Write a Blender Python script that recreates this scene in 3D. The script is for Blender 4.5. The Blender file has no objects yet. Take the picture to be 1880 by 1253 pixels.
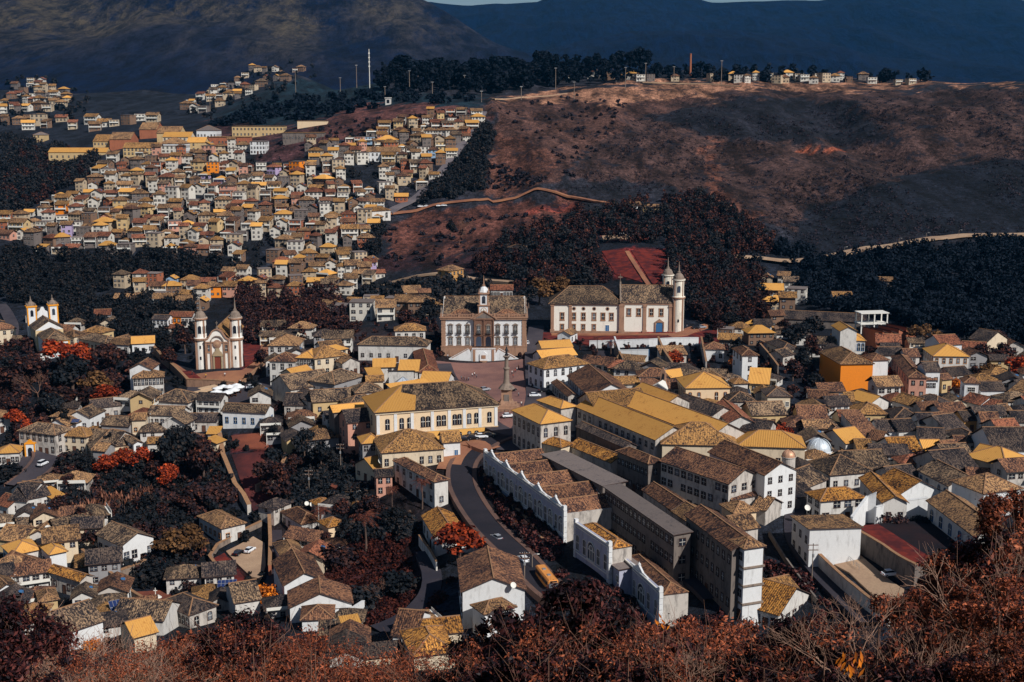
import bpy, math, random
import numpy as np
from mathutils import Vector, Matrix, noise as mnoise
R = math.radians
SC = bpy.context.scene
COL = SC.collection
rnd = random.Random(7)

# ---------------------------------------------------------------- camera
F = 2240.0; PITCH = R(10.53); CZ = 100.0
cp, sp = math.cos(PITCH), math.sin(PITCH)
cam_d = bpy.data.cameras.new('camera'); cam = bpy.data.objects.new('camera', cam_d); COL.objects.link(cam)
cam.location = (0, 0, CZ); cam.rotation_euler = (R(90) - PITCH, 0, 0)
cam_d.sensor_width = 36; cam_d.lens = 36 * F / 1880; cam_d.clip_end = 40000; cam_d.clip_start = 0.5
SC.camera = cam
SC.render.resolution_x, SC.render.resolution_y = 1024, 682

def ray(px, py):
    a = (px - 940) / F; b = (626.5 - py) / F
    return (a, cp + sp * b, -sp + cp * b)
def P(px, py, Y):
    d = ray(px, py); t = Y / d[1]
    return (d[0] * t, Y, CZ + d[2] * t)
def onz(px, py, z):
    d = ray(px, py); t = (z - CZ) / d[2]
    return Vector((d[0] * t, d[1] * t, z))
def proj(x, y, z):
    dz = z - CZ; f = y * cp - dz * sp; u = y * sp + dz * cp
    return 940 + F * x / f, 626.5 - F * u / f

# ---------------------------------------------------------------- terrain height
CTRL = [ # px, py, Y
 (-200,1253+60,60),(940,1253+60,60),(2100,1253+60,60),(-200,1253+45,110),(500,1253+45,110),(940,1253+45,110),(1400,1253+45,110),(2100,1253+45,110),
 (0,1253+30,165),(500,1253+20,165),(940,1253+20,165),(1400,1253+30,165),(1900,1253+20,165),
 # near town
 (-100,1200,255),(150,1185,262),(400,1180,262),(640,1185,255),(840,1160,258),(1010,1095,272),(1200,1110,270),(1400,1150,255),(1550,1120,255),(1640,1075,262),(1900,1050,262),
 (240,1035,332),(60,1045,325),(440,1000,345),(560,1000,344),(560,1080,305),(700,1060,308),(800,1050,296),
 (905,990,309),(960,1035,290),(1040,990,300),(1120,1050,278),(1340,1090,265),(1250,1020,287),
 (850,880,351),(100,900,375),(300,880,388),(20,830,408),(200,850,398),(450,850,390),(560,860,385),(640,840,384),(700,905,350),
 (940,830,368),(1040,880,340),(1200,900,330),(1400,900,322),(1480,1030,280),(1600,980,290),(1780,960,290),(1900,900,315),
 (860,800,382),(760,830,372),(930,760,400),(1000,730,425),(810,660,496),(960,660,496),(880,700,462),(1300,830,360),(1500,870,345),(1700,860,345),(1900,840,350),
 (400,690,472),(440,720,452),(330,700,468),(80,655,532),(0,680,520),(150,740,450),(60,760,440),(250,740,438),(560,700,452),(700,660,480),(640,740,425),
 (1100,745,415),(1250,735,412),(1350,760,395),(1565,716,440),(1700,730,430),(1850,740,425),(1500,780,388),(1700,800,378),(1870,800,378),
 (1000,615,535),(1250,615,530),(1150,645,498),(1330,640,505),(1450,650,500),(1600,640,500),(1780,640,500),(1900,650,505),(1420,590,580),(1550,570,600),(1420,540,660),
 (1900,560,590),(1750,570,590),(1640,540,640),
 # behind town
 (40,600,600),(120,560,660),(300,600,622),(500,570,660),(640,590,600),(720,560,650),(780,590,580),(-100,560,660),(870,560,620),(930,545,620),(1000,540,630),(1100,530,650),
 (100,540,690),(300,540,700),(500,530,710),(680,520,715),(800,510,680),(900,520,665),(20,470,740),
 (400,450,780),(200,450,780),(600,450,780),(50,400,840),(400,350,870),(200,330,900),(650,380,840),(560,300,930),(300,285,960),(0,300,1050),
 (600,250,1000),(700,230,1030),(860,205,1050),(880,230,1020),(790,330,900),(700,410,820),(130,270,1100),(-100,290,1100),
 (100,235,1350),(350,235,1200),(480,240,1100),(0,210,1500),(250,215,1450),(400,200,1500),(50,180,1700),(-200,200,1600),
 (600,210,1150),(700,190,1200),(500,165,1500),(400,190,1600),(550,140,1850),(700,160,1300),(820,165,1300),(900,180,1180),(1000,160,1300),(850,170,1250),
 # centre field and right hill
 (760,480,740),(850,440,780),(960,440,760),(900,390,830),(1040,360,860),(760,385,860),(1050,420,780),
 (930,330,900),(970,260,980),(920,200,1100),(1040,330,870),(1050,250,1010),(1100,180,1180),
 (1150,470,700),(1200,430,750),(1140,400,790),(1250,380,820),(1250,480,690),(1330,520,650),(1400,470,720),
 (1300,300,950),(1200,250,1040),(1300,200,1130),(1250,165,1230),(1400,160,1240),(1550,165,1230),
 (1500,300,950),(1500,400,820),(1700,300,920),(1700,200,1080),(1870,160,1140),(2050,160,1140),(1900,300,900),
 (1550,466,720),(1700,442,740),(1880,433,740),(1700,370,830),(1900,370,810),(1700,520,650),(1880,500,650),
 (730,145,1400),(880,140,1420),(1000,138,1450),(1150,140,1480),(1300,138,1500),(1450,143,1480),(1600,150,1480),(1700,155,1450),
 (-400,300,1000),(-400,600,600),(-400,1000,340),(2250,1000,280),(2250,700,430),(2250,500,650),(2250,250,950),
]
CTRLZ = [ # px, Y, z  (behind the ridges)
 (1900,1400,112),(1000,1800,85),(1400,1800,80),(1900,1800,80),(600,1700,120),(700,1500,130),
 (0,1900,128),(300,1900,128),(500,2000,140),(-300,1900,128),(-200,8,95),(940,8,95),(2100,8,95),(-200,30,82.5),(940,30,82.5),(2100,30,82.5),
 (600,2100,130),(1000,2100,80),(1500,2100,75),(2000,2100,75),
]
cu, cw, cz_ = [], [], []
for px, py, Y in CTRL:
    x, y, z = P(px, py, Y); cu.append(x / y); cw.append(math.log(y)); cz_.append(z)
for px, Y, z in CTRLZ:
    cu.append((px - 940) / F / .98); cw.append(math.log(Y)); cz_.append(z)
cu, cw, cz_ = map(np.array, (cu, cw, cz_))
SU, SW = 1.0, .35
def _ker(d2): return np.where(d2 > 1e-12, .5 * d2 * np.log(d2 + 1e-12), 0)
n = len(cu)
A = _ker(((cu[:, None] - cu) / SU) ** 2 + ((cw[:, None] - cw) * SW) ** 2) + np.eye(n) * 2e-5
Pm = np.stack([np.ones(n), cu, cw], 1)
M_ = np.block([[A, Pm], [Pm.T, np.zeros((3, 3))]])
sol = np.linalg.solve(M_, np.concatenate([cz_, np.zeros(3)]))
def rbf(u, w):
    K = _ker(((u[:, None] - cu) / SU) ** 2 + ((w[:, None] - cw) * SW) ** 2)
    return K @ sol[:n] + sol[n] + sol[n + 1] * u + sol[n + 2] * w

NU = 340
US = np.linspace(-.62, .62, NU)
YS = np.concatenate([np.linspace(2, 200, 60, endpoint=False), np.linspace(200, 560, 170, endpoint=False), np.linspace(560, 1500, 190, endpoint=False), np.geomspace(1500, 7500, 130)])
WS = np.log(YS)
UU, WW = np.meshgrid(US, WS)
HZ = np.concatenate([rbf(UU[j], WW[j]) for j in range(len(YS))]).reshape(UU.shape)
YY = np.exp(WW)
def tanpy(py): 
    d = ray(940, py); return d[2] / d[1]
RIDGES = [
 (3400, 1800, 120, [(-900,-90),(0,-90),(500,-70),(700,-25),(780,0),(860,45),(950,90),(1100,150),(1300,220),(3000,300)]),
 (4300, 2300, 75, [(-900,300),(800,190),(900,120),(1050,80),(1150,62),(1300,55),(1450,75),(1600,100),(1750,120),(2000,125),(3000,125)]),
 (6300, 3300, 100, [(-900,-60),(700,-12),(780,4),(830,9),(870,12),(930,10),(985,3),(1010,-10),(1240,-10),(1290,4),(1370,4),(1480,2),(1560,-8),(1800,-8),(1850,2),(1900,2),(2300,-20),(3000,-20)]),
]
PX = 940 + UU * F * .99
for Yk, Y0, zb, prof in RIDGES:
    xs, ys = zip(*prof)
    zc = CZ + Yk * np.array([tanpy(v) for v in np.interp(US, (np.array(xs) - 940) / F * 1.01, ys)])
    t = np.clip((YY - Y0) / (Yk - Y0), 0, 1.0)
    f = t ** 1.25
    back = np.clip((YY - Yk) / (Yk * .35), 0, 1)
    zb = zb if zb != 120 else np.interp(PX, [600, 900, 1150], [120, 80, 40])
    Hk = zb + (zc[None, :] - zb) * f - (zc[None, :] * .6) * back ** 1.3
    HZ = np.where(YY > Y0, np.maximum(HZ, Hk), HZ)
HZ = np.where(YY < 40, np.minimum(HZ, 95.5 - YY * .35), HZ)
# relief
for j in range(len(YS)):
    Y = YS[j]
    if Y < 540 and Y > 235: continue
    for i in range(NU):
        x = US[i] * Y
        if Y <= 235: a = .5; s = 12.
        elif Y < 760: a = min(1., (Y - 540) / 150) * 1.2; s = 30.
        elif Y < 1500:
            a = 1.2 + min(1, (Y - 760) / 200) * (13 * max(.2, min(1, (1230 - Y) / 160)) if US[i] > -.02 else 0.6); s = 75.
        else:
            a = 5 + min(1, (Y - 1800) / 1200) * 62 if Y > 1800 else 4.; s = 190. if Y < 3600 else 420.
            if Y > 3600: a *= 1.3
        v = mnoise.fractal(Vector((x / s, Y / s, 3.1)), 1.0, 2.0, 4)
        if 760 < Y < 1500 and US[i] > -.03: v = .5 * v + .75 * (.45 - abs(mnoise.noise(Vector((x / 60 + .3 * v, Y / 260, 2.2)))) * 2)
        if Y > 1800:
            r1 = 1 - abs(mnoise.noise(Vector((x / s / 1.3, Y / s / 3.4, 9.7)))) * 2
            v = v * .45 + (r1 - .5) * .8
            k = 0
            for Yk in (3400, 4300, 6300):
                k = max(k, 1 - abs(Y - Yk) / 500)
            v *= 1 - .75 * max(0, k)
        HZ[j, i] += a * v
def hgt(x, y):
    u = x / y; w = math.log(max(y, 2.0))
    fi = (u - US[0]) / (US[1] - US[0]); fi = min(max(fi, 0), NU - 1.001); i = int(fi); fi -= i
    j = int(np.searchsorted(WS, w)) - 1; j = min(max(j, 0), len(WS) - 2)
    fj = min(max((w - WS[j]) / (WS[j + 1] - WS[j]), 0), 1)
    # the mesh is linear in y between rows
    fj = min(max((y - YS[j]) / (YS[j + 1] - YS[j]), 0), 1)
    a = HZ[j, i] * (1 - fi) + HZ[j, i + 1] * fi; b = HZ[j + 1, i] * (1 - fi) + HZ[j + 1, i + 1] * fi
    return float(a * (1 - fj) + b * fj)
def hit(px, py, h=0.0, ymin=205.0):
    """first point on the pixel's ray that is h above the terrain"""
    d = ray(px, py); u = d[0] / d[1]
    fi = min(max((u - US[0]) / (US[1] - US[0]), 0), NU - 1.001); i = int(fi); fi -= i
    col = HZ[:, i] * (1 - fi) + HZ[:, i + 1] * fi + h
    rz = CZ + d[2] / d[1] * YS
    dd = rz - col
    js = np.where((dd[1:] <= 0) & (dd[:-1] > 0) & (YS[1:] > ymin))[0]
    if len(js) == 0:
        j = int(np.argmin(np.where(YS > ymin, dd, 1e9))); j = min(max(j, 1), len(YS) - 2); t = 0
        if YS[j] > 1500: return None
    else:
        j = js[0]; t = dd[j] / (dd[j] - dd[j + 1])
    Y = YS[j] + t * (YS[j + 1] - YS[j])
    return Vector((u * Y, Y, CZ + d[2] / d[1] * Y))

# ---------------------------------------------------------------- object helpers
def tag(o, label=None, cat=None, group=None, kind=None):
    if label: o['label'] = label
    if cat: o['category'] = cat
    if group: o['group'] = group
    if kind: o['kind'] = kind
    return o
def empty(name, loc=(0, 0, 0), rz=0, label=None, cat=None, group=None):
    o = bpy.data.objects.new(name, None); COL.objects.link(o)
    o.location = loc; o.rotation_euler = (0, 0, rz); o.empty_display_size = .5
    return tag(o, label, cat, group)
def kids(o): return [c for c in CHILD.get(o.name, [])]
CHILD = {}
def link(name, me, parent=None, loc=(0, 0, 0), rz=0):
    o = bpy.data.objects.new(name, me); COL.objects.link(o)
    o.location = loc; o.rotation_euler = (0, 0, rz)
    if parent is not None:
        o.parent = parent; CHILD.setdefault(parent.name, []).append(o)
    return o
def copy_tree(o, loc=None, rz=None, parent=None, label=None, scale=None):
    c = o.copy(); COL.objects.link(c)
    if parent is not None:
        c.parent = parent; CHILD.setdefault(parent.name, []).append(c)
    if loc is not None: c.location = loc
    if rz is not None: c.rotation_euler = (0, 0, rz)
    if scale is not None: c.scale = (scale,) * 3 if not hasattr(scale, '__len__') else scale
    if label: c['label'] = label
    for ch in list(CHILD.get(o.name, [])): copy_tree(ch, parent=c)
    return c

class MB:
    """collects faces; every face carries a material slot; optional slope uv in metres"""
    def __init__(s): s.v = []; s.f = []; s.m = []
    def face(s, pts, m=0):
        k = len(s.v); s.v += [tuple(p) for p in pts]; s.f.append(tuple(range(k, k + len(pts)))); s.m.append(m)
    def box(s, x0, x1, y0, y1, z0, z1, m=0, bottom=True):
        a = [(x0, y0, z0), (x1, y0, z0), (x1, y1, z0), (x0, y1, z0), (x0, y0, z1), (x1, y0, z1), (x1, y1, z1), (x0, y1, z1)]
        k = len(s.v); s.v += a
        fs = [(0, 1, 5, 4), (1, 2, 6, 5), (2, 3, 7, 6), (3, 0, 4, 7), (4, 5, 6, 7)] + ([(3, 2, 1, 0)] if bottom else [])
        for q in fs: s.f.append(tuple(k + i for i in q)); s.m.append(m)
    def beam(s, a, b, w, h, m=0, up=(0, 0, 1)):
        a, b = Vector(a), Vector(b); d = (b - a).normalized(); upv = Vector(up)
        if abs(d.dot(upv)) > .99: upv = Vector((1, 0, 0))
        r = d.cross(upv).normalized() * (w / 2); t = r.cross(d).normalized() * (h / 2)
        q = [a - r - t, a + r - t, a + r + t, a - r + t, b - r - t, b + r - t, b + r + t, b - r + t]
        k = len(s.v); s.v += [tuple(p) for p in q]
        for f in [(0, 1, 2, 3), (7, 6, 5, 4), (0, 4, 5, 1), (1, 5, 6, 2), (2, 6, 7, 3), (3, 7, 4, 0)]:
            s.f.append(tuple(k + i for i in f)); s.m.append(m)
    def tube(s, pts, rad, n=6, m=0, cap=True):
        pts = [Vector(p) for p in pts]; rad = rad if hasattr(rad, '__len__') else [rad] * len(pts)
        k = len(s.v)
        for i, p in enumerate(pts):
            d = (pts[min(i + 1, len(pts) - 1)] - pts[max(i - 1, 0)]).normalized()
            up = Vector((0, 0, 1)) if abs(d.z) < .9 else Vector((1, 0, 0))
            a = d.cross(up).normalized(); b = a.cross(d)
            for q in range(n):
                t = 2 * math.pi * q / n; s.v.append(tuple(p + (a * math.cos(t) + b * math.sin(t)) * rad[i]))
        for i in range(len(pts) - 1):
            for q in range(n):
                s.f.append((k + i * n + q, k + i * n + (q + 1) % n, k + (i + 1) * n + (q + 1) % n, k + (i + 1) * n + q)); s.m.append(m)
        if cap:
            s.f.append(tuple(k + (len(pts) - 1) * n + q for q in range(n))); s.m.append(m)
            s.f.append(tuple(k + q for q in reversed(range(n)))); s.m.append(m)
    def lathe(s, c, prof, n=12, m=0, ph=0):
        """prof: list of (r, z)"""
        k = len(s.v)
        for r, z in prof:
            for q in range(n):
                t = 2 * math.pi * q / n + ph; s.v.append((c[0] + r * math.cos(t), c[1] + r * math.sin(t), c[2] + z))
        for i in range(len(prof) - 1):
            for q in range(n):
                s.f.append((k + i * n + q, k + i * n + (q + 1) % n, k + (i + 1) * n + (q + 1) % n, k + (i + 1) * n + q)); s.m.append(m)
        s.f.append(tuple(k + (len(prof) - 1) * n + q for q in range(n))); s.m.append(m)
    def prism(s, pts, y0, y1, m=0):
        """polygon in xz extruded along y (front at y0)"""
        n = len(pts); k = len(s.v)
        s.v += [(x, y0, z) for x, z in pts] + [(x, y1, z) for x, z in pts]
        s.f.append(tuple(k + i for i in range(n))); s.m.append(m)
        s.f.append(tuple(k + n + i for i in reversed(range(n)))); s.m.append(m)
        for i in range(n):
            j = (i + 1) % n; s.f.append((k + j, k + i, k + n + i, k + n + j)); s.m.append(m)
    def mesh(s, name, mats, uv=False, smooth=False):
        me = bpy.data.meshes.new(name); me.from_pydata(s.v, [], s.f)
        for m in mats: me.materials.append(m)
        me.polygons.foreach_set('material_index', s.m)
        if smooth: me.polygons.foreach_set('use_smooth', [True] * len(s.f))
        if uv:
            me.update(); L = me.uv_layers.new(name='UVMap'); co = []
            for p in me.polygons:
                nrm = p.normal; h = Vector((-nrm.y, nrm.x, 0))
                if h.length < 1e-3: h = Vector((1, 0, 0))
                h.normalize(); v = nrm.cross(h)
                for li in p.loop_indices:
                    q = me.vertices[me.loops[li].vertex_index].co; co += [q.dot(h), q.dot(v)]
            L.data.foreach_set('uv', co)
        me.update(); return me
    def obj(s, name, mats, parent=None, loc=(0, 0, 0), rz=0, uv=False, smooth=False):
        mats = mats if isinstance(mats, (list, tuple)) else [mats]
        return link(name, s.mesh(name, mats, uv, smooth), parent, loc, rz)

# ---------------------------------------------------------------- materials
def lin(c):
    return tuple((v / 255 / 12.92) if v / 255 <= .04045 else ((v / 255 + .055) / 1.055) ** 2.4 for v in c) + (1,)
def newmat(name):
    m = bpy.data.materials.new(name); m.use_nodes = True; nt = m.node_tree
    for n_ in list(nt.nodes): nt.nodes.remove(n_)
    o = nt.nodes.new('ShaderNodeOutputMaterial'); b = nt.nodes.new('ShaderNodeBsdfPrincipled'); nt.links.new(b.outputs[0], o.inputs[0])
    b.inputs['Roughness'].default_value = .85; b.inputs['Specular IOR Level'].default_value = .2
    return m, nt, b
def nd(nt, t, **k):
    x = nt.nodes.new(t)
    for a, v in k.items():
        if a[0] == '_': x.inputs[a[1:].replace('_', ' ')].default_value = v
        else: setattr(x, a, v)
    return x
def mixc(nt, fac, a, b, blend='MIX'):
    x = nd(nt, 'ShaderNodeMix', data_type='RGBA', blend_type=blend)
    for s_, v in ((x.inputs[0], fac), (x.inputs[6], a), (x.inputs[7], b)):
        if hasattr(v, 'is_output'): nt.links.new(v, s_)
        elif hasattr(v, '__len__'): s_.default_value = v if len(v) == 4 else (*v, 1)
        else: s_.default_value = v
    return x.outputs[2]
def ramp(nt, src, stops, interp='LINEAR'):
    r_ = nd(nt, 'ShaderNodeValToRGB'); cr = r_.color_ramp; cr.interpolation = interp
    while len(cr.elements) < len(stops): cr.elements.new(.5)
    for e, (p, c) in zip(cr.elements, stops): e.position = p; e.color = c if hasattr(c, '__len__') else (c, c, c, 1)
    nt.links.new(src, r_.inputs[0]); return r_.outputs[0]
def noisen(nt, scale, vec=None, detail=3, rough=.6, w=None):
    x = nd(nt, 'ShaderNodeTexNoise', _Scale=scale, _Detail=detail, _Roughness=rough)
    if vec is not None: nt.links.new(vec, x.inputs['Vector'])
    return x.outputs['Fac']
def coords(nt, which='Object', scale=(1, 1, 1), rnd_off=True):
    tc = nd(nt, 'ShaderNodeTexCoord'); mp = nd(nt, 'ShaderNodeMapping'); mp.inputs['Scale'].default_value = scale
    nt.links.new(tc.outputs[which], mp.inputs['Vector'])
    if rnd_off:
        oi = nd(nt, 'ShaderNodeObjectInfo'); mu = nd(nt, 'ShaderNodeMath', operation='MULTIPLY'); mu.inputs[1].default_value = 97.
        nt.links.new(oi.outputs['Random'], mu.inputs[0]); nt.links.new(mu.outputs[0], mp.inputs['Location'])
    return mp.outputs[0]
def plain(name, c, rough=.85, metal=0, spec=.2, var=.12, scale=1.5):
    m, nt, b = newmat(name); v = coords(nt)
    f = noisen(nt, scale, v); c = lin(c)
    d = tuple(x * (1 - var * 1.6) for x in c[:3]) + (1,); e = tuple(min(1, x * (1 + var)) for x in c[:3]) + (1,)
    nt.links.new(mixc(nt, f, d, e), b.inputs['Base Color'])
    b.inputs['Roughness'].default_value = rough; b.inputs['Metallic'].default_value = metal; b.inputs['Specular IOR Level'].default_value = spec
    return m
def wallmat(name, c, dirt=.5, dark=(92, 84, 78)):
    m, nt, b = newmat(name)
    v = coords(nt, scale=(.5, .5, .16)); f = noisen(nt, 1.6, v, 5, .7)
    v2 = coords(nt, scale=(1.2, 1.2, 1.2)); f2 = noisen(nt, 1.1, v2, 3)
    c1 = lin(c); c0 = tuple(x * .86 for x in c1[:3]) + (1,)
    base = mixc(nt, f2, c0, c1)
    st = ramp(nt, f, [(.56 - .1 * dirt, 0), (.82 - .12 * dirt, dirt)])
    nt.links.new(mixc(nt, st, base, lin(dark)), b.inputs['Base Color'])
    b.inputs['Roughness'].default_value = .9
    return m
def roofmat(name, light, mid, dark, amount=.5, streak=.8):
    """clay tiles: columns run down the slope, lichen and dark weathering in patches"""
    m, nt, b = newmat(name)
    v = coords(nt, 'UV', (1.7, .8, 1)); f = noisen(nt, 1.5, v, 3, .8)
    v2 = coords(nt, 'UV', (.22, .16, 1)); f2 = noisen(nt, 1.0, v2, 4, .65)
    add = nd(nt, 'ShaderNodeMath', operation='MULTIPLY_ADD'); nt.links.new(f2, add.inputs[0]); add.inputs[1].default_value = .6
    nt.links.new(f, add.inputs[2])
    lo = .815 - .26 * (1 - amount) + .05
    colr = ramp(nt, add.outputs[0], [(lo - .10, lin(dark)), (lo - .01, lin(mid)), (lo + .09, lin(light))])
    vs = coords(nt, 'UV', (1.3, 1.0, 1)); sp_ = ramp(nt, noisen(nt, 1.5, vs, 1, .8), [(.5, 0), (.58, 1)])
    colr = mixc(nt, sp_, colr, mixc(nt, .75, colr, lin(dark))) if amount > .25 else colr
    # tile courses
    tc = nd(nt, 'ShaderNodeTexCoord'); w = nd(nt, 'ShaderNodeTexWave', wave_type='BANDS', bands_direction='X', _Scale=.62, _Distortion=.6, _Detail=1.0)
    nt.links.new(tc.outputs['UV'], w.inputs['Vector'])
    oi = nd(nt, 'ShaderNodeObjectInfo')
    hs = nd(nt, 'ShaderNodeHueSaturation'); nt.links.new(colr, hs.inputs['Color'])
    mr = nd(nt, 'ShaderNodeMapRange'); nt.links.new(oi.outputs['Random'], mr.inputs[0]); mr.inputs[3].default_value = .72; mr.inputs[4].default_value = 1.28
    nt.links.new(mr.outputs[0], hs.inputs['Value'])
    tint = mixc(nt, .22 * streak, hs.outputs[0], w.outputs['Color'], 'MULTIPLY')
    nt.links.new(tint, b.inputs['Base Color'])
    bp = nd(nt, 'ShaderNodeBump', _Strength=.7, _Distance=.12); nt.links.new(w.outputs['Fac'], bp.inputs['Height'])
    nt.links.new(bp.outputs[0], b.inputs['Normal']); b.inputs['Roughness'].default_value = .95
    return m
W = {
 'white': wallmat('white_plaster', (212, 208, 203), .65), 'bright': wallmat('bright_plaster', (223, 224, 225), .4), 'cream': wallmat('cream_plaster', (218, 200, 174), .55),
 'old': wallmat('weathered_plaster', (196, 188, 180), .85, (70, 66, 66)), 'grey': wallmat('grey_render', (150, 148, 150), .5), 'ochre': wallmat('ochre_plaster', (200, 150, 92), .35, (120, 84, 60)),
 'orange': wallmat('orange_plaster', (236, 138, 44), .18, (170, 88, 30)), 'pink': wallmat('pink_plaster', (206, 152, 132), .5), 'blue': wallmat('pale_blue_plaster', (150, 178, 205), .3),
 'brick': wallmat('brick_wall', (168, 104, 78), .6, (80, 52, 46)), 'peach': wallmat('peach_plaster', (230, 204, 170), .35, (170, 120, 80)), 'green': wallmat('pale_green_plaster', (150, 170, 150), .4),
 'dark': wallmat('sooty_wall', (122, 112, 106), .8, (46, 44, 50)), 'tan': wallmat('tan_plaster', (205, 176, 130), .4), 'lilac': wallmat('lilac_plaster', (178, 160, 196), .3),  # dark weathered tone, also used to paint shade on the driveway wall
}
RM = {
 'old': roofmat('old_clay_tiles', (156, 128, 100), (80, 67, 60), (24, 25, 32), .66),
 'dark': roofmat('dark_clay_tiles', (104, 88, 78), (54, 48, 50), (24, 25, 33), .62),
 'tan': roofmat('tan_clay_tiles', (178, 136, 94), (114, 86, 67), (38, 34, 38), .58),
 'yellow': roofmat('amber_clay_tiles', (212, 156, 82), (190, 130, 66), (106, 72, 46), .14, .5),
 'mottled': roofmat('blotched_amber_tiles', (206, 144, 70), (160, 106, 56), (28, 26, 30), .58),
 'ytan': roofmat('dull_amber_tiles', (176, 130, 78), (126, 92, 60), (48, 40, 38), .5),
 'rust': roofmat('rust_clay_tiles', (160, 100, 74), (112, 68, 54), (42, 32, 34), .52),
 'brown': roofmat('brown_clay_tiles', (150, 106, 78), (94, 66, 56), (32, 28, 34), .6),
 'grey': roofmat('grey_sheet_roofing', (128, 116, 112), (104, 96, 96), (70, 66, 70), .2, .5),
}
RIDGE = plain('ridge_tiles', (158, 120, 90), var=.35)
GLASS, _, _b = newmat('dark_window_glass'); _oi = nd(_, 'ShaderNodeObjectInfo'); _.links.new(ramp(_, _oi.outputs['Random'], [(0, lin((18, 22, 32))), (.7, lin((34, 38, 50))), (.86, lin((64, 72, 88))), (1, lin((96, 100, 108)))]), _b.inputs['Base Color']); _b.inputs['Roughness'].default_value = .3; _b.inputs['Specular IOR Level'].default_value = .25
TRIM = plain('white_trim', (225, 222, 214)); TRIMO = plain('ochre_stone_trim', (196, 140, 92), var=.25); TRIMD = plain('dark_wood_trim', (74, 58, 54)); TRIMB = plain('blue_painted_trim', (58, 104, 150))
WOOD = plain('brown_wood', (96, 64, 50)); METAL = plain('grey_metal', (150, 152, 156), .5, .3); DARKMETAL = plain('dark_metal', (40, 42, 48), .5)
STONE = wallmat('ochre_stone', (164, 128, 106), .7, (84, 64, 58)); STONEG = wallmat('grey_stone', (140, 124, 112), .8, (60, 54, 54))
# ---------------------------------------------------------------- terrain meshes
def inpoly(px, py, poly):
    c = False; n_ = len(poly); j = n_ - 1
    for i in range(n_):
        xi, yi = poly[i]; xj, yj = poly[j]
        if (yi > py) != (yj > py) and px < (xj - xi) * (py - yi) / (yj - yi) + xi: c = not c
        j = i
    return c
ZONES = [ # colour, image polygon of the patch of land or painted cloud shadow (in order, later wins)
 ((26, 30, 40), [(-900,560),(2900,560),(2900,1400),(-900,1400)]),
 ((30, 34, 44), [(-900,170),(720,170),(700,560),(-900,560)]),
 ((92, 58, 54), [(560,235),(640,195),(760,190),(870,195),(880,225),(800,260),(680,245),(600,262)]),
 ((74, 48, 50), [(380,225),(560,235),(600,262),(560,300),(400,280)]),
 ((22, 40, 50), [(370,225),(520,150),(700,140),(720,170),(890,178),(880,200),(760,190),(640,195),(560,235)]),
 ((80, 56, 50), [(885,200),(910,185),(1100,160),(1350,150),(1360,165),(1200,205),(1090,260),(1030,330),(950,360),(880,340),(905,270)]),
 ((98, 64, 54), [(900,300),(905,240),(960,255),(1020,290),(1010,330),(985,350),(890,362),(885,330)]),
 ((148, 106, 84), [(900,182),(1000,170),(1200,150),(1360,150),(1600,152),(1900,148),(1900,155),(1750,156),(1500,170),(1300,178),(1130,190),(1000,183),(930,190)]),
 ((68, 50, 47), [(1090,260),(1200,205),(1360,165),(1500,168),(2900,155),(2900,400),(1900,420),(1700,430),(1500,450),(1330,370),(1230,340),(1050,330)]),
 ((32, 32, 40), [(1190,215),(1380,175),(1560,190),(1640,260),(1480,262),(1300,250)]),  # blue-grey cloud shadow painted onto the bare hill
 ((24, 27, 36), [(1480,380),(1640,330),(1760,300),(2900,250),(2900,420),(1900,425),(1700,430),(1540,455),(1440,470)]),  # painted shade darkening the lower right slope
 ((150, 82, 60), [(1480,272),(1560,268),(1572,276),(1500,284)]),
 ((104, 66, 54), [(1290,350),(1300,250),(1312,250),(1322,345),(1400,400),(1360,415),(1290,380)]),
 ((94, 58, 50), [(700,470),(715,430),(760,392),(900,378),(1040,362),(1052,385),(1000,425),(880,450),(800,480)]),
 ((140, 70, 58), [(960,385),(1060,368),(1050,390),(970,395)]),
 ((60, 38, 42), [(700,500),(700,470),(800,478),(900,452),(1000,430),(960,470),(860,500)]),
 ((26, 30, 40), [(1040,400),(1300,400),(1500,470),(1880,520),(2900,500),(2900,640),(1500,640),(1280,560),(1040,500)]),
 ((124, 48, 46), [(1100,460),(1220,455),(1228,500),(1215,525),(1120,505)]),
 ((120, 58, 48), [(1100,420),(1185,412),(1190,440),(1110,442)]),
 ((112, 44, 42), [(440,632),(490,630),(484,648),(452,690),(430,700),(445,660)]),
 ((112, 44, 42), [(278,640),(312,636),(318,660),(322,672),(300,676)]),
 ((44, 36, 40), [(480,600),(1000,600),(1000,1000),(480,1000)]),
 ((120, 40, 38), [(985,612),(1030,612),(1290,606),(1350,612),(1330,628),(1080,634),(990,628)]),
 ((50, 24, 26), [(520,1060),(600,980),(760,940),(780,1000),(790,1100),(640,1150)]),
 ((96, 46, 44), [(400,1040),(425,1020),(470,1070),(445,1085)]),
 ((96, 40, 38), [(420,800),(490,795),(500,830),(430,830)]),
 ((88, 44, 42), [(190,1045),(250,1030),(270,1050),(215,1068)]),
 ((92, 50, 44), [(225,1085),(320,1085),(300,1110),(250,1112)]),
 ((112, 44, 38), [(1560,965),(1610,962),(1712,1035),(1680,1060)]),
 ((34, 24, 30), [(-900,1180),(2900,1180),(2900,3000),(-900,3000)]),
]
ZL = [np.array(lin(c)[:3]) for c, _ in ZONES]
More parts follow.
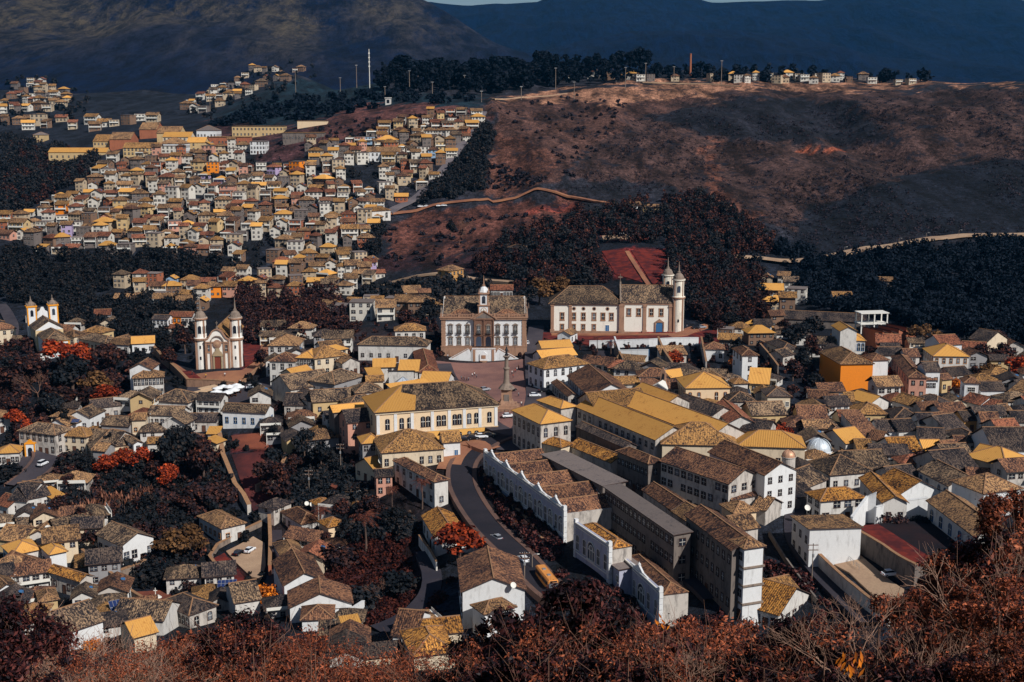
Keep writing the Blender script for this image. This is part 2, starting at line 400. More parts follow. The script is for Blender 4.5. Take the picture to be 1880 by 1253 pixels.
def terrain_part(name, j0, j1, mat):
    nj = j1 - j0 + 1
    X = US[None, :] * YS[j0:j1 + 1, None]; Yv = np.repeat(YS[j0:j1 + 1, None], NU, 1); Z = HZ[j0:j1 + 1]
    co = np.stack([X, Yv, Z], -1).reshape(-1, 3)
    me = bpy.data.meshes.new(name)
    idx = np.arange(nj * NU).reshape(nj, NU)
    q = np.stack([idx[:-1, :-1], idx[:-1, 1:], idx[1:, 1:], idx[1:, :-1]], -1).reshape(-1, 4)
    me.vertices.add(len(co)); me.vertices.foreach_set('co', co.ravel())
    me.loops.add(len(q) * 4); me.loops.foreach_set('vertex_index', q.ravel().astype(np.int32))
    me.polygons.add(len(q)); me.polygons.foreach_set('loop_start', np.arange(0, len(q) * 4, 4, dtype=np.int32)); me.polygons.foreach_set('loop_total', np.full(len(q), 4, dtype=np.int32))
    me.polygons.foreach_set('use_smooth', np.ones(len(q), dtype=bool))
    me.materials.append(mat); me.update()
    # ground cover colour of each patch of land, cloud shadows painted in
    dz = co[:, 2] - CZ; f = co[:, 1] * cp - dz * sp; u = co[:, 1] * sp + dz * cp
    px = 940 + F * co[:, 0] / f; py = 626.5 - F * u / f
    jx = px + 0; jy = py + 0
    for i in range(len(px)):
        q_ = Vector((co[i, 0] / 22, co[i, 1] / 22, 0)); am = 1 if co[i, 1] < 640 else 3.2; jx[i] += mnoise.fractal(q_, 1, 2, 4) * 11 * am; q_.z = 5; jy[i] += mnoise.fractal(q_, 1, 2, 4) * 4.5 * am
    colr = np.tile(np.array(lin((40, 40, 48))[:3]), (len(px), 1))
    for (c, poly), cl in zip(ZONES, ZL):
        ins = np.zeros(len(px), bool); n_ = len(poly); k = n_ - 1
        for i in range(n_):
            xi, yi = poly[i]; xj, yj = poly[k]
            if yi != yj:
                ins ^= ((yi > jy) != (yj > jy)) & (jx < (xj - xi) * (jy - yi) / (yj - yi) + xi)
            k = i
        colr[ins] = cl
    at = me.color_attributes.new('cover', 'FLOAT_COLOR', 'POINT')
    at.data.foreach_set('color', np.concatenate([colr * 1.15, np.ones((len(px), 1))], 1).ravel())
    o = bpy.data.objects.new(name, me); COL.objects.link(o); o['kind'] = 'structure'
    return o
def ground_material():
    m, nt, b = newmat('ground_cover')
    at = nd(nt, 'ShaderNodeVertexColor', layer_name='cover')
    tc = nd(nt, 'ShaderNodeTexCoord')
    mp_ = nd(nt, 'ShaderNodeMapping'); mp_.inputs['Scale'].default_value = (1.6, .45, 2.0); nt.links.new(tc.outputs['Object'], mp_.inputs['Vector']); f = noisen(nt, .03, mp_.outputs[0], 10, .78); f2 = noisen(nt, .3, tc.outputs['Object'], 5, .7)
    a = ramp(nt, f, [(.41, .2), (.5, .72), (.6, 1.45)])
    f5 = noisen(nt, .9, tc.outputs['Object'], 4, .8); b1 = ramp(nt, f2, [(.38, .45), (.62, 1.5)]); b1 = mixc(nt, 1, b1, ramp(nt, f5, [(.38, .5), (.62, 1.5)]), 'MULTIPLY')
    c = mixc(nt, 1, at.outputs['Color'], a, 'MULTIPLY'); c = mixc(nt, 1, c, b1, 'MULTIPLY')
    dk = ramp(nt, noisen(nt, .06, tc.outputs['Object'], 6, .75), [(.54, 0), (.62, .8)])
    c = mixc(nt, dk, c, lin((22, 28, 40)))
    nt.links.new(c, b.inputs['Base Color']); b.inputs['Roughness'].default_value = 1
    bp = nd(nt, 'ShaderNodeBump', _Strength=.9, _Distance=2.2); nt.links.new(f2, bp.inputs['Height']); nt.links.new(bp.outputs[0], b.inputs['Normal'])
    return m
def mountain_material():
    m, nt, b = newmat('mountain_cover')
    tc = nd(nt, 'ShaderNodeTexCoord'); sx = nd(nt, 'ShaderNodeSeparateXYZ'); nt.links.new(tc.outputs['Object'], sx.inputs[0])
    mp_ = nd(nt, 'ShaderNodeMapping'); mp_.inputs['Scale'].default_value = (1.5, .32, 1.5); nt.links.new(tc.outputs['Object'], mp_.inputs['Vector'])
    f = noisen(nt, .0045, mp_.outputs[0], 10, .8); f2 = noisen(nt, .002, mp_.outputs[0], 5, .6)
    # sunlit grassland on the near left mountain, cloud shade painted dark elsewhere
    def band(sock, a, b_):
        r_ = nd(nt, 'ShaderNodeMapRange'); nt.links.new(sock, r_.inputs[0]); r_.inputs[1].default_value = a; r_.inputs[2].default_value = b_; return r_.outputs[0]
    left = band(sx.outputs[0], 60, -420); near = band(sx.outputs[1], 4200, 3400); high = band(sx.outputs[2], 150, 290)
    mul = lambda a, b_: (lambda n_: (nt.links.new(a, n_.inputs[0]), nt.links.new(b_, n_.inputs[1]), n_.outputs[0])[2])(nd(nt, 'ShaderNodeMath', operation='MULTIPLY'))
    mask = mul(mul(left, near), high)
    g = mul(mask, ramp(nt, f, [(.41, .0), (.54, 1)])); g = mul(g, ramp(nt, f2, [(.38, .2), (.52, 1)]))
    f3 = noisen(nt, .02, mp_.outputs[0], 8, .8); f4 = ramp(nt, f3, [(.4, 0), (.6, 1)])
    forest = mixc(nt, f4, lin((0, 10, 36)), lin((2, 32, 72)))  # navy tone carries painted cloud shade and the blue of distance
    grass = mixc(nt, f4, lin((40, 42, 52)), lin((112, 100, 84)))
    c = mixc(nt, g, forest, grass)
    nt.links.new(c, b.inputs['Base Color']); b.inputs['Roughness'].default_value = 1
    bp = nd(nt, 'ShaderNodeBump', _Strength=1, _Distance=34); nt.links.new(f3, bp.inputs['Height']); nt.links.new(bp.outputs[0], b.inputs['Normal'])
    return m
jm = int(np.searchsorted(YS, 1900))
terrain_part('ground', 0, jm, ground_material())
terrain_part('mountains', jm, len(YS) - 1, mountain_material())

# ---------------------------------------------------------------- building kit
_win = {}
def window_mesh(w, h, style='dark', arch=False):
    key = (round(w, 1), round(h, 1), style, arch)
    if key in _win: return _win[key]
    m = MB(); t = .12 if style != 'plainhole' else .0
    fr = {'dark': TRIMD, 'white': TRIM, 'ochre': TRIMO, 'blue': TRIMB, 'plainhole': TRIMD}[style]
    n_ = 7
    top = [(w / 2 * math.cos(a), h - w * .28 + w * .28 * math.sin(a)) for a in [math.pi * k / n_ for k in range(n_ + 1)]] if arch else [(w / 2, h), (-w / 2, h)]
    pane = [(-w / 2, 0), (w / 2, 0)] + top
    m.face([(x, -.03, z) for x, z in pane], 1)
    m.box(-w / 2 - .06 - t, w / 2 + .06 + t, -.16, 0, -.14, 0, 0)
    m.box(-w / 2 - t, -w / 2, -.1, 0, 0, h - (w * .28 if arch else 0), 0); m.box(w / 2, w / 2 + t, -.1, 0, 0, h - (w * .28 if arch else 0), 0)
    if arch:
        for (x0, z0), (x1, z1) in zip(top[:-1], top[1:]): m.beam((x0 * 1.06, -.05, z0 + t / 2), (x1 * 1.06, -.05, z1 + t / 2), .1, t * 1.2, 0)
    else: m.box(-w / 2 - t, w / 2 + t, -.12, 0, h, h + t * 1.2, 0)
    m.box(-.035, .035, -.055, -.03, 0, h * .97, 2); m.box(-w / 2, w / 2, -.055, -.031, h * .48, h * .53, 2)
    if style == 'white' and w > .9:
        m.box(-w / 4 - .02, -w / 4 + .02, -.05, -.031, 0, h * .93, 2); m.box(w / 4 - .02, w / 4 + .02, -.05, -.031, 0, h * .93, 2)
    _win[key] = m.mesh('window', [fr, GLASS, TRIM]); return _win[key]
def door_mesh(w, h, style):
    key = ('d', round(w, 1), round(h, 1), style)
    if key in _win: return _win[key]
    m = MB(); mt = {'blue': TRIMB, 'dark': WOOD}.get(style, WOOD)
    m.box(-w / 2, w / 2, -.06, 0, 0, h, 1); m.box(-w / 2 - .14, -w / 2, -.12, 0, 0, h + .14, 0); m.box(w / 2, w / 2 + .14, -.12, 0, 0, h + .14, 0); m.box(-w / 2, w / 2, -.12, 0, h, h + .14, 0)
    m.box(-.03, .03, -.08, -.061, 0, h, 0)
    _win[key] = m.mesh('door', [TRIM if style == 'blue' else TRIMD, mt]); return _win[key]
def put(parent, me, x, y, z, rz, name='window'):
    return link(name, me, parent, (x, y, z), rz)

def roof_obj(parent, L, Wd, z, kind, mat, over=.55, pitch=.5, ox=0, oy=0, rz=0, th=.2, caps=True, name='roof'):
    """roof centred at (ox, oy) of the parent, eaves at z; L along x, Wd along y"""
    a, b = L / 2 + over, Wd / 2 + over; z = z - .02
    m = MB(); cap = []
    e = [(-a, -b), (a, -b), (a, b), (-a, b)]
    if kind == 'hip':
        if a >= b: r = a - b; r1, r2 = (-r, 0), (r, 0); h = b * pitch
        else: r = b - a; r1, r2 = (0, -r), (0, r); h = a * pitch
        r1, r2 = (*r1, z + h), (*r2, z + h); E = [(x, y, z) for x, y in e]
        if a >= b: m.face([E[0], E[1], r2, r1]); m.face([E[1], E[2], r2]); m.face([E[2], E[3], r1, r2]); m.face([E[3], E[0], r1])
        else: m.face([E[0], E[1], r1]); m.face([E[1], E[2], r2, r1]); m.face([E[2], E[3], r2]); m.face([E[3], E[0], r1, r2])
        if a >= b: cap = [(E[0], r1), (E[3], r1), (E[1], r2), (E[2], r2)]
        else: cap = [(E[0], r1), (E[1], r1), (E[3], r2), (E[2], r2)]
        if r > .05: cap.append((r1, r2))
    elif kind == 'gx':
        h = b * pitch; r1, r2 = (-a, 0, z + h), (a, 0, z + h); E = [(x, y, z) for x, y in e]
        m.face([E[0], E[1], r2, r1]); m.face([E[2], E[3], r1, r2]); cap = [(r1, r2)]
    elif kind == 'gy':
        h = a * pitch; r1, r2 = (0, -b, z + h), (0, b, z + h); E = [(x, y, z) for x, y in e]
        m.face([E[1], E[2], r2, r1]); m.face([E[3], E[0], r1, r2]); cap = [(r1, r2)]
    else: # shed up to: 'sb' back, 'sf' front, 'sl' left high, 'sr' right high, 'flat'
        p = pitch * .55; dz = {'sb': (0, 0, 2 * b * p, 2 * b * p), 'sf': (2 * b * p, 2 * b * p, 0, 0), 'sl': (2 * a * p, 0, 0, 2 * a * p), 'sr': (0, 2 * a * p, 2 * a * p, 0), 'flat': (.0, .0, .25, .25)}[kind]
        m.face([(x, y, z + d) for (x, y), d in zip(e, dz)])
    # underside and rim
    top = list(zip(m.f[:], m.m[:])); edges = {}
    for f, _ in top:
        pts = [m.v[i] for i in f]
        m.face([(x, y, zz - th) for x, y, zz in reversed(pts)], 2)
        for p, q in zip(pts, pts[1:] + pts[:1]):
            k = (tuple(round(c, 3) for c in p), tuple(round(c, 3) for c in q))
            if (k[1], k[0]) in edges: edges.pop((k[1], k[0]))
            else: edges[k] = (p, q)
    for p, q in edges.values(): m.face([p, (p[0], p[1], p[2] - th), (q[0], q[1], q[2] - th), q], 2)
    if caps:
        for p, q in cap: m.beam((p[0], p[1], p[2] + .03), (q[0], q[1], q[2] + .03), .3, .16, 1)
    return m.obj(name, [mat, RIDGE, TRIMD], parent, (ox, oy, 0), rz, uv=True)

def wall_obj(parent, L, Wd, z0, z1, kind, mat, pitch=.5, ox=0, oy=0, rz=0, name='wall'):
    a, b = L / 2, Wd / 2; m = MB(); p = pitch * .55; d = -.16
    t = [z1 + d] * 4
    if kind == 'sb': t[2] = t[3] = z1 + d + 2 * b * p
    if kind == 'sf': t[0] = t[1] = z1 + d + 2 * b * p
    if kind == 'sl': t[0] = t[3] = z1 + d + 2 * a * p
    if kind == 'sr': t[1] = t[2] = z1 + d + 2 * a * p
    c = [(-a, -b), (a, -b), (a, b), (-a, b)]
    gx = b * pitch if kind == 'gx' else 0; gy = a * pitch if kind == 'gy' else 0
    def side(i, j, mid=0):
        pts = [(*c[i], z0), (*c[j], z0), (*c[j], t[j])]
        if mid: pts.append(((c[i][0] + c[j][0]) / 2, (c[i][1] + c[j][1]) / 2, t[i] + mid + .1))
        pts.append((*c[i], t[i])); m.face(pts)
    side(0, 1, gy); side(1, 2, gx); side(2, 3, gy); side(3, 0, gx)
    m.face([(*c[k], t[k] - .02) for k in range(4)])
    return m.obj(name, mat, parent, (ox, oy, 0), rz)

def facade(parent, face, L, Wd, h, rows=None, cols=None, style='dark', arch=False, ww=1.05, wh=1.5, door=0, ox=0, oy=0, skip=.0, r_=None, bal=False, z0=0):
    """openings on one side of the house; face: f front, l left, r right, b back"""
    r_ = r_ or rnd
    span = L if face in 'fb' else Wd; rows = rows or max(1, int((h + .6) // 3.1)); cols = cols if cols is not None else max(1, int(span // 2.9))
    rh = h / rows
    for i in range(rows):
        for k in range(cols):
            if r_.random() < skip: continue
            s = (k + .5) / cols * span - span / 2
            isdoor = i == 0 and door and (k == cols // 2 or (door > 1 and k % 3 == 1))
            hh = min(wh, rh * .58); zz = z0 + i * rh + rh * .3
            me = door_mesh(1.1, min(2.3, rh * .8), style) if isdoor else window_mesh(min(ww, span / cols * .62), hh, style, arch)
            if isdoor: zz = z0 + .05
            x, y, a = {'f': (s, -Wd / 2, 0), 'b': (-s, Wd / 2, math.pi), 'l': (-L / 2, -s, -math.pi / 2), 'r': (L / 2, s, math.pi / 2)}[face]
            put(parent, me, x + ox, y + oy, zz, a, 'door' if isdoor else 'window')

NB = [0]
BUILT = []
def rect(x1, y1, x2, y2, dep, h, p3=None, side='r'):
    """front eave from its two image ends at height h over the ground; returns centre, heading, L, W, z"""
    mx, my = (x1 + x2) / 2, (y1 + y2) / 2
    g = hit(mx, my, h); ze = g.z
    a, b = onz(x1, y1, ze), onz(x2, y2, ze)
    d = (b - a); L = d.length; d.normalize(); nrm = Vector((-d.y, d.x, 0))
    if hasattr(dep, '__len__'):
        q = onz(dep[0], dep[1], ze); dep = abs((q - (b if len(dep) < 3 else a)).dot(nrm))
    c = (a + b) / 2 + nrm * (dep / 2)
    return c, math.atan2(d.y, d.x), L, dep, ze
def H(x1, y1, x2, y2, dep, h, roof, rm, wm, label, name='town_house', cat='house', style='dark', pitch=.5, rows=None, cols=None, cl=None, cr=None, arch=False, door=1, over=.5, win='flr',
      group=None, parent=None, skip=.06, wh=1.5, ww=1.05, chim=0):
    c, rz, L, Wd, ze = rect(x1, y1, x2, y2, dep, h)
    if parent is None:
        L_, W_ = max(L - 2 * over * .6, 1.5), max(Wd - 2 * over * .6, 1.5)
    else: L_, W_ = L, Wd
    L, Wd = L_, W_
    zg = ze - h; lo = zg
    for sx in (-1, 1):
        for sy in (-1, 1):
            x = c.x + math.cos(rz) * sx * L / 2 - math.sin(rz) * sy * Wd / 2; y = c.y + math.sin(rz) * sx * L / 2 + math.cos(rz) * sy * Wd / 2
            lo = min(lo, hgt(x, y))
    r_ = random.Random(int(x1 * 31 + y1 * 7))
    root = empty(name, (c.x, c.y, zg), rz, label, cat, group) if parent is None else parent
    if parent is not None:
        # a wing: place in the parent's frame
        pl = parent.matrix_basis if False else None
        dx, dy = c.x - parent.location.x, c.y - parent.location.y; pr = parent.rotation_euler.z
        ox = dx * math.cos(pr) + dy * math.sin(pr); oy = -dx * math.sin(pr) + dy * math.cos(pr)
        zo = zg - parent.location.z; dr = rz - pr
        wo = wall_obj(parent, L, Wd, lo - zg - 1, h, roof, W[wm], pitch, ox, oy, dr); wo.location.z = zo
        ro = roof_obj(parent, L, Wd, h, roof, RM[rm], over, pitch, ox, oy, dr); ro.location.z = zo
        k0 = len(CHILD.get(parent.name, []))
        dummy = [(w_, 0) for w_ in win]
        for w_ in win:
            facade(parent, w_, L, Wd, h, rows, {'f': cols, 'b': cols, 'l': cl, 'r': cr}[w_], style, arch, ww, wh, door if w_ == 'f' else 0, 0, 0, skip, r_)
        for o in CHILD[parent.name][k0:]:
            x, y, z = o.location; ca, sa = math.cos(dr), math.sin(dr)
            o.location = (ox + x * ca - y * sa, oy + x * sa + y * ca, z + zo); o.rotation_euler.z += dr
        return parent
    wall_obj(root, L, Wd, lo - zg - 1, h, roof, W[wm], pitch)
    roof_obj(root, L, Wd, h, roof, RM[rm], over, pitch)
    # plinth
    for w_ in win:
        # openings only where the wall can be seen from around the viewpoint
        an = {'f': rz - math.pi / 2, 'b': rz + math.pi / 2, 'l': rz + math.pi, 'r': rz}[w_]
        to = Vector((-c.x, -c.y)).normalized()
        if math.cos(an) * to.x + math.sin(an) * to.y < -.12: continue
        facade(root, w_, L, Wd, h, rows, {'f': cols, 'b': cols, 'l': cl, 'r': cr}[w_], style, arch, ww, wh, door if w_ == 'f' else 0, 0, 0, skip, r_)
    if chim:
        m = MB(); m.box(-.35, .35, -.35, .35, 0, 1.6, 0); m.box(-.45, .45, -.45, .45, 1.6, 1.75, 0)
        m.obj('chimney', W['old'], root, (L * .2, 0, h + min(L, Wd) * pitch * .3), 0)
    BUILT.append((c.x, c.y, max(L, Wd) / 2))
    root['_dims'] = 0; del root['_dims']
    return root
# ================================================================ houses of the old town, one call each: image ends of the front eave, depth, eave height, roof, finishes, label
TH = 'houses of the old town'
def T(*a, **k):
    nm = k.get('name', 'town_house'); k.setdefault('group', TH if nm == 'town_house' else None); return H(*a, **k)
# ---- left quarter
T(-14,607,30,603, 10, 7, 'hip','brown','cream','cream house at the frame edge beside the twin-towered small church')
T(-30,598,8,590, 9, 6, 'hip','dark','old','dark-roofed house behind the cream house at the left frame edge')
a3 = T(243,695,301,692, 8.5, 8, 'hip','tan','white','white two-storey house with a row of tall windows above the red trees', style='dark', cols=8, rows=2, wh=2.2, ww=.95, skip=0)
T(236,678,278,678, 11, 10, 'gy','brown','bright','white gabled house rising behind the house with eight tall windows', cols=2, rows=2, win='')
T(170,750,222,744, 9, 5, 'gx','dark','old','dark roofed house between the red trees and the long white wall')
T(125,783,165,767, 9, 5.5, 'gx','tan','bright','narrow sloping-street house with tan roof and sunlit white side', cols=5)
T(165,767,194,753, 9, 5.5, 'gx','old','bright','upper sloping-street house between the narrow house and long white wall', cols=3)
T(32,791,101,799, (126,786), 7.5, 'hip','old','old','long weathered corner house above the paved yard with the little portal', rows=2, cols=6, skip=0, wh=1.9, door=2)
T(-8,833,36,831, 8, 4.5, 'hip','yellow','white','low white house with amber roof left of the little portal', cols=5, rows=1)
T(110,800,159,803, 9, 6, 'hip','ytan','cream','cream house with amber-brown roof and a solar panel', cols=3)
T(150,806,214,812, 10, 5.5, 'gx','old','old','brown roofed house behind the cream house with the solar panel')
T(168,825,262,813, 16, 5, 'hip','old','cream','sprawling brown hipped roof in the middle of the left quarter', cols=6)
T(184,780,237,783, 9, 5, 'gx','old','grey','dark gabled house just below the long white sloping wall')
T(240,772,268,771, 7, 6, 'gx','tan','cream','small cream house with two arched windows and tan roof', cols=2, rows=1, arch=True, style='ochre')
T(270,762,334,763, 9, 4.5, 'gx','old','white','brown gabled house just below the market square stalls', cols=6, rows=1)
T(333,774,398,774, 8, 4, 'gx','dark','old','dark low roof to the right below the market stalls')
T(277,736,346,740, 13, 4.5, 'hip','old','white','broad brown hipped roof left of the market stalls', cols=4)
T(406,755,488,759, (526,750), 6, 'gx','old','bright','white house with three blue windows right of the market stalls', style='blue', cols=5, rows=1, wh=2, door=0)
T(269,815,305,814, 6, 5, 'gx','ytan','white','small white house with a single amber-brown slope above the red bushes', cols=2, rows=1)
T(244,816,263,813, 9, 7, 'gy','old','bright','tall narrow white gabled house above the red bushes', cols=1, rows=2)
T(168,825+2,193,829, 7, 6, 'gx','tan','grey','small grey house with barred window beside the dark cypress', cols=1, rows=1)
T(205,833,240,836, 7, 4.5, 'hip','old','white','low white annex between the cypress and the narrow gabled house')
T(379,797,402,797, 5, 3, 'sb','yellow','old','small amber lean-to roof above the garden wall')
T(398,815,416,808, 4.5, 4, 'sb','yellow','cream','tiny amber-roofed hut at the head of the garden wall', cols=1)
T(241,632,284,630, 10, 4.5, 'gx','yellow','bright','white house with bright amber roof near the two-towered church lawn')
T(225,628,247,622, 7, 4, 'gx','tan','white','tan roofed house behind the bright amber-roofed house by the lawn')
T(108,616,136,619, 9, 4.5, 'hip','tan','cream','tan roofed cottage right behind the small church')
T(143,621,193,631, 9, 4.5, 'hip','old','cream','brown roofed cottage in the row running from the small church')
T(150,609,186,612, 9, 5, 'hip','ytan','tan','amber-brown roof at the back of the row from the small church')
T(199,632,237,634, 8, 4, 'gx','tan','white','low house ending the row that runs from the small church')
T(278,586,308,587, 7, 7, 'gx','dark','bright','white house with dark windows among the trees left of the church', cols=4, rows=2)
T(308,581,332,582, 8, 8, 'gx','rust','orange','orange fronted house among the trees left of the church', cols=3, rows=2)
T(331,582,353,582, 8, 8, 'gx','rust','white','white fronted house next to the orange one among the trees', cols=3, rows=2)
T(298,603,336,603, 6, 3, 'gx','rust','old','long low rust roof below the orange fronted house')
T(172,579,203,578, 9, 6, 'gx','rust','grey','rust roofed house half hidden by trees behind the small church')
T(-14,768,19,764, 9, 6, 'hip','tan','white','white house at the left frame edge beside the flame-red tree')
# ---- centre-left quarter
T(493,663,542,664, 10, 9, 'hip','brown','white','white three-storey house at the corner beside the church square', rows=2, cols=3, style='dark', wh=2)
T(491,635,548,635, 15, 7, 'hip','tan','white','big tan hipped roof behind the white corner house', cols=4)
T(542,657,577,658, 13, 8, 'hip','yellow','white','white house with amber roof and a band of tall windows', cols=5, rows=2, wh=2, skip=0)
T(577,659,640,652, 13, 7, 'hip','ytan','cream','dull amber roof joined to the amber house with tall windows', cols=4)
T(590,640,632,636, 8, 5, 'gx','tan','white','tan roofed house behind the dull amber roof')
T(600,648,640,640, 7, 6, 'hip','yellow','cream','small amber hipped roof left of the long white building')
b4 = T(656,633,785,635, 10, 7, 'hip','old','white','long white two-storey building with a row of eight square windows', cols=8, rows=1, wh=1.3, skip=0, win='f')
T(724,608,782,607, 9, 12, 'hip','ytan','white','white upper building with amber roof behind the long white one', cols=4, rows=3, win='f')
T(524,722,570,738, 9, 5, 'gx','dark','old','dark roof stepping down beside the small car park', win='r')
T(533,716,614,704, 16, 5, 'gx','old','old','large old brown roof with a pale ridge left of the courtyards', win='f')
T(540,690,576,682, 8, 6, 'gx','yellow','cream','bright amber strip of roof beside the white corner house')
T(520,744,570,744, 12, 4, 'gx','dark','old','dark square roof at the lower corner of the brown roofs')
T(573,739,650,734, 12, 5, 'gx','old','tan','brown roof with a small dormer above the bare tree', cols=3)
T(614,706,668,690, 12, 5, 'hip','old','grey','brown roof over a shaded inner yard with grey windows', cols=4)
T(652,722,706,718, 10, 5, 'hip','old','old','brown roof just left of the long mottled hall roof')
T(672,701,705,700, 6, 5, 'gx','ytan','cream','small amber-brown roof among the dark ones in the block')
T(677,690,704,688, 6, 5, 'sb','yellow','cream','small yellow single slope in the middle of the block')
T(685,675,727,674, 7, 6, 'sb','yellow','white','bright amber square roof in front of the long white building', win='f')
T(628,668,662,664, 7, 5, 'gy','tan','old','little gabled house below the dull amber roof')
T(640,745,700,738, 9, 4, 'hip','old','cream','low brown roof tucked left of the mottled hall roof')
T(731,682,768,682, 9, 7, 'sb','yellow','white','amber roof with a white parapet beside the courtyard', win='f')
T(768,684,806,683, (790,645), 7, 'hip','rust','old','rust-brown roof at the edge of the square, left side')
court = T(712,686,760,686, 4, 7, 'sf','yellow','white','courtyard house with amber roofs around a pale glass pyramid', name='courtyard_house', win='')
T(772,702,820,704, 11, 7, 'gx','yellow','white','amber corrugated roof bordering the square by the white car', win='r', parent=court)
T(722,716,790,706, 4, 7, 'sb','yellow','white','x', parent=court, win='')
T(712,712,722,714, 14, 7, 'gy','ytan','white','x', parent=court, win='')
T(637,777,690,772, 12, 10, 'gx','dark','pink','tall pinkish house with dark roof left of the big hall', rows=3, cols=2)
T(612,758,672,752, 7, 10, 'gx','yellow','dark','tall sooty back house with an amber strip of roof', rows=3, cols=2, win='')
T(700,832,816,824, 18, 6, 'hip','ytan','cream','wide amber hipped house below the big hall with open verandah', cols=7, rows=1, wh=2)
T(813,813,847,811, 9, 5, 'gx','ytan','bright','white annex with a blue door beside the wide amber house', style='blue', cols=2, rows=1)
T(664,815,706,812, 9, 7, 'hip','yellow','grey','small amber hipped roof left of the wide amber house', cols=3)
T(650,851,689,866, 7, 4.5, 'gy','yellow','cream','low cream house with a bright amber gable above the terraces', cols=3, rows=1, wh=1)
T(722,846,797,885, (825,880), 7.5, 'hip','brown','white','brown roofed house at the bend of the main street', rows=2, cols=6)
T(689,876,722,874, 6, 6, 'gx','dark','pink','pinkish little house with a grey roof above the palm garden', cols=2, rows=2)
T(740,812,776,806, 8, 5, 'gx','ytan','cream','amber-brown back roof between the wide amber house and the hall', win='')
# ---- centre-right, between the square and the big church
T(1022,614,1048,616, 9, 4, 'gy','tan','bright','little white gabled house on the lawn below the big church', cols=1, rows=1)
T(995,640,1052,637, 9, 5, 'gx','yellow','cream','first amber terrace roof below the red lawn')
T(995,658,1060,652, 9, 6, 'gx','yellow','white','second amber terrace roof stepping towards the square')
T(998,678,1084,668, 12, 8.5, 'hip','ytan','bright','white two-storey house with dark arched windows facing the square', rows=2, cols=6, arch=True, wh=2.2, skip=0, win='fl')
T(1041,690,1081,728, (1150,712), 7, 'gx','brown','bright','long brown roofed house with a white many-windowed side by the square', cols=12, rows=2, win='f')
T(1012,702,1042,728, 4, 4, 'gx','brown','old','low lean-to roof with stepped white wall by the square')
T(1128,706,1176,705, 8, 4, 'gx','ytan','old','dull amber roof right of the long brown one')
T(1172,692,1232,692, 9, 5, 'hip','brown','bright','white house with a brown roof and a row of dark square windows', cols=5, rows=1, wh=1.4, skip=0)
T(1176,712,1252,714, 7, 3.5, 'sb','brown','old','low lean-to in front of the house with dark square windows', cols=5)
T(1232,694,1262,690, 8, 4, 'gx','yellow','white','small amber roof behind the big pyramid-shaped amber roof')
T(1258,713,1342,712, 16, 6.5, 'hip','yellow','peach','peach mansion with a pyramid amber roof and balcony windows', cols=5, rows=1, style='ochre', arch=True, wh=3, skip=0)
T(1338,737,1388,737, 9, 4, 'hip','old','old','square old brown roof right of the peach mansion')
T(1290,641,1331,642, 9, 5, 'hip','brown','bright','white house with two windows behind the palm on the right terrace', cols=3, rows=1)
T(1344,640,1362,653, (1391,651), 10, 'hip','brown','bright','tall white house with brown roof above the pool terraces', rows=3, cols=3, skip=.3)
T(1347,705,1375,704, 6, 4, 'hip','ytan','white','small white house with a spotted amber roof by the hedges', cols=2)
T(1374,704,1412,706, 12, 3.5, 'sb','yellow','tan','long plain amber shed roof with a white chimney post')
T(1408,728,1453,728, 11, 5, 'hip','dark','cream','dark pyramid roof over a row of four pale windows', cols=4, rows=1, style='white', skip=0)
T(1380,763,1446,761, 12, 4, 'gx','old','tan','old brown roof beside a tall dark party wall', cols=4)
T(1228,742,1302,768, 12, 5, 'gx','dark','old','dark roof at the back of the great amber palace')
T(1305,745,1337,777, (1378,768), 5, 'gx','rust','white','rust-red roof with white side wall and small skylights', cols=5)
T(1362,786,1412,792, 9, 4, 'gx','dark','old','dark roof with wooden trellis beside the amber palace end')
T(1213,652,1262,651, 8, 3.5, 'sb','tan','old','shed with orange-tan roof inside the dark walled yard', win='')
T(1130,660,1180,664, 5, 3, 'sb','tan','tan','low tan porch under the blue-gated white wall')
T(1150,676,1205,676, 6, 3.5, 'gx','grey','white','low white house with grey sheet roof under the terraces', cols=3)
# ---- right quarter
T(1406,628,1437,642, (1466,640), 5, 'hip','dark','cream','cream house with dark sagging roof above the wooded lane', cols=4)
T(1438,655,1460,650, 8, 4, 'gx','old','old','small old house just under the sagging dark roof')
y2 = T(1535,625,1590,626, 14, 6, 'hip','yellow','white','white mansion with amber roofs, arched blue windows and raised centre', name='mansion', rows=1, cols=7, arch=True, style='blue', wh=3, skip=0, win='fl')
T(1543,608,1573,608, 13, 11, 'gy','yellow','white','x', parent=y2, rows=1, cols=5, win='', style='blue')
og = T(1543,669,1605,668, (1500,646,0), 11, 'hip','tan','orange','tall bright orange house with plain walls and two small windows', rows=1, cols=2, wh=1.6, ww=1.6, style='white', skip=0, win='', door=0)
T(1602,662,1633,661, 9, 10, 'hip','brown','bright','white house joined to the right side of the orange house', rows=2, cols=1, ww=1.8)
T(1617,652,1661,652, 9, 6, 'gx','dark','white','dark roofed house behind the orange house', cols=5, rows=1)
T(1662,655,1690,655, 9, 7, 'gx','brown','white','brown roofed house right of the dark one behind the orange house', cols=4)
T(1636,655,1668,693, (1701,692), 8, 'hip','brown','pink','long pinkish house with a white front right of the orange house', rows=2, cols=7)
T(1699,682,1728,682, 10, 11, 'gx','dark','bright','tall white narrow house with dark roof under the amber-roofed school', rows=2, cols=2, win='f')
T(1700,698,1721,698, 6, 8, 'gx','brown','bright','small white house with a row of windows at the foot of the tall one', rows=2, cols=3)
T(1713,654,1781,655, 16, 8, 'hip','yellow','white','white school building with amber roof and five arched grey windows', rows=2, cols=5, arch=True, style='ochre', wh=2, skip=0)
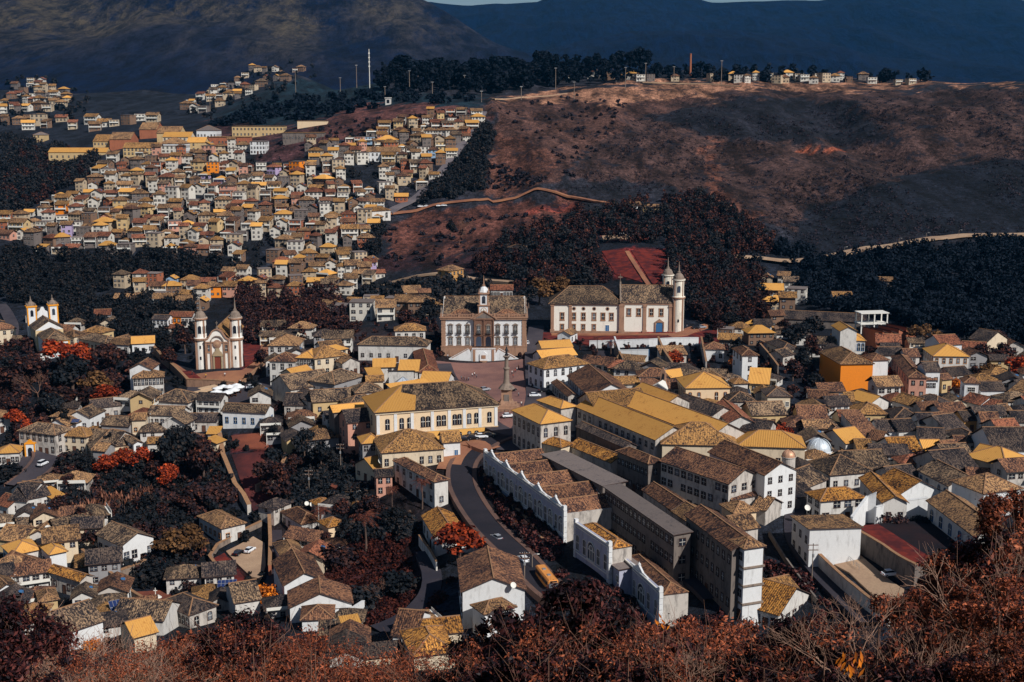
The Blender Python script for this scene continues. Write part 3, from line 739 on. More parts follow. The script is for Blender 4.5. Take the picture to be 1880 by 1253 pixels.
T(1746,690,1784,687, 9, 4, 'gx','dark','old','dark roofed cottage under the white school building')
T(1730,698,1750,696, 6, 5, 'gx','brown','tan','small tan cottage left of the orange flowering bush', cols=2)
T(1770,703,1799,704, 8, 9, 'hip','brown','bright','white tower-like house with a triple window on the right slope', rows=2, cols=1, ww=2.4, style='white')
T(1800,717,1846,717, 9, 6.5, 'gx','dark','bright','white house with three dark doors beside the tower-like house', rows=1, cols=4, wh=2.4, ww=1.3)
T(1847,722,1890,732, 16, 5, 'gx','tan','grey','grey gabled house cut by the right frame edge', cols=3)
T(1484,731,1523,732, 8, 6, 'gx','brown','bright','white house with a brown roof and three windows below the hedge', rows=1, cols=3, skip=0)
T(1523,738,1546,737, 7, 4, 'gx','brown','old','low brown roof between the three-window house and amber roof', cols=2)
T(1545,737,1569,738, 7, 4, 'sb','ytan','cream','small dull amber slope beside the pale porch')
T(1556,730,1597,742, 9, 4.5, 'gx','yellow','white','bright amber roof pointing towards the orange house', win='')
T(1573,761,1631,761, 12, 4, 'hip','ytan','tan','dull amber roof with a bright amber right slope', cols=4)
T(1636,735,1676,747, 9, 5, 'gx','ytan','white','white house with mixed amber and brown roof below the ruins', cols=3)
T(1720,741,1746,738, 10, 5, 'hip','dark','grey','dark roofed house with a blue-grey side wall', cols=2)
T(1728,755,1756,755, 6, 3.5, 'gx','rust','white','small rust roof in front of the blue-grey walled house', cols=2)
T(1764,735,1800,744, 9, 4, 'gx','rust','bright','white walled house with rust roof on the right slope', cols=3)
T(1800,744,1836,748, 7, 4, 'gx','rust','tan','long rust roof joined to the white walled house')
T(1843,758,1861,757, 8, 5, 'gx','tan','bright','white end house near the right frame edge', cols=1)
T(1466,772,1521,773, 14, 4, 'gx','brown','tan','big brown roof with a hatch in the lower right quarter', cols=4, rows=1)
T(1526,793,1549,793, 8, 6, 'hip','dark','white','white dormer-like house with dark roof and two windows', cols=2, rows=1)
T(1546,782,1583,782, 14, 4, 'gx','rust','white','rust roofed house with satellite dishes left of the plain slope', cols=3)
T(1585,803,1620,801, 16, 5, 'sb','brown','white','long plain brown slope with no ridge in the right quarter', cols=2)
T(1612,792,1650,792, 10, 5, 'gx','dark','bright','dark roof with two white-walled windows in the right quarter', cols=2, rows=1, wh=1.8)
T(1650,792,1686,790, 10, 5, 'gx','dark','white','nearly black roof right of the two white-walled windows', cols=2)
T(1642,768,1691,768, 11, 4, 'hip','dark','old','dark pyramid roof in the middle of the right quarter')
T(1689,779,1720,779, 10, 4.5, 'gx','dark','white','dark roof above a white wall right of the dark pyramid roof', cols=3)
T(1718,775,1743,773, 8, 4, 'gx','brown','old','small brown roof right of the white-walled dark roof')
T(1733,794,1754,793, 9, 4, 'sb','yellow','white','little bright amber slope with a pale wall among dark roofs', cols=1)
T(1743,797,1782,792, 16, 4, 'gx','dark','old','long dark roof right of the little bright amber slope')
T(1770,773,1801,772, 9, 4, 'gx','dark','ochre','dark roof with ochre wall on the right slope')
T(1802,775,1837,776, 9, 5, 'gx','brown','white','brown roof over three white-framed windows on the right slope', cols=3, rows=1, style='white')
T(1837,796,1880,794, 12, 4, 'gx','rust','old','rust-brown roof at the right frame edge')
T(1862,775,1895,775, 10, 4, 'gx','dark','old','dark roof cut by the right frame edge')
T(1770,813,1816,811, 13, 4, 'hip','dark','white','dark hipped roof above a white wall, right quarter', cols=4)
T(1824,827,1896,827, 18, 5, 'gx','dark','bright','great dark roof with two arched windows at the right frame edge', cols=4, arch=True, rows=1)
T(1553,815,1592,809, 12, 5, 'gx','yellow','white','bright amber roof below the plain brown slope', cols=2)
T(1592,806,1618,810, 8, 5, 'gx','brown','bright','small white house with one window beside the bright amber roof', cols=1, rows=1)
T(1545,826,1568,826, 8, 3, 'sb','ytan','old','small dull amber roof right of the large white dome', win='')
T(1575,829,1605,829, 10, 4, 'gx','ytan','cream','dull amber roof behind the bushes right of the dome', cols=2)
T(1640,831,1694,829, 12, 4.5, 'gx','mottled','bright','amber speckled roof with a white gable end above bare trees', win='')
T(1697,828,1732,828, 9, 4, 'gx','yellow','white','bright amber roof over two dark openings above bare trees', cols=2, rows=1, ww=1.8)
T(1688,809,1738,811, 11, 4, 'gx','dark','old','broad dark roof left of the bright amber slope')
T(1756,816,1776,816, 7, 4, 'gx','brown','white','small brown roof with one dark window, right quarter', cols=1)
T(1780,838,1832,850, 11, 4, 'gx','yellow','cream','amber edged gable roof near the right frame edge', cols=2)
T(1738,828,1766,826, 8, 4, 'gx','brown','old','brown roof beside the amber roof with two dark openings')
T(1735,868,1800,862, 16, 4, 'gx','dark','old','big dark roof in the lower right of the old town')
T(1740,845,1792,842, 12, 4, 'gx','old','old','old brown roof behind the amber edged gable roof')
T(1848,858,1900,845, 14, 5, 'hip','yellow','cream','big amber roof at the right frame edge above the bushes', win='')
T(1478,848,1524,873, (1610,868), 5, 'hip','old','white','wide old roof with a white wall below the large dome', cols=4, rows=1)
T(1560,868,1640,864, 16, 4, 'gx','old','old','broad brown roof in the middle below the large dome', win='')
T(1475,898,1520,880, 12, 4, 'gx','old','old','low dark roof behind the two amber-roofed white houses', win='')
T(1684,863,1741,893, 11, 4.5, 'gx','old','white','long white wall with four arched windows under a brown roof', cols=5, rows=1, arch=True, wh=2, skip=0, style='blue', win='f')
T(1640,880,1690,874, 9, 3.5, 'gx','dark','old','dark back roof left of the wall with four arched windows', win='')
# ---- lower right
T(1452,947,1485,981, (1562,958), 8.5, 'sr','tan','bright','white house with a sloping tan roof and a huge blank white side', rows=2, cols=3, door=0, pitch=.18, win='f')
T(1506,921,1590,914, 8, 6, 'hip','mottled','white','white two-storey house with amber hipped roof above the blank white house', rows=2, cols=4, wh=1.7, ww=1.7, skip=.2)
k3 = T(1577,877,1620,923, (1662,917), 6, 'gx','mottled','white','white house with amber and black roof beside the boundary wall', rows=1, cols=2, win='fr')
T(1650,909,1729,901, 12, 5, 'gy','mottled','bright','white gabled house with an amber roof behind the boundary wall', rows=1, cols=2, win='f')
T(1701,919,1790,986, 10, 6, 'gx','tan','white','long white house with four arched blue windows lower right', rows=1, cols=5, arch=True, style='blue', wh=2.6, ww=1.5, skip=0, door=0, win='f')
T(1745,883,1806,907, (1862,891), 7, 'hip','tan','bright','white corner house with hipped tan roof and a white grid window', rows=1, cols=2, style='white', wh=2.4, ww=2.4, skip=0, door=0, win='r')
T(1364,1111,1430,1130, (1502,1094), 4, 'gx','mottled','white','white house with amber roofs nearest the lower right thicket', rows=1, cols=4, ww=1.6)
T(1420,1096,1470,1085, 9, 4, 'gx','ytan','white','dull amber roof behind the nearest house at the lower right', win='')
T(1380,932,1406,938, 9, 4, 'gx','tan','old','small tan roof squeezed behind the banded white tower', win='')
T(1420,900,1460,895, 8, 3.5, 'gx','rust','dark','low rust roof among dark walls by the lane', win='')
T(1440,918,1500,908, 6, 4, 'sb','dark','dark','dark lean-to along the lane below the rust roof', win='')
T(1303,901,1343,918, (1391,906), 6, 'hip','brown','old','brown hipped roof at the end of the long white gabled block', rows=1, cols=3)
T(1322,926,1347,943, (1394,940), 8, 'hip','tan','peach','small tower-like house with pale tan hipped roof', rows=1, cols=2, win='f')
# ---- lower left
T(15,918,49,921, 15, 5, 'gx','dark','white','dark roofed house at the left above the tan rooftops', rows=1, cols=2)
T(50,917,93,908, 14, 4.5, 'gx','dark','white','second dark roof at the left with a satellite dish', rows=1, cols=3)
T(-12,925,14,932, 9, 4, 'gx','rust','white','rust roof at the left frame edge below the paved yard')
T(95,916,119,908, 7, 3, 'sb','yellow','old','flat bright yellow carport roof beside the dark roofs', win='')
T(-10,990,40,996, 11, 4, 'gx','tan','tan','tan roof with a barred skylight at the left frame edge', win='')
T(47,986,96,985, 8, 4, 'gy','tan','white','small tan gabled house with white front at the lower left', cols=2, rows=1)
T(35,972,60,968, 6, 4, 'sb','old','tan','beige walled shed above the tan gabled house')
T(22,1020,78,1008, 10, 5, 'hip','yellow','white','bright amber roof at the lower left above the bare branches')
T(90,1019,124,1012, 9, 6, 'hip','yellow','bright','white tower-like house with small amber hipped roof, lower left', cols=1, rows=1, win='l')
T(40,1052,96,1034, 12, 3.5, 'gy','brown','bright','brown gabled house with a white gable, lower left', win='')
T(85,1049,146,1068, (174,1058), 5, 'gx','mottled','old','long house with amber patch and dark doors, lower left', rows=1, cols=7)
T(-30,1042,20,1050, 10, 4, 'hip','tan','white','tan roof at the left frame edge behind bare branches', win='')
e7 = T(223,1003,284,986, (195,976,0), 6.5, 'gy','old','bright','white villa with big front gable and balcony amid dark trees', rows=1, cols=4, wh=2.2, ww=1.5, skip=0, win='fl', style='dark')
T(406,971,452,960, (380,944,0), 5, 'hip','tan','white','white cottage with a hipped roof right of the villa', rows=1, cols=2, ww=1.2, style='ochre', skip=0)
T(291,1105,347,1130, (388,1106), 4.5, 'hip','dark','old','low house with seven arched openings facing the garden cross', rows=1, cols=7, arch=True, wh=2, ww=1.2, skip=0)
T(112,1166,192,1139, 13, 5, 'gx','old','bright','big dark roof with long white wall behind bare branches', win='')
T(205,1135,300,1140, 11, 4, 'gx','old','white','dark roof stretching below the tilted solar panel', win='')
T(-12,1090,38,1078, 9, 6, 'gy','tan','bright','white house hidden behind bare branches at the lower left', cols=2)
T(72,1106,108,1100, 8, 4, 'hip','tan','tan','tan roof seen through bare branches, lower left', win='')
T(16,1142,75,1140, 10, 4, 'hip','ytan','white','amber-tan roof seen through bare branches at the bottom left', win='')
T(245,1172,290,1160, 9, 4, 'gx','yellow','cream','amber roof with a small panel at the bottom left', win='')
T(430,1108,480,1100, 12, 4, 'gx','old','white','grey-brown roof beside the narrow dark lane', win='')
# ---- lower middle
T(515,940,553,963, (586,949), 4.5, 'hip','brown','white','brown hipped house with dishes above the palm garden', rows=1, cols=4)
T(583,957,602,969, (624,953), 5, 'hip','mottled','peach','small peach house with amber roof among palms', rows=1, cols=2)
T(585,931,614,926, 7, 4, 'hip','mottled','cream','tiny amber roofed house above the peach house')
T(645,930,661,930, 4, 3, 'hip','mottled','white','tiny kiosk-like hut with amber roof by the terraces', rows=1, cols=1)
T(518,1025,562,1019, 13, 4.5, 'hip','tan','white','first of three stacked brown roofs by the dark lane', win='')
T(520,1076,599,1066, (519,1028,0), 4.5, 'gy','brown','bright','middle of three stacked brown roofs with patched white gable', win='')
T(530,1117,648,1108, 11, 4, 'gy','brown','bright','wide white gable with brown roof and a mesh dish', win='', pitch=.42)
T(552,1139,613,1136, 8, 3, 'hip','brown','bright','low brown roof in front of the wide white gable', win='')
T(718,1166,764,1170, 13, 4, 'gx','brown','bright','brown roof above the foreground shrubs beside a dark lane', win='')
T(758,1206,838,1196, 13, 3.5, 'hip','mottled','cream','amber speckled roof half buried in the foreground shrubs', win='')
T(775,1168,850,1160, 8, 3.5, 'gx','mottled','cream','speckled amber roof behind the half-buried one', win='')
T(635,1165,668,1160, 6, 4, 'sb','yellow','white','small bright amber slope by the white terrace', win='')
f12 = T(847,1087,966,1083, (831,1027,0), 8, 'gy','brown','bright','large gabled white house beside the street with the bus', win='l', rows=2, cols=8, pitch=.42, style='dark')
T(889,1128,948,1114, 6, 5.5, 'hip','tan','bright','low tan extension roof in front of the large gabled house', name='outbuilding', win='')
T(774,947,798,987, (852,972), 5.5, 'gx','mottled','white','amber roofed house with white side behind the round red tree', rows=1, cols=4, win='f')
# ================================================================ landmarks
def statue(m, x, y, z, s=1.0, mt=0):
    m.lathe((x, y, z), [(.5 * s, 0), (.5 * s, .5 * s), (.3 * s, .6 * s), (.34 * s, 1.2 * s), (.42 * s, 1.7 * s), (.3 * s, 2.1 * s), (.12 * s, 2.25 * s), (.2 * s, 2.45 * s), (.1 * s, 2.75 * s)], 8, mt)
def cupola(m, x, y, z, r, mt, mt2, n=12, spire=3.):
    m.lathe((x, y, z), [(r * 1.15, 0), (r * 1.15, .35), (r, .4), (r * .95, r * .45), (r * .7, r * .9), (r * .35, r * 1.15), (r * .22, r * 1.25)], n, mt)
    m.lathe((x, y, z + r * 1.2), [(r * .3, 0), (r * .34, .5), (r * .16, .7), (r * .1, spire * .6), (.06, spire)], 8, mt2)
    m.lathe((x, y, z + r * 1.2 + spire * .55), [(.05, 0), (.3, .3), (.05, .6)], 8, mt2)
def cross(m, x, y, z, h, mt):
    m.box(x - .08, x + .08, y - .08, y + .08, z, z + h, mt); m.box(x - h * .22, x + h * .22, y - .07, y + .07, z + h * .62, z + h * .72, mt)
def arch_pts(w, h, n=8):
    return [(-w / 2, 0), (w / 2, 0)] + [(w / 2 * math.cos(math.pi * k / n), h - w / 2 + w / 2 * math.sin(math.pi * k / n)) for k in range(n + 1)]

def museum():
    g = hit(888.5, 657, 0); z = g.z; a, b = onz(811, 657, z), onz(966, 657, z)
    L = (b - a).length; rz = math.atan2(b.y - a.y, b.x - a.x); c = (a + b) / 2
    t = empty('museum_palace', (c.x, c.y, z), rz, 'grand white palace with clock tower and double stair at the head of the square', 'museum')
    D = 28; hw = L / 2
    m = MB(); m.box(-hw + .3, hw - .3, .3, D, -3, 17.2); m.obj('wall', W['bright'], t)
    m = MB(); m.box(-hw - .25, hw + .25, -.25, D + .25, -3, 4.7); m.box(-hw - .4, hw + .4, -.4, D + .4, 4.7, 5.05)
    m.obj('plinth', STONE, t)
    for x0 in (-hw, hw - 1.7):
        m = MB()
        for k in range(15): m.box(x0 - (.1 if k % 2 else 0), x0 + 1.7 + (.1 if k % 2 else 0), 0, 1.7, 5.05 + k * .75, 5.05 + k * .75 + .7)
        m.obj('corner_pilaster', STONE, t)
    m = MB(); m.box(-hw - .5, hw + .5, -.5, D + .5, 16.3, 17.0); m.box(-hw - .8, hw + .8, -.8, D + .8, 17.0, 17.3); m.obj('cornice', STONE, t)
    m = MB()
    for y0, y1, x0, x1 in ((-.4, -.1, -hw, hw), (D + .1, D + .4, -hw, hw), (0, D, -hw - .3, -hw), (0, D, hw, hw + .3)): m.box(x0, x1, y0, y1, 17.3, 17.5); m.box(x0, x1, y0, y1, 18.4, 18.65)
    for k in range(54):
        x = -hw + (k + .5) * L / 54
        if abs(x) > 4.4: m.box(x - .14, x + .14, -.36, -.14, 17.5, 18.4)
    for x in (-hw, -hw / 2 - 1.5, -4.6, 4.6, hw / 2 + 1.5, hw): m.box(x - .4, x + .4, -.55, .2, 17.3, 18.9)
    for k in range(30):
        for sx in (-hw - .15, hw + .15): m.box(sx - .1, sx + .1, k * D / 30, k * D / 30 + .3, 17.5, 18.4)
    m.obj('balustrade', STONE, t)
    for x in (-hw, hw):
        for y in (0, D): m = MB(); statue(m, x, y, 18.6, 1.15); m.obj('statue', STONEG, t)
    ro = roof_obj(t, L - 1.2, D - 1.5, 17.5, 'gx', RM['old'], 0, .5, 0, D / 2)
    m = MB(); m.prism([(.8, 17.4), (D - .8, 17.4), (D / 2, 17.4 + D * .24)], -.3, .3); m.obj('side_gable', W['white'], t, (-hw + .7, 0, 0), R(90)); m = MB(); m.prism([(.8, 17.4), (D - .8, 17.4), (D / 2, 17.4 + D * .24)], -.3, .3); m.obj('side_gable', W['white'], t, (hw - .7, 0, 0), R(90))
    for s in (-1, 1): roof_obj(t, 12, 9, 17.6, 'hip', RM['brown'], 0, .5, s * 9.6, 5.2, 0, name='dormer_roof')
    # windows: surround (frame), pane, balcony
    def win(x, z0, w, h, balc=False, name='window'):
        m = MB(); p = arch_pts(w, h, 6); m.prism([(x_, z_) for x_, z_ in [(-w / 2, 0), (w / 2, 0), (w / 2, h - .3), (w * .3, h), (-w * .3, h), (-w / 2, h - .3)]], -.04, .02, 0)
        m.box(-w / 2, w / 2, -.07, -.041, h * .5, h * .53, 1); m.box(-.04, .04, -.07, -.041, 0, h, 1); m.box(-w / 4 - .02, -w / 4 + .02, -.065, -.041, 0, h * .9, 1); m.box(w / 4 - .02, w / 4 + .02, -.065, -.041, 0, h * .9, 1)
        wn = m.obj(name, [GLASS, TRIM], t, (x, .3, z0))
        m = MB(); m.box(-w / 2 - .26, -w / 2, -.22, 0, -.1, h); m.box(w / 2, w / 2 + .26, -.22, 0, -.1, h); m.box(-w / 2 - .55, w / 2 + .55, -.3, 0, h, h + .3)
        m.prism([(-w / 2 - .3, h + .3), (w / 2 + .3, h + .3), (w / 4, h + .75), (-w / 4, h + .75)], -.28, 0); m.box(-w / 2 - .4, w / 2 + .4, -.3, 0, -.35, -.1)
        m.obj('window_surround', STONEG, wn)
        if balc:
            m = MB(); m.box(-w / 2 - .4, w / 2 + .4, -.9, -.3, -.3, -.15)
            for k in range(9): m.box(-w / 2 - .35 + k * (w + .7) / 8 - .03, -w / 2 - .35 + k * (w + .7) / 8 + .03, -.88, -.82, -.15, .9)
            m.box(-w / 2 - .4, w / 2 + .4, -.9, -.8, .9, 1.0); m.obj('balcony', DARKMETAL, wn)
    for x in (-14.0, -10.4, -6.8, 5.9, 9.5, 13.2): win(x, 5.6, 1.35, 3.0); win(x, 10.5, 1.35, 3.3, True)
    # central bay
    m = MB(); m.box(-4.3, 4.3, -.9, .3, 5.05, 16.2, 0); m.box(-4.5, 4.5, -1.1, .3, 9.3, 9.9, 0); m.box(-4.7, 4.7, -1.2, .3, 16.2, 16.7, 0)
    for x in (-4.1, -.2, 3.7): m.lathe((x + .2, -1.05, 5.05), [(.4, 0), (.32, .3), (.28, 3.9), (.42, 4.3)], 8, 0); m.lathe((x + .2, -1.05, 9.9), [(.4, 0), (.3, .3), (.26, 5.6), (.42, 6.3)], 8, 0)
    m.obj('portico', wallmat('carved_brown_stone', (124, 92, 76), .8, (70, 50, 46)), t)
    for x in (-2.1, 1.9):
        m = MB(); m.prism(arch_pts(2.2, 4.1), -.06, 0); m.obj('doorway', GLASS, t, (x, -.9, 5.1))
        win(x, 10.6, 1.3, 3.2, True)
        CHILD[t.name][-1].location.y = -.9
    m = MB(); m.prism([(-5.2, 16.7), (5.2, 16.7), (0, 20.0)], -1.3, 2.5, 0); m.prism([(-3.6, 17.0), (3.6, 17.0), (0, 19.2)], -1.36, -1.2, 1)
    m.beam((-5.5, -1.5, 16.75), (0, -1.5, 20.2), .5, .35, 0); m.beam((5.5, -1.5, 16.75), (0, -1.5, 20.2), .5, .35, 0); m.obj('pediment', [STONE, W['dark']], t)
    m = MB(); m.box(-2.2, 2.2, -.3, 4.1, 17.3, 22.2, 0); m.box(-1.8, 1.8, .1, 3.7, 22.2, 27.2, 0)
    tw = m.obj('clock_tower', W['bright'], t)
    m = MB()
    for sx in (-1, 1):
        m.box(sx * 2.1 - .25, sx * 2.1 + .25, -.42, .2, 17.3, 22.2); m.box(sx * 1.65 - .25, sx * 1.65 + .25, -.02, .5, 22.2, 27.2)
    m.box(-2.6, 2.6, -.7, 4.5, 22.0, 22.5); m.box(-2.4, 2.4, -.5, 4.3, 27.0, 27.6); m.obj('tower_trim', STONE, tw)
    m = MB(); m.lathe((0, 0, 0), [(1.25, 0), (1.25, .12), (1.05, .16)], 20, 1); m.lathe((0, 0, .1), [(1.0, 0), (1.0, .08)], 20, 0)
    m.box(-.05, .05, 0, .75, .18, .24, 2); m.box(0, .55, -.05, .05, .18, .24, 2)
    cl = m.obj('clock_face', [TRIM, STONE, DARKMETAL], tw, (0, -.3, 20.1)); cl.rotation_euler = (R(90), 0, 0)
    m = MB(); m.prism(arch_pts(1.5, 3.2), -.05, .05); m.obj('belfry_opening', GLASS, tw, (0, .08, 23.0))
    m = MB(); m.lathe((0, 0, 23.4), [(.62, 0), (.5, .4), (.4, .9), (.15, 1.2)], 10); m.obj('bell', DARKMETAL, tw, (0, -.02, 0)).scale = (1, .3, 1)
    m = MB(); cupola(m, 0, 1.9, 27.6, 2.0, 0, 1, 8, 4.6)
    for sx in (-1.9, 1.9):
        for y in (0, 3.8): m.lathe((sx, y, 27.6), [(.3, 0), (.34, .5), (.1, 1.3), (.05, 1.8)], 6, 1)
    m.obj('tower_dome', [W['bright'], STONE], tw)
    # double stair
    m = MB(); m.box(-5.0, 5.0, -6.5, -1.0, -2, 4.6, 0); st = m.obj('stair_landing', W['bright'], t)
    for s in (-1, 1):
        m = MB(); n_ = 16
        for k in range(n_):
            x0 = 5.0 + k * .52; m.box(min(s * x0, s * (x0 + .54)), max(s * x0, s * (x0 + .54)), -5.6, -2.0, -2, 4.6 - (k + 1) * 4.6 / n_)
        m.obj('stair_flight', STONE, t)
        m = MB(); m.beam((s * 5, -6, 2.9), (s * 13.2, -6, -1.6), .4, 5.4, 0); m.beam((s * 5, -6, 5.7), (s * 13.2, -6, 1.1), .6, .3, 1); m.obj('stair_wall', [W['bright'], STONE], t)
        m = MB(); m.box(s * 3.9 - .5, s * 3.9 + .5, -6.75, -6.5, -1, 4.7); m.obj('landing_pilaster', STONE, t)
    m = MB(); m.box(-5, 5, -6.6, -6.3, 5.4, 5.6)
    for k in range(20): m.box(-4.9 + k * .51, -4.75 + k * .51, -6.55, -6.35, 4.6, 5.4)
    m.obj('landing_rail', STONE, t)
    m = MB(); m.prism([(-1.6, -1), (1.6, -1), (1.6, 2.8), (.8, 3.4), (0, 4.1), (-.8, 3.4), (-1.6, 2.8)], -7.0, -6.5, 0); m.lathe((0, -7.4, -1), [(1.5, 0), (1.6, .9), (1.7, 1.1)], 10, 1); m.box(-.9, .9, -7.15, -7.0, 1.0, 2.4, 2)
    m.obj('fountain', [W['bright'], STONE, STONE], t)
    BUILT.append((c.x, c.y + 14, 20)); return t
museum()

def carmo():
    g = hit(1130, 612, 0); z = g.z; a, b = onz(1012, 611, z), onz(1234, 613, z)
    L = (b - a).length; rz = math.atan2(b.y - a.y, b.x - a.x); k = L / 222
    t = empty('large_church', (a.x, a.y, z), rz, 'long cream church with ochre pilasters and two round bell towers above the red lawn', 'church')
    X = lambda px: (px - 1012) * k
    h1 = 56 * k; D = 17; H1 = 13.2
    xm = X(1139)
    m = MB(); m.box(0, xm, 0, D, -3, H1); m.box(xm, X(1236), -.6, D + .6, -3, H1 + .6); m.obj('wall', wallmat('church_cream', (236, 231, 220), .3, (170, 140, 120)), t)
    m = MB(); m.box(-.15, xm, -.15, D + .1, -3, .9); m.box(xm, X(1236), -.75, D, -3, .9); m.obj('stone_base', STONE, t)
    m = MB(); m.box(-.3, xm, -.35, 0, H1 - .5, H1); m.box(xm - .2, X(1236), -1.0, -.6, H1, H1 + .5); m.obj('cornice', STONE, t)
    roof_obj(t, xm + 1, D, H1, 'hip', RM['old'], .8, .75, xm / 2, D / 2)
    roof_obj(t, X(1236) - xm, D + 1.2, H1 + .7, 'gx', RM['old'], .5, .72, (xm + X(1236)) / 2, D / 2)
    m = MB(); m.prism([(0, H1), (D, H1), (D, H1 + 1.5), (D / 2, H1 + 8.2), (0, H1 + 1.5)], -.3, .3); o = m.obj('gable_parapet', STONEG, t, (xm, 0, 0), R(90))
    m = MB(); cross(m, xm, D / 2, H1 + 8.2, 4.2, 0); m.lathe((xm, D / 2, H1 + 8), [(.5, 0), (.3, 1.0), (.5, 1.2)], 8); m.obj('roof_cross', STONEG, t)
    for px, w in ((1014, 1.4), (1047, 1.3), (1141, 2.2), (1183, 1.5), (1231, 1.8)):
        y = -.25 if px < 1130 else -.9
        m = MB(); m.box(X(px) - w / 2, X(px) + w / 2, y - .1, y + .7, 0, H1); m.box(X(px) - w / 2 - .25, X(px) + w / 2 + .25, y - .35, y + .6, -.5, 1.6); m.box(X(px) - w / 2 - .2, X(px) + w / 2 + .2, y - .3, y + .6, H1 - 1, H1 - .4)
        m.obj('pilaster', STONE, t)
    def win(px, z0, w, h, y, kind='r'):
        m = MB()
        if kind == 'o':
            m.lathe((0, 0, 0), [(w / 2, 0), (w / 2, .08)], 14, 0); m.lathe((0, 0, -.02), [(w / 2 + .35, 0), (w / 2 + .35, .07)], 14, 1)
            o = m.obj('round_window', [GLASS, STONE], t, (X(px), y, z0)); o.rotation_euler = (R(90), 0, 0); return
        me = window_mesh(w, h, 'ochre', False); o = put(t, me, X(px), y, z0, 0)
        m = MB(); m.box(-w / 2 - .45, w / 2 + .45, -.2, 0, h + .1, h + .45); m.box(-w / 2 - .4, -w / 2 - .12, -.16, 0, -.3, h + .1); m.box(w / 2 + .12, w / 2 + .4, -.16, 0, -.3, h + .1); m.box(-w / 2 - .5, w / 2 + .5, -.2, 0, -.5, -.15)
        m.obj('window_surround', STONE, o)
    for px in (1032, 1053.5, 1071, 1090.5, 1107, 1122.5): win(px, 6.0, 1.35, 2.9, 0)
    for px in (1053.5, 1071, 1090.5, 1115): win(px, 11.0, 1.1, 0, 0, 'o')
    for px in (1032, 1053.5, 1071, 1090.5): win(px, 1.5, 1.2, 2.2, 0)
    put(t, door_mesh(1.6, 3.6, 'blue'), X(1115), 0, 0, 0, 'side_door')
    for px in (1154, 1172, 1195, 1213): win(px, 8.2, 1.4, 2.9, -.6)
    m = MB(); m.prism(arch_pts(3.0, 5.2), -.2, 0, 0); m.prism([(-2.2, 5.2), (2.2, 5.2), (0, 6.8)], -.5, 0, 1); m.box(-2.1, -1.55, -.45, 0, 0, 5.2, 1); m.box(1.55, 2.1, -.45, 0, 0, 5.2, 1)
    m.obj('portal', [TRIMB, STONE], t, (X(1210), -.6, 0))
    # front bay between the towers
    xf = X(1236); m = MB(); m.box(xf, X(1246), 2, D - 2, -3, H1 + 2.5); m.obj('facade_bay', W['cream'], t)
    for i, (y, px) in enumerate(((.6, 1244), (D - .4, 1229))):
        x = X(px); tw = MB(); tw.lathe((x, y, -3), [(2.6, 0), (2.6, H1 + 5.7), (3.0, H1 + 6.0), (3.0, H1 + 6.6), (2.4, H1 + 6.8), (2.4, H1 + 13.6), (2.9, H1 + 13.9), (2.9, H1 + 14.4)], 20, 0)
        tw = tw.obj('bell_tower', wallmat('tower_cream%d' % i, (238, 230, 214), .55, (110, 96, 90)), t)
        m = MB()
        for q in range(4):
            an = R(45 + 90 * q); 
            m.box(x + 2.45 * math.cos(an) - .45, x + 2.45 * math.cos(an) + .45, y + 2.45 * math.sin(an) - .45, y + 2.45 * math.sin(an) + .45, -2, H1 + 2.7)
            m.box(x + 2.2 * math.cos(an) - .35, x + 2.2 * math.cos(an) + .35, y + 2.2 * math.sin(an) - .35, y + 2.2 * math.sin(an) + .35, H1 + 3.7, H1 + 11)
        m.lathe((x, y, H1 + 2.6), [(2.7, 0), (3.15, .3), (3.15, .8), (2.7, 1.0)], 20); m.obj('tower_pilasters', STONE, tw)
        for an in (-90, 0, 180):
            m = MB(); m.prism(arch_pts(1.3, 3.0), -.1, .1); o = m.obj('belfry_opening', GLASS, tw, (x + 2.36 * math.cos(R(an)), y + 2.36 * math.sin(R(an)), H1 + 5.6), R(an + 90))
        m = MB(); m.box(-.35, .35, -.06, .06, 0, 1.3); m.obj('slit_window', GLASS, tw, (x, y - 2.62, 5.5))
        m = MB(); cupola(m, x, y, H1 + 11.4, 2.3, 0, 0, 14, 5.2); m.obj('tower_dome', STONEG, tw)
    BUILT.append((a.x + L / 2, a.y + 8, 32))
carmo()

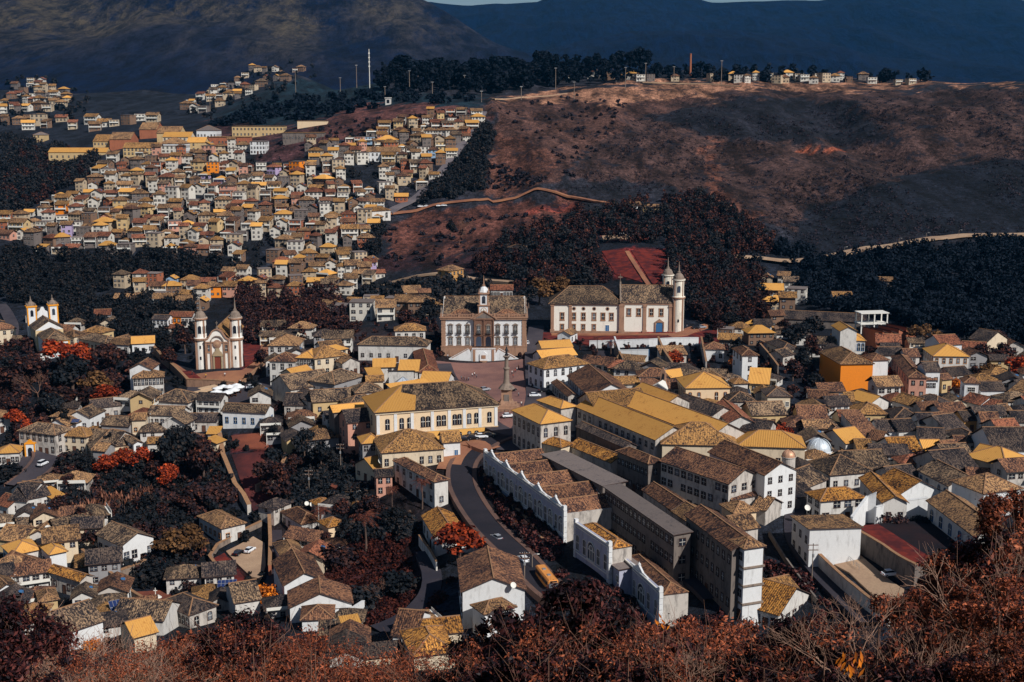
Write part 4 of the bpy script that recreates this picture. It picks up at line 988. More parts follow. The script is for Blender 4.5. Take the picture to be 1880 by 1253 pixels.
def francisco():
    g = hit(401, 679, 0); z = g.z; a, b = onz(363, 677, z), onz(439, 677, z); k = (b - a).length / 76; c = (a + b) / 2
    t = empty('baroque_church', (c.x, c.y, z), math.atan2(b.y - a.y, b.x - a.x) + R(3), 'baroque church with white front, curved pediment and two round towers on the left terrace', 'church')
    hw = 4.9; Wm = wallmat('church_white', (240, 236, 228), .4, (120, 104, 96))
    m = MB(); m.box(-hw, hw, 1, 12, -3, 11.8); m.box(-hw + .2, hw - .2, 12, 32, -3, 11.4); m.obj('wall', Wm, t)
    roof_obj(t, 2 * hw + .4, 30, 11.7, 'gy', RM['ytan'], .5, .95, 0, 17)
    # scrolled front
    pts = [(-hw, -3), (hw, -3), (hw, 11.2), (hw - .4, 12.0), (hw - 1.4, 12.5), (hw - 2.2, 13.8), (1.9, 15.2), (.9, 15.9), (0, 16.1), (-.9, 15.9), (-1.9, 15.2), (-hw + 2.2, 13.8), (-hw + 1.4, 12.5), (-hw + .4, 12), (-hw, 11.2)]
    m = MB(); m.prism(pts, 0, 1.0); m.obj('front_wall', Wm, t)
    m = MB()
    top = pts[2:]
    for (x0, z0), (x1, z1) in zip(top[:-1], top[1:]): m.beam((x0, -.15, z0 + .1), (x1, -.15, z1 + .1), .8, .5)
    for x in (-hw + .35, -2.6, 2.6, hw - .35): m.box(x - .38, x + .38, -.35, 0, -.5, 10.6)
    m.box(-hw, hw, -.5, 0, 10.6, 11.1); m.obj('front_trim', STONE, t)
    m = MB(); ar = [(2.5 * math.cos(math.pi * q / 12), 10.9 + 2.5 * math.sin(math.pi * q / 12)) for q in range(13)]
    for (x0, z0), (x1, z1) in zip(ar[:-1], ar[1:]): m.beam((x0, -.4, z0), (x1, -.4, z1), .5, .35)
    m.obj('front_arch', STONEG, t)
    m = MB(); m.lathe((0, 0, 0), [(1.7, 0), (1.7, .25), (1.2, .4)], 18, 0); m.lathe((0, 0, .3), [(1.0, 0), (.8, .25), (.2, .35)], 14, 1); o = m.obj('carved_medallion', [STONE, wallmat('carved_relief', (176, 140, 112), .8)], t, (0, -.3, 10.2)); o.rotation_euler = (R(90), 0, 0)
    m = MB(); m.box(-1.25, 1.25, -.12, 0, -.2, 4.9); m.box(-.04, .04, -.17, -.12, 0, 4.9)
    for zz in (.6, 2.0, 3.4):
        for x in (-.95, .3): m.box(x, x + .65, -.17, -.12, zz, zz + 1.0)
    m.obj('portal_door', plain('red_brown_door', (128, 66, 52)), t, (0, -.02, 0))
    m = MB(); m.box(-1.85, -1.3, -.55, 0, -.5, 5.2); m.box(1.3, 1.85, -.55, 0, -.5, 5.2); m.box(-2.1, 2.1, -.65, 0, 5.2, 5.6)
    m.prism([(-2.0, 5.6), (2.0, 5.6), (1.6, 6.8), (.9, 7.3), (.7, 8.6), (0, 9.2), (-.7, 8.6), (-.9, 7.3), (-1.6, 6.8)], -.5, -.05); m.obj('portal_carving', wallmat('grey_green_relief', (170, 150, 120), .8), t)
    for x in (-3.4, 3.4):
        o = put(t, window_mesh(1.2, 2.6, 'ochre'), x, 0, 7.0, 0)
        m = MB(); m.box(-1.0, 1.0, -.3, 0, 2.8, 3.2); m.box(-1.0, 1.0, -.3, 0, -.5, -.15); m.obj('window_surround', STONE, o)
    for s in (-1, 1):
        x, y = s * 7.0, 3.2; m = MB()
        m.lathe((x, y, -3), [(2.45, 0), (2.45, 14.2), (2.9, 14.6), (2.9, 15.3), (2.3, 15.5), (2.25, 22.6), (2.75, 23.0), (2.75, 23.6)], 16, 0)
        tw = m.obj('bell_tower', Wm, t); m = MB()
        for q in range(4):
            an = R(45 + 90 * q)
            m.box(x + 2.35 * math.cos(an) - .42, x + 2.35 * math.cos(an) + .42, y + 2.35 * math.sin(an) - .42, y + 2.35 * math.sin(an) + .42, -2, 11.2)
            m.box(x + 2.15 * math.cos(an) - .34, x + 2.15 * math.cos(an) + .34, y + 2.15 * math.sin(an) - .34, y + 2.15 * math.sin(an) + .34, 12.5, 19.8)
        m.lathe((x, y, 11.1), [(2.6, 0), (3.1, .4), (3.1, 1.1), (2.5, 1.3)], 16); m.lathe((x, y, 19.6), [(2.4, 0), (2.9, .3), (2.9, .9), (2.5, 1.0)], 16); m.obj('tower_trim', STONE, tw)
        for an in (-90, 0, 180, -45):
            m = MB(); m.prism(arch_pts(1.25, 3.2), -.12, .12); m.obj('belfry_opening', GLASS, tw, (x + 2.22 * math.cos(R(an)), y + 2.22 * math.sin(R(an)), 14.2), R(an + 90))
        for zz in (3.5, 8): m = MB(); m.box(-.3, .3, -.06, .06, 0, 1.3); m.obj('slit_window', GLASS, tw, (x, y - 2.46, zz))
        m = MB(); cupola(m, x, y, 20.6, 2.25, 0, 0, 14, 5.4); m.obj('tower_dome', STONEG, tw)
    m = MB(); m.box(-.35, .35, .2, .8, 16, 17.2); cross(m, 0, .5, 17.2, 2.2, 0); m.obj('front_cross', STONEG, t)
    BUILT.append((c.x, c.y + 14, 18))
francisco()


WC = wallmat('side_wall_cream', (214, 192, 152), .5); W['side'] = WC
YEL = plain('yellow_ochre_trim', (226, 150, 44))
def small_church():
    t = H(82,627.5,129,623.5, (60,614,0), 7.5, 'hip','old','bright','small white church with yellow corners and twin towers at the left edge', name='small_church', cat='church', win='f', rows=1, cols=2, style='ochre', skip=0, wh=2, door=0, pitch=.6)
    c, rz, L, Wd, ze = rect(82,627.5,129,623.5,(60,614,0),7.5)
    L -= .6; Wd -= .6; hw = L / 2
    for x in (-hw, hw - .6):
        m = MB(); m.box(x - .05, x + .65, -Wd / 2 - .08, -Wd / 2 + .5, -2, 7.35); m.obj('corner_band', YEL, t)
    m = MB(); m.box(-hw - .1, hw + .1, -Wd / 2 - .3, -Wd / 2 + .05, 6.95, 7.35); m.obj('cornice_band', YEL, t)
    D2 = 17; w2 = hw + .9; y0 = Wd / 2 - .5
    m = MB(); m.prism([(-w2, -6), (w2, -6), (w2, 9.3), (0, 9.3 + w2 * .62), (-w2, 9.3)], y0, y0 + D2); m.obj('nave_wall', WC, t)
    m = MB(); m.prism([(-w2, 9.0), (w2, 9.0), (0, 9.0 + w2 * .62)], y0 - .06, y0 - .02); m.obj('nave_gable', W['bright'], t)
    roof_obj(t, 2 * w2, D2, 9.4, 'gy', RM['old'], .5, .62, 0, y0 + D2 / 2, name='nave_roof')
    m = MB()
    for k in range(4): m.box(-w2 - .12, -w2, y0 + 2 + k * 4, y0 + 2.9 + k * 4, -5, 9.2)
    m.obj('side_pilasters', W['old'], t)
    for s in (-1, 1):
        x, y = s * (w2 - 1.2), y0 + D2 + 1
        m = MB(); m.box(x - 2, x + 2, y - 2, y + 2, -6, 17.6); tw = m.obj('bell_tower', W['bright'], t)
        for sx in (-1, 1): m = MB(); m.box(x + sx * 1.8 - .28, x + sx * 1.8 + .28, y - 2.1, y - 1.6, 9, 17.5); m.obj('corner_band', YEL, tw)
        m = MB(); m.box(x - 2.4, x + 2.4, y - 2.4, y + 2.4, 17.5, 18.1); m.obj('tower_cornice', YEL, tw)
        m = MB(); m.prism(arch_pts(1.3, 3.0), -.08, .08); m.obj('belfry_opening', GLASS, tw, (x, y - 2.02, 13.2)); m = MB(); m.prism(arch_pts(1.3, 3.0), -.08, .08); m.obj('belfry_opening', GLASS, tw, (x + 2.02, y, 13.2), R(90))
        m = MB(); cupola(m, x, y, 18.1, 1.7, 0, 0, 8, 2.6)
        for q in (-1.7, 1.7):
            for q2 in (-1.7, 1.7): m.lathe((x + q, y + q2, 18.1), [(.25, 0), (.3, .5), (.05, 1.3)], 6)
        m.obj('tower_dome', STONEG, tw)
    m = MB(); m.prism([(-2.5, 9), (2.5, 9), (2.2, 15), (1.2, 15.6), (.5, 17.2), (-.5, 17.2), (-1.2, 15.6), (-2.2, 15)], y0 + D2, y0 + D2 + .6); m.obj('front_gable', W['bright'], t)
    m = MB(); m.box(-1.8, 1.8, -1.5, 1.5, -2, 3.2); a_ = m.obj('sacristy', W['white'], t, (-hw - .8, -Wd / 2 + 1, -1))
    roof_obj(t, 4.5, 4, 2.4, 'sf', RM['old'], .4, .5, -hw - .8, -Wd / 2 + 1, name='sacristy_roof')
small_church()

def hall():
    t = H(688,758,917,742, (674,729,0), 10.5, 'hip','old','peach','huge cream hall with mottled hipped roof and arched windows below the square', name='grand_hall', cat='hall', win='', pitch=.52, over=.8)
    c, rz, L, Wd, ze = rect(688,758,917,742,(674,729,0),10.5); L -= .96; Wd -= .96
    yf = -Wd / 2
    m = MB(); m.box(-L / 2 - .1, L / 2 + .1, yf - .12, yf, -4, 3.0); m.obj('lower_band', wallmat('yellow_lower_band', (232, 176, 96), .25), t)
    m = MB(); m.box(-L / 2 - .3, L / 2 + .3, yf - .4, yf, 9.6, 10.2); m.box(-L / 2 - .1, L / 2 + .1, yf - .2, yf, 3.0, 3.25); m.obj('cornice', W['cream'], t)
    for u in (.015, .155, .29, .455, .595, .72, .85, .985):
        m = MB(); m.box(-.5, .5, -.2, 0, 3.2, 9.6); m.obj('pilaster', W['bright'], t, (-L / 2 + u * L, yf, 0))
    for u in (.09, .205, .268, .378, .42, .508, .55, .64, .68, .76, .82, .93): put(t, window_mesh(1.25, 3.3, 'dark', True), -L / 2 + u * L, yf, 4.6, 0)
    for u in (.64, .68, .76, .82): put(t, window_mesh(1.2, 1.1, 'dark', True), -L / 2 + u * L, yf - .12, .9, 0)
    for i in range(2): put(t, window_mesh(1.25, 3.0, 'dark', True), -L / 2, (i - .5) * 6, 4.6, -math.pi / 2); put(t, window_mesh(1.25, 3.0, 'dark', True), L / 2, (i - .5) * 6, 4.6, math.pi / 2)
    # replaced amber tiles on the left end of the roof
    a, b = L / 2 + .8, Wd / 2 + .8; p = .52; m = MB(); e = .05
    m.face([(-a, -b, 10.48 + e), (-a + b * 1.15, -b, 10.48 + e), (-a + b * 1.3, -b * .45, 10.48 + b * p * .55 + e), (-a + b * .9, -b * .3, 10.48 + b * p * .7 + e), (-a + b, 0, 10.48 + b * p + e)])
    m.face([(-a, b, 10.48 + e), (-a, -b, 10.48 + e), (-a + b, 0, 10.48 + b * p + e)])
    m.obj('amber_roof_patch', RM['yellow'], t, uv=True)
hall()


# the old palace: long amber roofs round inner yards
pal = T(1057,747,1203,808, 13, 9, 'gx','yellow','old','sprawling former palace with long amber roofs round narrow inner yards', name='palace', cat='palace', rows=2, cols=14, win='f')
for a in ((1130,737,1302,803, 13, 9, 'gx','yellow','old'), (1092,748,1190,739, 13, 9, 'gx','ytan','old'), (1216,815,1352,818, 17, 9, 'hip','ytan','cream'), (988,735,1030,750, (1058,746), 8, 'hip','yellow','old'),
          (1160,718,1222,742, 9, 8.5, 'gx','yellow','old')):
    T(*a, 'x', parent=pal, win='')
T(1353,819,1480,823, 13, 7, 'hip','yellow','cream', 'amber hipped roof wing running from the old palace to the large dome', cols=9, rows=1)
T(939,753,992,779, (1055,774), 12, 'hip','yellow','old','sooty two-storey palace block with amber roof on the street corner', rows=2, cols=6, cr=3, wh=2.6, arch=True, skip=0, door=0, win='fr')
m = MB(); m.prism([(-3, -2), (3, -2), (3, 3.4), (0, 5.0), (-3, 3.4)], 0, 8, 0); m.prism([(-3.4, 3.3), (0, 5.1), (3.4, 3.3), (3.4, 3.6), (0, 5.5), (-3.4, 3.6)], -.4, 8.2, 1)
g = hit(1208, 731, 0); tm = empty('pediment_pavilion', g, R(-25), 'small white temple-like pediment between the amber roofs', 'pavilion'); m.obj('wall', [W['bright'], TRIM], tm)
m = MB(); m.prism([(-1, 5.3), (1, 5.3), (1, 8), (.4, 9.2), (0, 10), (-.4, 9.2), (-1, 8)], 5, 5.8, 0); m.prism([(-.5, 5.6), (.5, 5.6), (.5, 7.4), (0, 8)], 4.9, 5.9, 1); m.obj('bell_gable', [STONE, GLASS], tm)

# pale glass pyramid over the courtyard
g = hit(740, 705, 6); py_ = empty('glass_pyramid', g, 0, 'pale glass pyramid canopy inside the courtyard with amber roofs', 'canopy')
m = MB(); 
for q in range(4):
    a1, a2 = R(45 + 90 * q), R(135 + 90 * q); m.face([(4.5 * math.cos(a1), 3.5 * math.sin(a1), 0), (4.5 * math.cos(a2), 3.5 * math.sin(a2), 0), (0, 0, 2.6)])
m.obj('glazing', plain('pale_glass_sheet', (176, 184, 196), .35), py_)
m = MB()
for q in range(4):
    a1, a2 = R(45 + 90 * q), R(135 + 90 * q); p1, p2 = (4.5 * math.cos(a1), 3.5 * math.sin(a1), .03), (4.5 * math.cos(a2), 3.5 * math.sin(a2), .03)
    m.beam(p1, (0, 0, 2.63), .12, .12); m.beam(p1, p2, .15, .15); m.beam(((p1[0] + p2[0]) / 2, (p1[1] + p2[1]) / 2, .05), (0, 0, 2.63), .08, .08); m.box(p1[0] - .1, p1[0] + .1, p1[1] - .1, p1[1] + .1, -6, 0)
m.obj('frame', METAL, py_)

# ornate blue-white street fronts
BW = wallmat('pale_blue_white_plaster', (176, 178, 196), .6, (104, 104, 120)); W['bw'] = BW
def triple(t, x, y, z, w=4.2, h=4.0):
    o = None; m = MB(); m.prism(arch_pts(w, h), -.02, .0, 0)
    for q in (-w / 6, w / 6): m.box(q - .14, q + .14, -.12, -.02, 0, h * .75, 1)
    m.box(-w / 2, w / 2, -.12, -.02, h * .52, h * .58, 1)
    n_ = 10
    for r_ in (w / 2 + .15, w / 3.4):
        ps = [(r_ * math.cos(math.pi * k / n_), h - w / 2 + r_ * math.sin(math.pi * k / n_)) for k in range(n_ + 1)]
        for p, q in zip(ps[:-1], ps[1:]): m.beam((p[0], -.1, p[1]), (q[0], -.1, q[1]), .22, .2, 1)
    for s in (-1, 1): m.box(s * (w / 2 + .15) - .14, s * (w / 2 + .15) + .14, -.2, 0, 0, h - w / 2, 1)
    m.box(-w / 2 - .4, w / 2 + .4, -.3, 0, -.3, 0, 1)
    return m.obj('arched_window', [GLASS, TRIM], t, (x, y, z))
def ornate(p1, p2, dep, h, label, roofs, pattern, rm, rkind, peaks, rdep=None, base=-5):
    c, rz, L, Wd, ze = rect(*p1, *p2, dep, h)
    t = empty('ornate_building', (c.x, c.y, ze - h), rz, label, 'building', 'ornate buildings along the main street'); yf = -Wd / 2
    m = MB(); m.box(-L / 2, L / 2, yf, yf + .6, base, h); m.obj('front_wall', BW, t)
    m = MB(); m.box(-L / 2, L / 2, yf + .6, Wd / 2, base, h - 1.6); m.obj('wall', W['old'], t)
    m = MB(); m.box(-L / 2 - .1, L / 2 + .1, yf - .3, yf, h - .35, h); m.box(-L / 2, L / 2, yf - .15, yf, h - 1.1, h - .9); m.box(-L / 2, L / 2, yf - .15, yf, 1.2, 1.5); m.box(-L / 2 - .1, L / 2 + .1, yf - .2, yf, base, base + 1.5 if base > -2 else -1)
    m.obj('cornice', TRIM, t)
    for s in (-1, 1):
        m = MB()
        for k in range(11): m.box(s * (L / 2 - .35) - .5 - (k % 2) * .07, s * (L / 2 - .35) + .5 + (k % 2) * .07, yf - .2, yf + .7, base + k * (h - base + .8) / 11, base + (k + .9) * (h - base + .8) / 11)
        m.obj('corner_pilaster', W['bright'], t)
    n_ = len(pattern)
    for i, ch in enumerate(pattern):
        x = -L / 2 + (i + .5) * L / n_
        if ch == 'T': triple(t, x, yf, 2.0, min(4.4, L / n_ * .95), 4.4)
        elif ch == 'A': triple(t, x, yf, 2.0, min(2.8, L / n_ * .8), 4.2)
        elif ch == 'n': put(t, window_mesh(1.5, 3.8, 'white', True), x, yf, 2.1, 0)
        elif ch == '|': m = MB(); m.box(-.3, .3, -.18, 0, 1.5, h - .4); m.obj('pilaster', TRIM, t, (x, yf, 0))
    for k in range(peaks):
        x = -L / 2 + (k + .5) * L / peaks; w = L / peaks * (.5 if peaks > 1 else .22)
        m = MB(); m.prism([(-w, 0), (w, 0), (w * .8, .25), (w * .45, .4), (w * .25, 1.1), (0, 1.9), (-w * .25, 1.1), (-w * .45, .4), (-w * .8, .25)], -.12, .35); m.lathe((0, .1, 1.8), [(.3, 0), (.42, .3), (.1, .8), (.05, 1.1)], 6)
        o_ = m.obj('gablet', W['bright'], t, (x, yf + .1, h)); o_.scale = (1, 1, .72)
    if rkind == 'bays':
        for k in range(roofs):
            bw = L / roofs; roof_obj(t, bw - .5, Wd - 1, h - 1.8, 'gy', RM[rm], .1, .42, -L / 2 + (k + .5) * bw, .6)
            m = MB(); m.prism([(-bw / 2 + .2, h - 1.7), (bw / 2 - .2, h - 1.7), (0, h - 1.9 + bw * .2)], Wd / 2 - .3, Wd / 2 - .05); m.obj('back_gable', W['old'], t, (-L / 2 + (k + .5) * bw, 0, 0))
    else: roof_obj(t, L - 1, Wd - 1.4, h - 1.3, rkind, RM[rm], .3, .5, 0, .6)
    return t
ornate((889,828), (1036,934), 16, 9, 'ornate blue-white front of five gabled bays along the main street', 5, 'TnAnTnAnTnAnTnAnT', 'brown', 'bays', 5, base=-6)
ornate((1055,957), (1119,1000), (1147,985), 9, 'ornate blue-white building with amber roof next to the five-gabled front', 1, 'nnTnn', 'mottled', 'hip', 0)
ornate((1135,1014), (1212,1084), (1255,1070), 9, 'ornate blue-white building with brown roof nearest the foreground thicket', 1, 'nnnTnn', 'brown', 'hip', 1)
T(1115,1030,1136,1046, 6, 5, 'flat','grey','bw', 'low flat link building between the two smaller ornate fronts', win='f', cols=3, rows=1, style='white', door=0)

# school blocks right of the main street
T(1108,893,1237,982, (1263,972), 13, 'flat','grey','dark','long sooty three-storey block with grey sheet roof and dark windows', rows=3, cols=16, win='fr', skip=.1, pitch=.3, wh=1.7, ww=1.6)
T(993,834,1106,892, (1150,884), 7, 'flat','grey','dark','long low shed with flat grey sheet roof behind the five gabled bays', rows=1, cols=14, win='f')
T(1044,818,1122,850, 7, 5, 'gx','mottled','old','amber-brown double roof strip beside the grey sheet shed', win='')
T(1056,783,1145,822, 5, 6, 'gx','dark','dark','narrow dark roof strip under the palace wall', win='')
T(990,812,1030,822, 6, 6, 'hip','mottled','cream','little amber-brown roof below the sooty palace block', win='')
T(1131,828,1190,852, (1216,846), 10, 'hip','brown','dark','brown hipped block with dark shuttered side in the school yard', rows=2, cols=8, win='fr')
T(1211,846,1338,889, (1392,873), 11, 'gx','brown','old','long weathered school building with brown roof and white gable', rows=3, cols=10, skip=.15, ww=1.5, wh=1.6, win='fr', cr=3)
T(1300,830,1404,873, (1462,862), 11, 'gx','brown','bright','second long brown roofed school building with white gable by the small dome', rows=3, cols=9, win='r', cr=3)
T(1178,899,1232,936, 7, 7, 'gx','brown','old','narrow brown roof behind the sooty three-storey block', win='')
T(1228,935,1262,958, 8, 7, 'gx','tan','old','splayed tan roof joining the narrow brown roof', win='')
T(1257,945,1343,1011, (1380,986), 15, 'gx','brown','dark','tall dark block with brown roof stepping down to the white banded tower', rows=3, cols=9, skip=.1, win='fr', cr=1, wh=1.8)
tw = T(1340,992,1366,1008, (1406,1003), 17, 'hip','tan','bright','white banded square tower with small tan roof lower right', name='banded_tower', cat='building', rows=4, cols=2, win='f')
c, rz, L, Wd, ze = rect(1340,992,1366,1008,(1406,1003),17)
for k in range(3):
    m = MB(); m.box(-L / 2 + .1, L / 2, -Wd / 2 + .1, Wd / 2, 3.8 + k * 4.2, 4.2 + k * 4.2); o = m.obj('floor_band', STONEG, tw); o.scale = (1.02, 1.02, 1)
T(1354,975,1395,968, 9, 9, 'gx','tan','old','tan roof behind the white banded tower', win='')

# domes
def dome(px, py, rpx, dz, hh, mat, label, drum='bright'):
    g = hit(px, py, dz); r = rpx * g.y / F; t = empty('observatory_dome', g, 0, label, 'dome')
    m = MB(); m.lathe((0, 0, 0), [(r * math.cos(R(a)), r * .98 * math.sin(R(a))) for a in range(0, 90, 8)] + [(.05, r * .985)], 28); m.obj('dome_shell', mat, t, smooth=True)
    m = MB()
    for q in range(14):
        an = 2 * math.pi * q / 14; ps = [(r * 1.008 * math.cos(R(a)) * math.cos(an), r * 1.008 * math.cos(R(a)) * math.sin(an), r * .99 * math.sin(R(a))) for a in range(0, 91, 10)]
        m.tube(ps, r * .012, 4, 0)
    m.obj('dome_rib', mat, t)
    m = MB(); an = R(-35); m.tube([(r * 1.01 * math.cos(R(a)) * math.cos(an), r * 1.01 * math.cos(R(a)) * math.sin(an), r * 1.0 * math.sin(R(a))) for a in range(0, 96, 8)], r * .05, 4); m.obj('slit', DARKMETAL, t)
    m = MB(); m.lathe((0, 0, -hh), [(r * .98, 0), (r * .98, hh - .3), (r * 1.08, hh - .25), (r * 1.08, hh)], 20); dr = m.obj('drum', W[drum], t)
    for a in (-120, -90, -60, -30):
        put(dr, window_mesh(.7, 1.2, 'dark'), r * math.cos(R(a)) * .985, r * math.sin(R(a)) * .985, -hh * .6 if hh > 3 else -1.6, R(a + 90))
dome(1504, 826, 23, 5, 5, plain('white_dome_metal', (205, 214, 222), .4, .2, .4, .05), 'large white ribbed observatory dome rising among the brown roofs')
dome(1448, 838, 13, 8, 8, plain('tarnished_dome_metal', (206, 160, 130), .45, .3), 'small pinkish observatory dome on a weathered round drum', 'old')

# column monument
g = hit(930, 751, 0); t = empty('column_monument', g, 0, 'tall stone column with a bronze statue and stepped base in the middle of the square', 'monument')
m = MB(); m.box(-4.4, 4.4, -4.4, 4.4, -1, .9); m.box(-3.6, 3.6, -3.6, 3.6, .9, 1.8); m.obj('steps', STONE, t)
m = MB(); m.lathe((0, 0, 1.8), [(3.6, 0), (3.4, .5), (2.6, 1.6), (2.5, 4.8), (2.8, 5.0), (2.8, 5.4)], 4, 0, R(45)); m.box(-.9, .9, -2.0, -1.7, 3, 5.4, 1); m.obj('pedestal', [STONE, W['dark']], t)
m = MB(); m.lathe((0, 0, 7.2), [(2.9, 0), (1.7, 1.4), (1.2, 1.8), (1.1, 2.2), (.95, 3.2), (.8, 6.5), (1.1, 6.7), (1.2, 7.1), (.7, 7.4), (.62, 10.4), (1.0, 10.8), (1.3, 11.2), (.6, 11.4)], 10, 0); m.obj('column', STONEG, t)
m = MB(); statue(m, 0, 0, 18.5, 1.2); m.tube([(.2, 0, 20.4), (.7, -.1, 20.3), (.9, -.2, 19.8)], .12, 5); m.obj('statue', DARKMETAL, t)
m = MB()
for q in range(10):
    for s in ((-5.5 + q * 1.22, -5.5), (-5.5 + q * 1.22, 5.5), (-5.5, -5.5 + q * 1.22), (5.5, -5.5 + q * 1.22)): m.box(s[0] - .06, s[0] + .06, s[1] - .06, s[1] + .06, -.5, 1.0)
for s in (-5.5, 5.5): m.box(-5.5, 5.5, s - .03, s + .03, .9, 1.0); m.box(s - .03, s + .03, -5.5, 5.5, .9, 1.0)
m.obj('railing', DARKMETAL, t)
# ================================================================ houses on the hillside behind the town
hr = random.Random(11)
HPROTO = []
def hill_proto(L, Wd, h, kind, st, k):
    root = empty('hillside_house', (0, 0, -500), 0)
    wall_obj(root, L, Wd, -5, h, kind if kind != 'flat' else 'hip', W['white'])
    roof_obj(root, L, Wd, h, kind, RM['tan'], .85 if kind != 'flat' else .3, .56, caps=False)
    r_ = random.Random(k); n_ = int(L // 2.6)
    for s in range(st):
        for i in range(n_):
            if r_.random() < .18: continue
            x = (i + .5) / n_ * L - L / 2
            put(root, window_mesh(1.1 if r_.random() < .7 else 1.7, 1.2, 'dark'), x, -Wd / 2, s * h / st + .9, 0)
    put(root, window_mesh(1.1, 1.2, 'dark'), L / 2, 0, h - 2, math.pi / 2); put(root, window_mesh(1.1, 1.2, 'dark'), -L / 2, 0, h - 2, -math.pi / 2)
    if k % 3 == 0:
        m = MB(); m.box(-L / 2, L / 2, -Wd / 2 - 1.3, -Wd / 2, h / st + .0, h / st + .15); m.box(-L / 2, L / 2, -Wd / 2 - 1.3, -Wd / 2 - 1.2, h / st + .15, h / st + 1.0); m.box(-L / 2, -L / 2 + .2, -Wd / 2 - 1.3, -Wd / 2 - 1.1, -4, h); m.box(L / 2 - .2, L / 2, -Wd / 2 - 1.3, -Wd / 2 - 1.1, -4, h)
        m.obj('balcony', TRIM, root)
    if k % 4 == 1:
        m = MB(); m.lathe((L * .25, Wd * .2, h), [(.7, 0), (.8, 1.2), (.8, 1.5), (.2, 1.7)], 8); m.obj('water_tank', TRIMB, root)
    return root
spec = [(9, 8, 3.4, 'hip', 1), (10, 8, 6.0, 'hip', 2), (8, 8, 6.2, 'gx', 2), (11, 8, 6.2, 'gx', 2), (8, 8, 8.8, 'hip', 3), (7, 8, 5.8, 'gy', 2), (9, 8, 6.4, 'flat', 2), (9, 7, 3.6, 'gx', 1), (10, 9, 8.6, 'flat', 3), (8, 7, 6.4, 'sb', 2), (12, 9, 6.0, 'hip', 2), (7, 7, 9, 'gx', 3)]
for k, s in enumerate(spec): HPROTO.append((hill_proto(*s, k), s))
W['hwhite'] = wallmat('hill_white_plaster', (212, 206, 196), .5); W['hcream'] = wallmat('hill_cream_plaster', (192, 172, 146), .6); W['hgrey'] = wallmat('hill_grey_render', (120, 110, 106), .7); W['hbrown'] = wallmat('hill_brown_render', (132, 104, 86), .7)
WN = [('hwhite', 'white', 30), ('hcream', 'cream', 26), ('hgrey', 'grey', 16), ('hbrown', 'brown', 16), ('brick', 'brick', 8), ('pink', 'pink', 5), ('tan', 'tan', 5), ('blue', 'pale blue', 1.5), ('orange', 'orange', 1), ('lilac', 'lilac', 1)]
RN = [('tan', 'tan', 26), ('yellow', 'amber', 16), ('rust', 'rust', 16), ('brown', 'brown', 8), ('ytan', 'dull amber', 22), ('old', 'dark', 4)]
SN = {1: 'one-storey', 2: 'two-storey', 3: 'three-storey'}; KN = {'hip': 'hipped', 'gx': 'gabled', 'gy': 'front-gabled', 'flat': 'flat', 'sb': 'sloping'}
def pick(l, r_):
    t = r_.random() * sum(x[2] for x in l)
    for x in l:
        t -= x[2]
        if t <= 0: return x
    return l[-1]
def set_mat(o, slot, mat):
    o.material_slots[slot].link = 'OBJECT'; o.material_slots[slot].material = mat
pending = []
def place_hill(px, py, sc, name, group, zone, idx=None, yaw=None, r_=hr, rot=0):
    g = hit(px, py, 0)
    if g is None: return
    if g.y > 2150: return
    d2 = min([((g.x - b[0]) ** 2 + (g.y - b[1]) ** 2) ** .5 - b[2] for b in BUILT if abs(g.y - b[1]) < 60] + [99])
    if d2 < 2.5: return
    k = r_.randrange(len(spec)) if idx is None else idx
    proto, s = HPROTO[k]
    # face down the slope, roughly to the valley
    a = rot + r_.gauss(0, .2) if yaw is None else yaw
    o = copy_tree(proto, (g.x, g.y, g.z), a, scale=sc)
    o.name = name; o['group'] = group; o['category'] = 'house'
    wn = pick(WN if name == 'hillside_house' else [WN[0], WN[1], WN[2], WN[3]], r_); rn = pick(RN, r_) if s[3] != 'flat' else ('grey', 'grey', 1)

    pending.append([o, px, py, wn[1], SN[s[4]], rn[1], KN[s[3]], zone])
    for c in LASTKIDS:
        if c.name.startswith('wall'): set_mat(c, 0, W[wn[0]])
        elif c.name.startswith('roof'): set_mat(c, 0, RM[rn[0]])
    return o
LASTKIDS = []
_ct = copy_tree
def copy_tree(o, loc=None, rz=None, parent=None, label=None, scale=None):
    LASTKIDS.clear(); c = o.copy(); COL.objects.link(c)
    if loc is not None: c.location = loc
    if rz is not None: c.rotation_euler = (0, 0, rz)
    if scale is not None: c.scale = (scale,) * 3 if not hasattr(scale, '__len__') else scale
    if label: c['label'] = label
    for ch in CHILD.get(o.name, []):
        d = ch.copy(); COL.objects.link(d); d.parent = c; LASTKIDS.append(d)
        for g_ in CHILD.get(ch.name, []): e = g_.copy(); COL.objects.link(e); e.parent = d
    return c
HILLPOLY = [(150,345),(190,300),(250,287),(430,272),(560,264),(610,262),(690,238),(780,217),(870,203),(884,208),(874,240),(835,285),(795,335),(728,380),(700,398),(690,440),(655,470),(690,500),(700,520),(640,540),(480,542),(340,546),(200,542),(215,525),(330,518),(440,508),(478,492),(350,472),(300,466),(170,470),(80,470),(30,442),(2,440),(2,405),(60,384),(110,350)]
HOLES = [[(440,280),(560,270),(560,300),(470,310)],[(620,310),(700,300),(700,345),(640,350)],[(0,340),(120,330),(150,345),(60,384),(0,400)],[(440,440),(500,440),(500,500),(440,505)]]
py = 214.0; row = 0
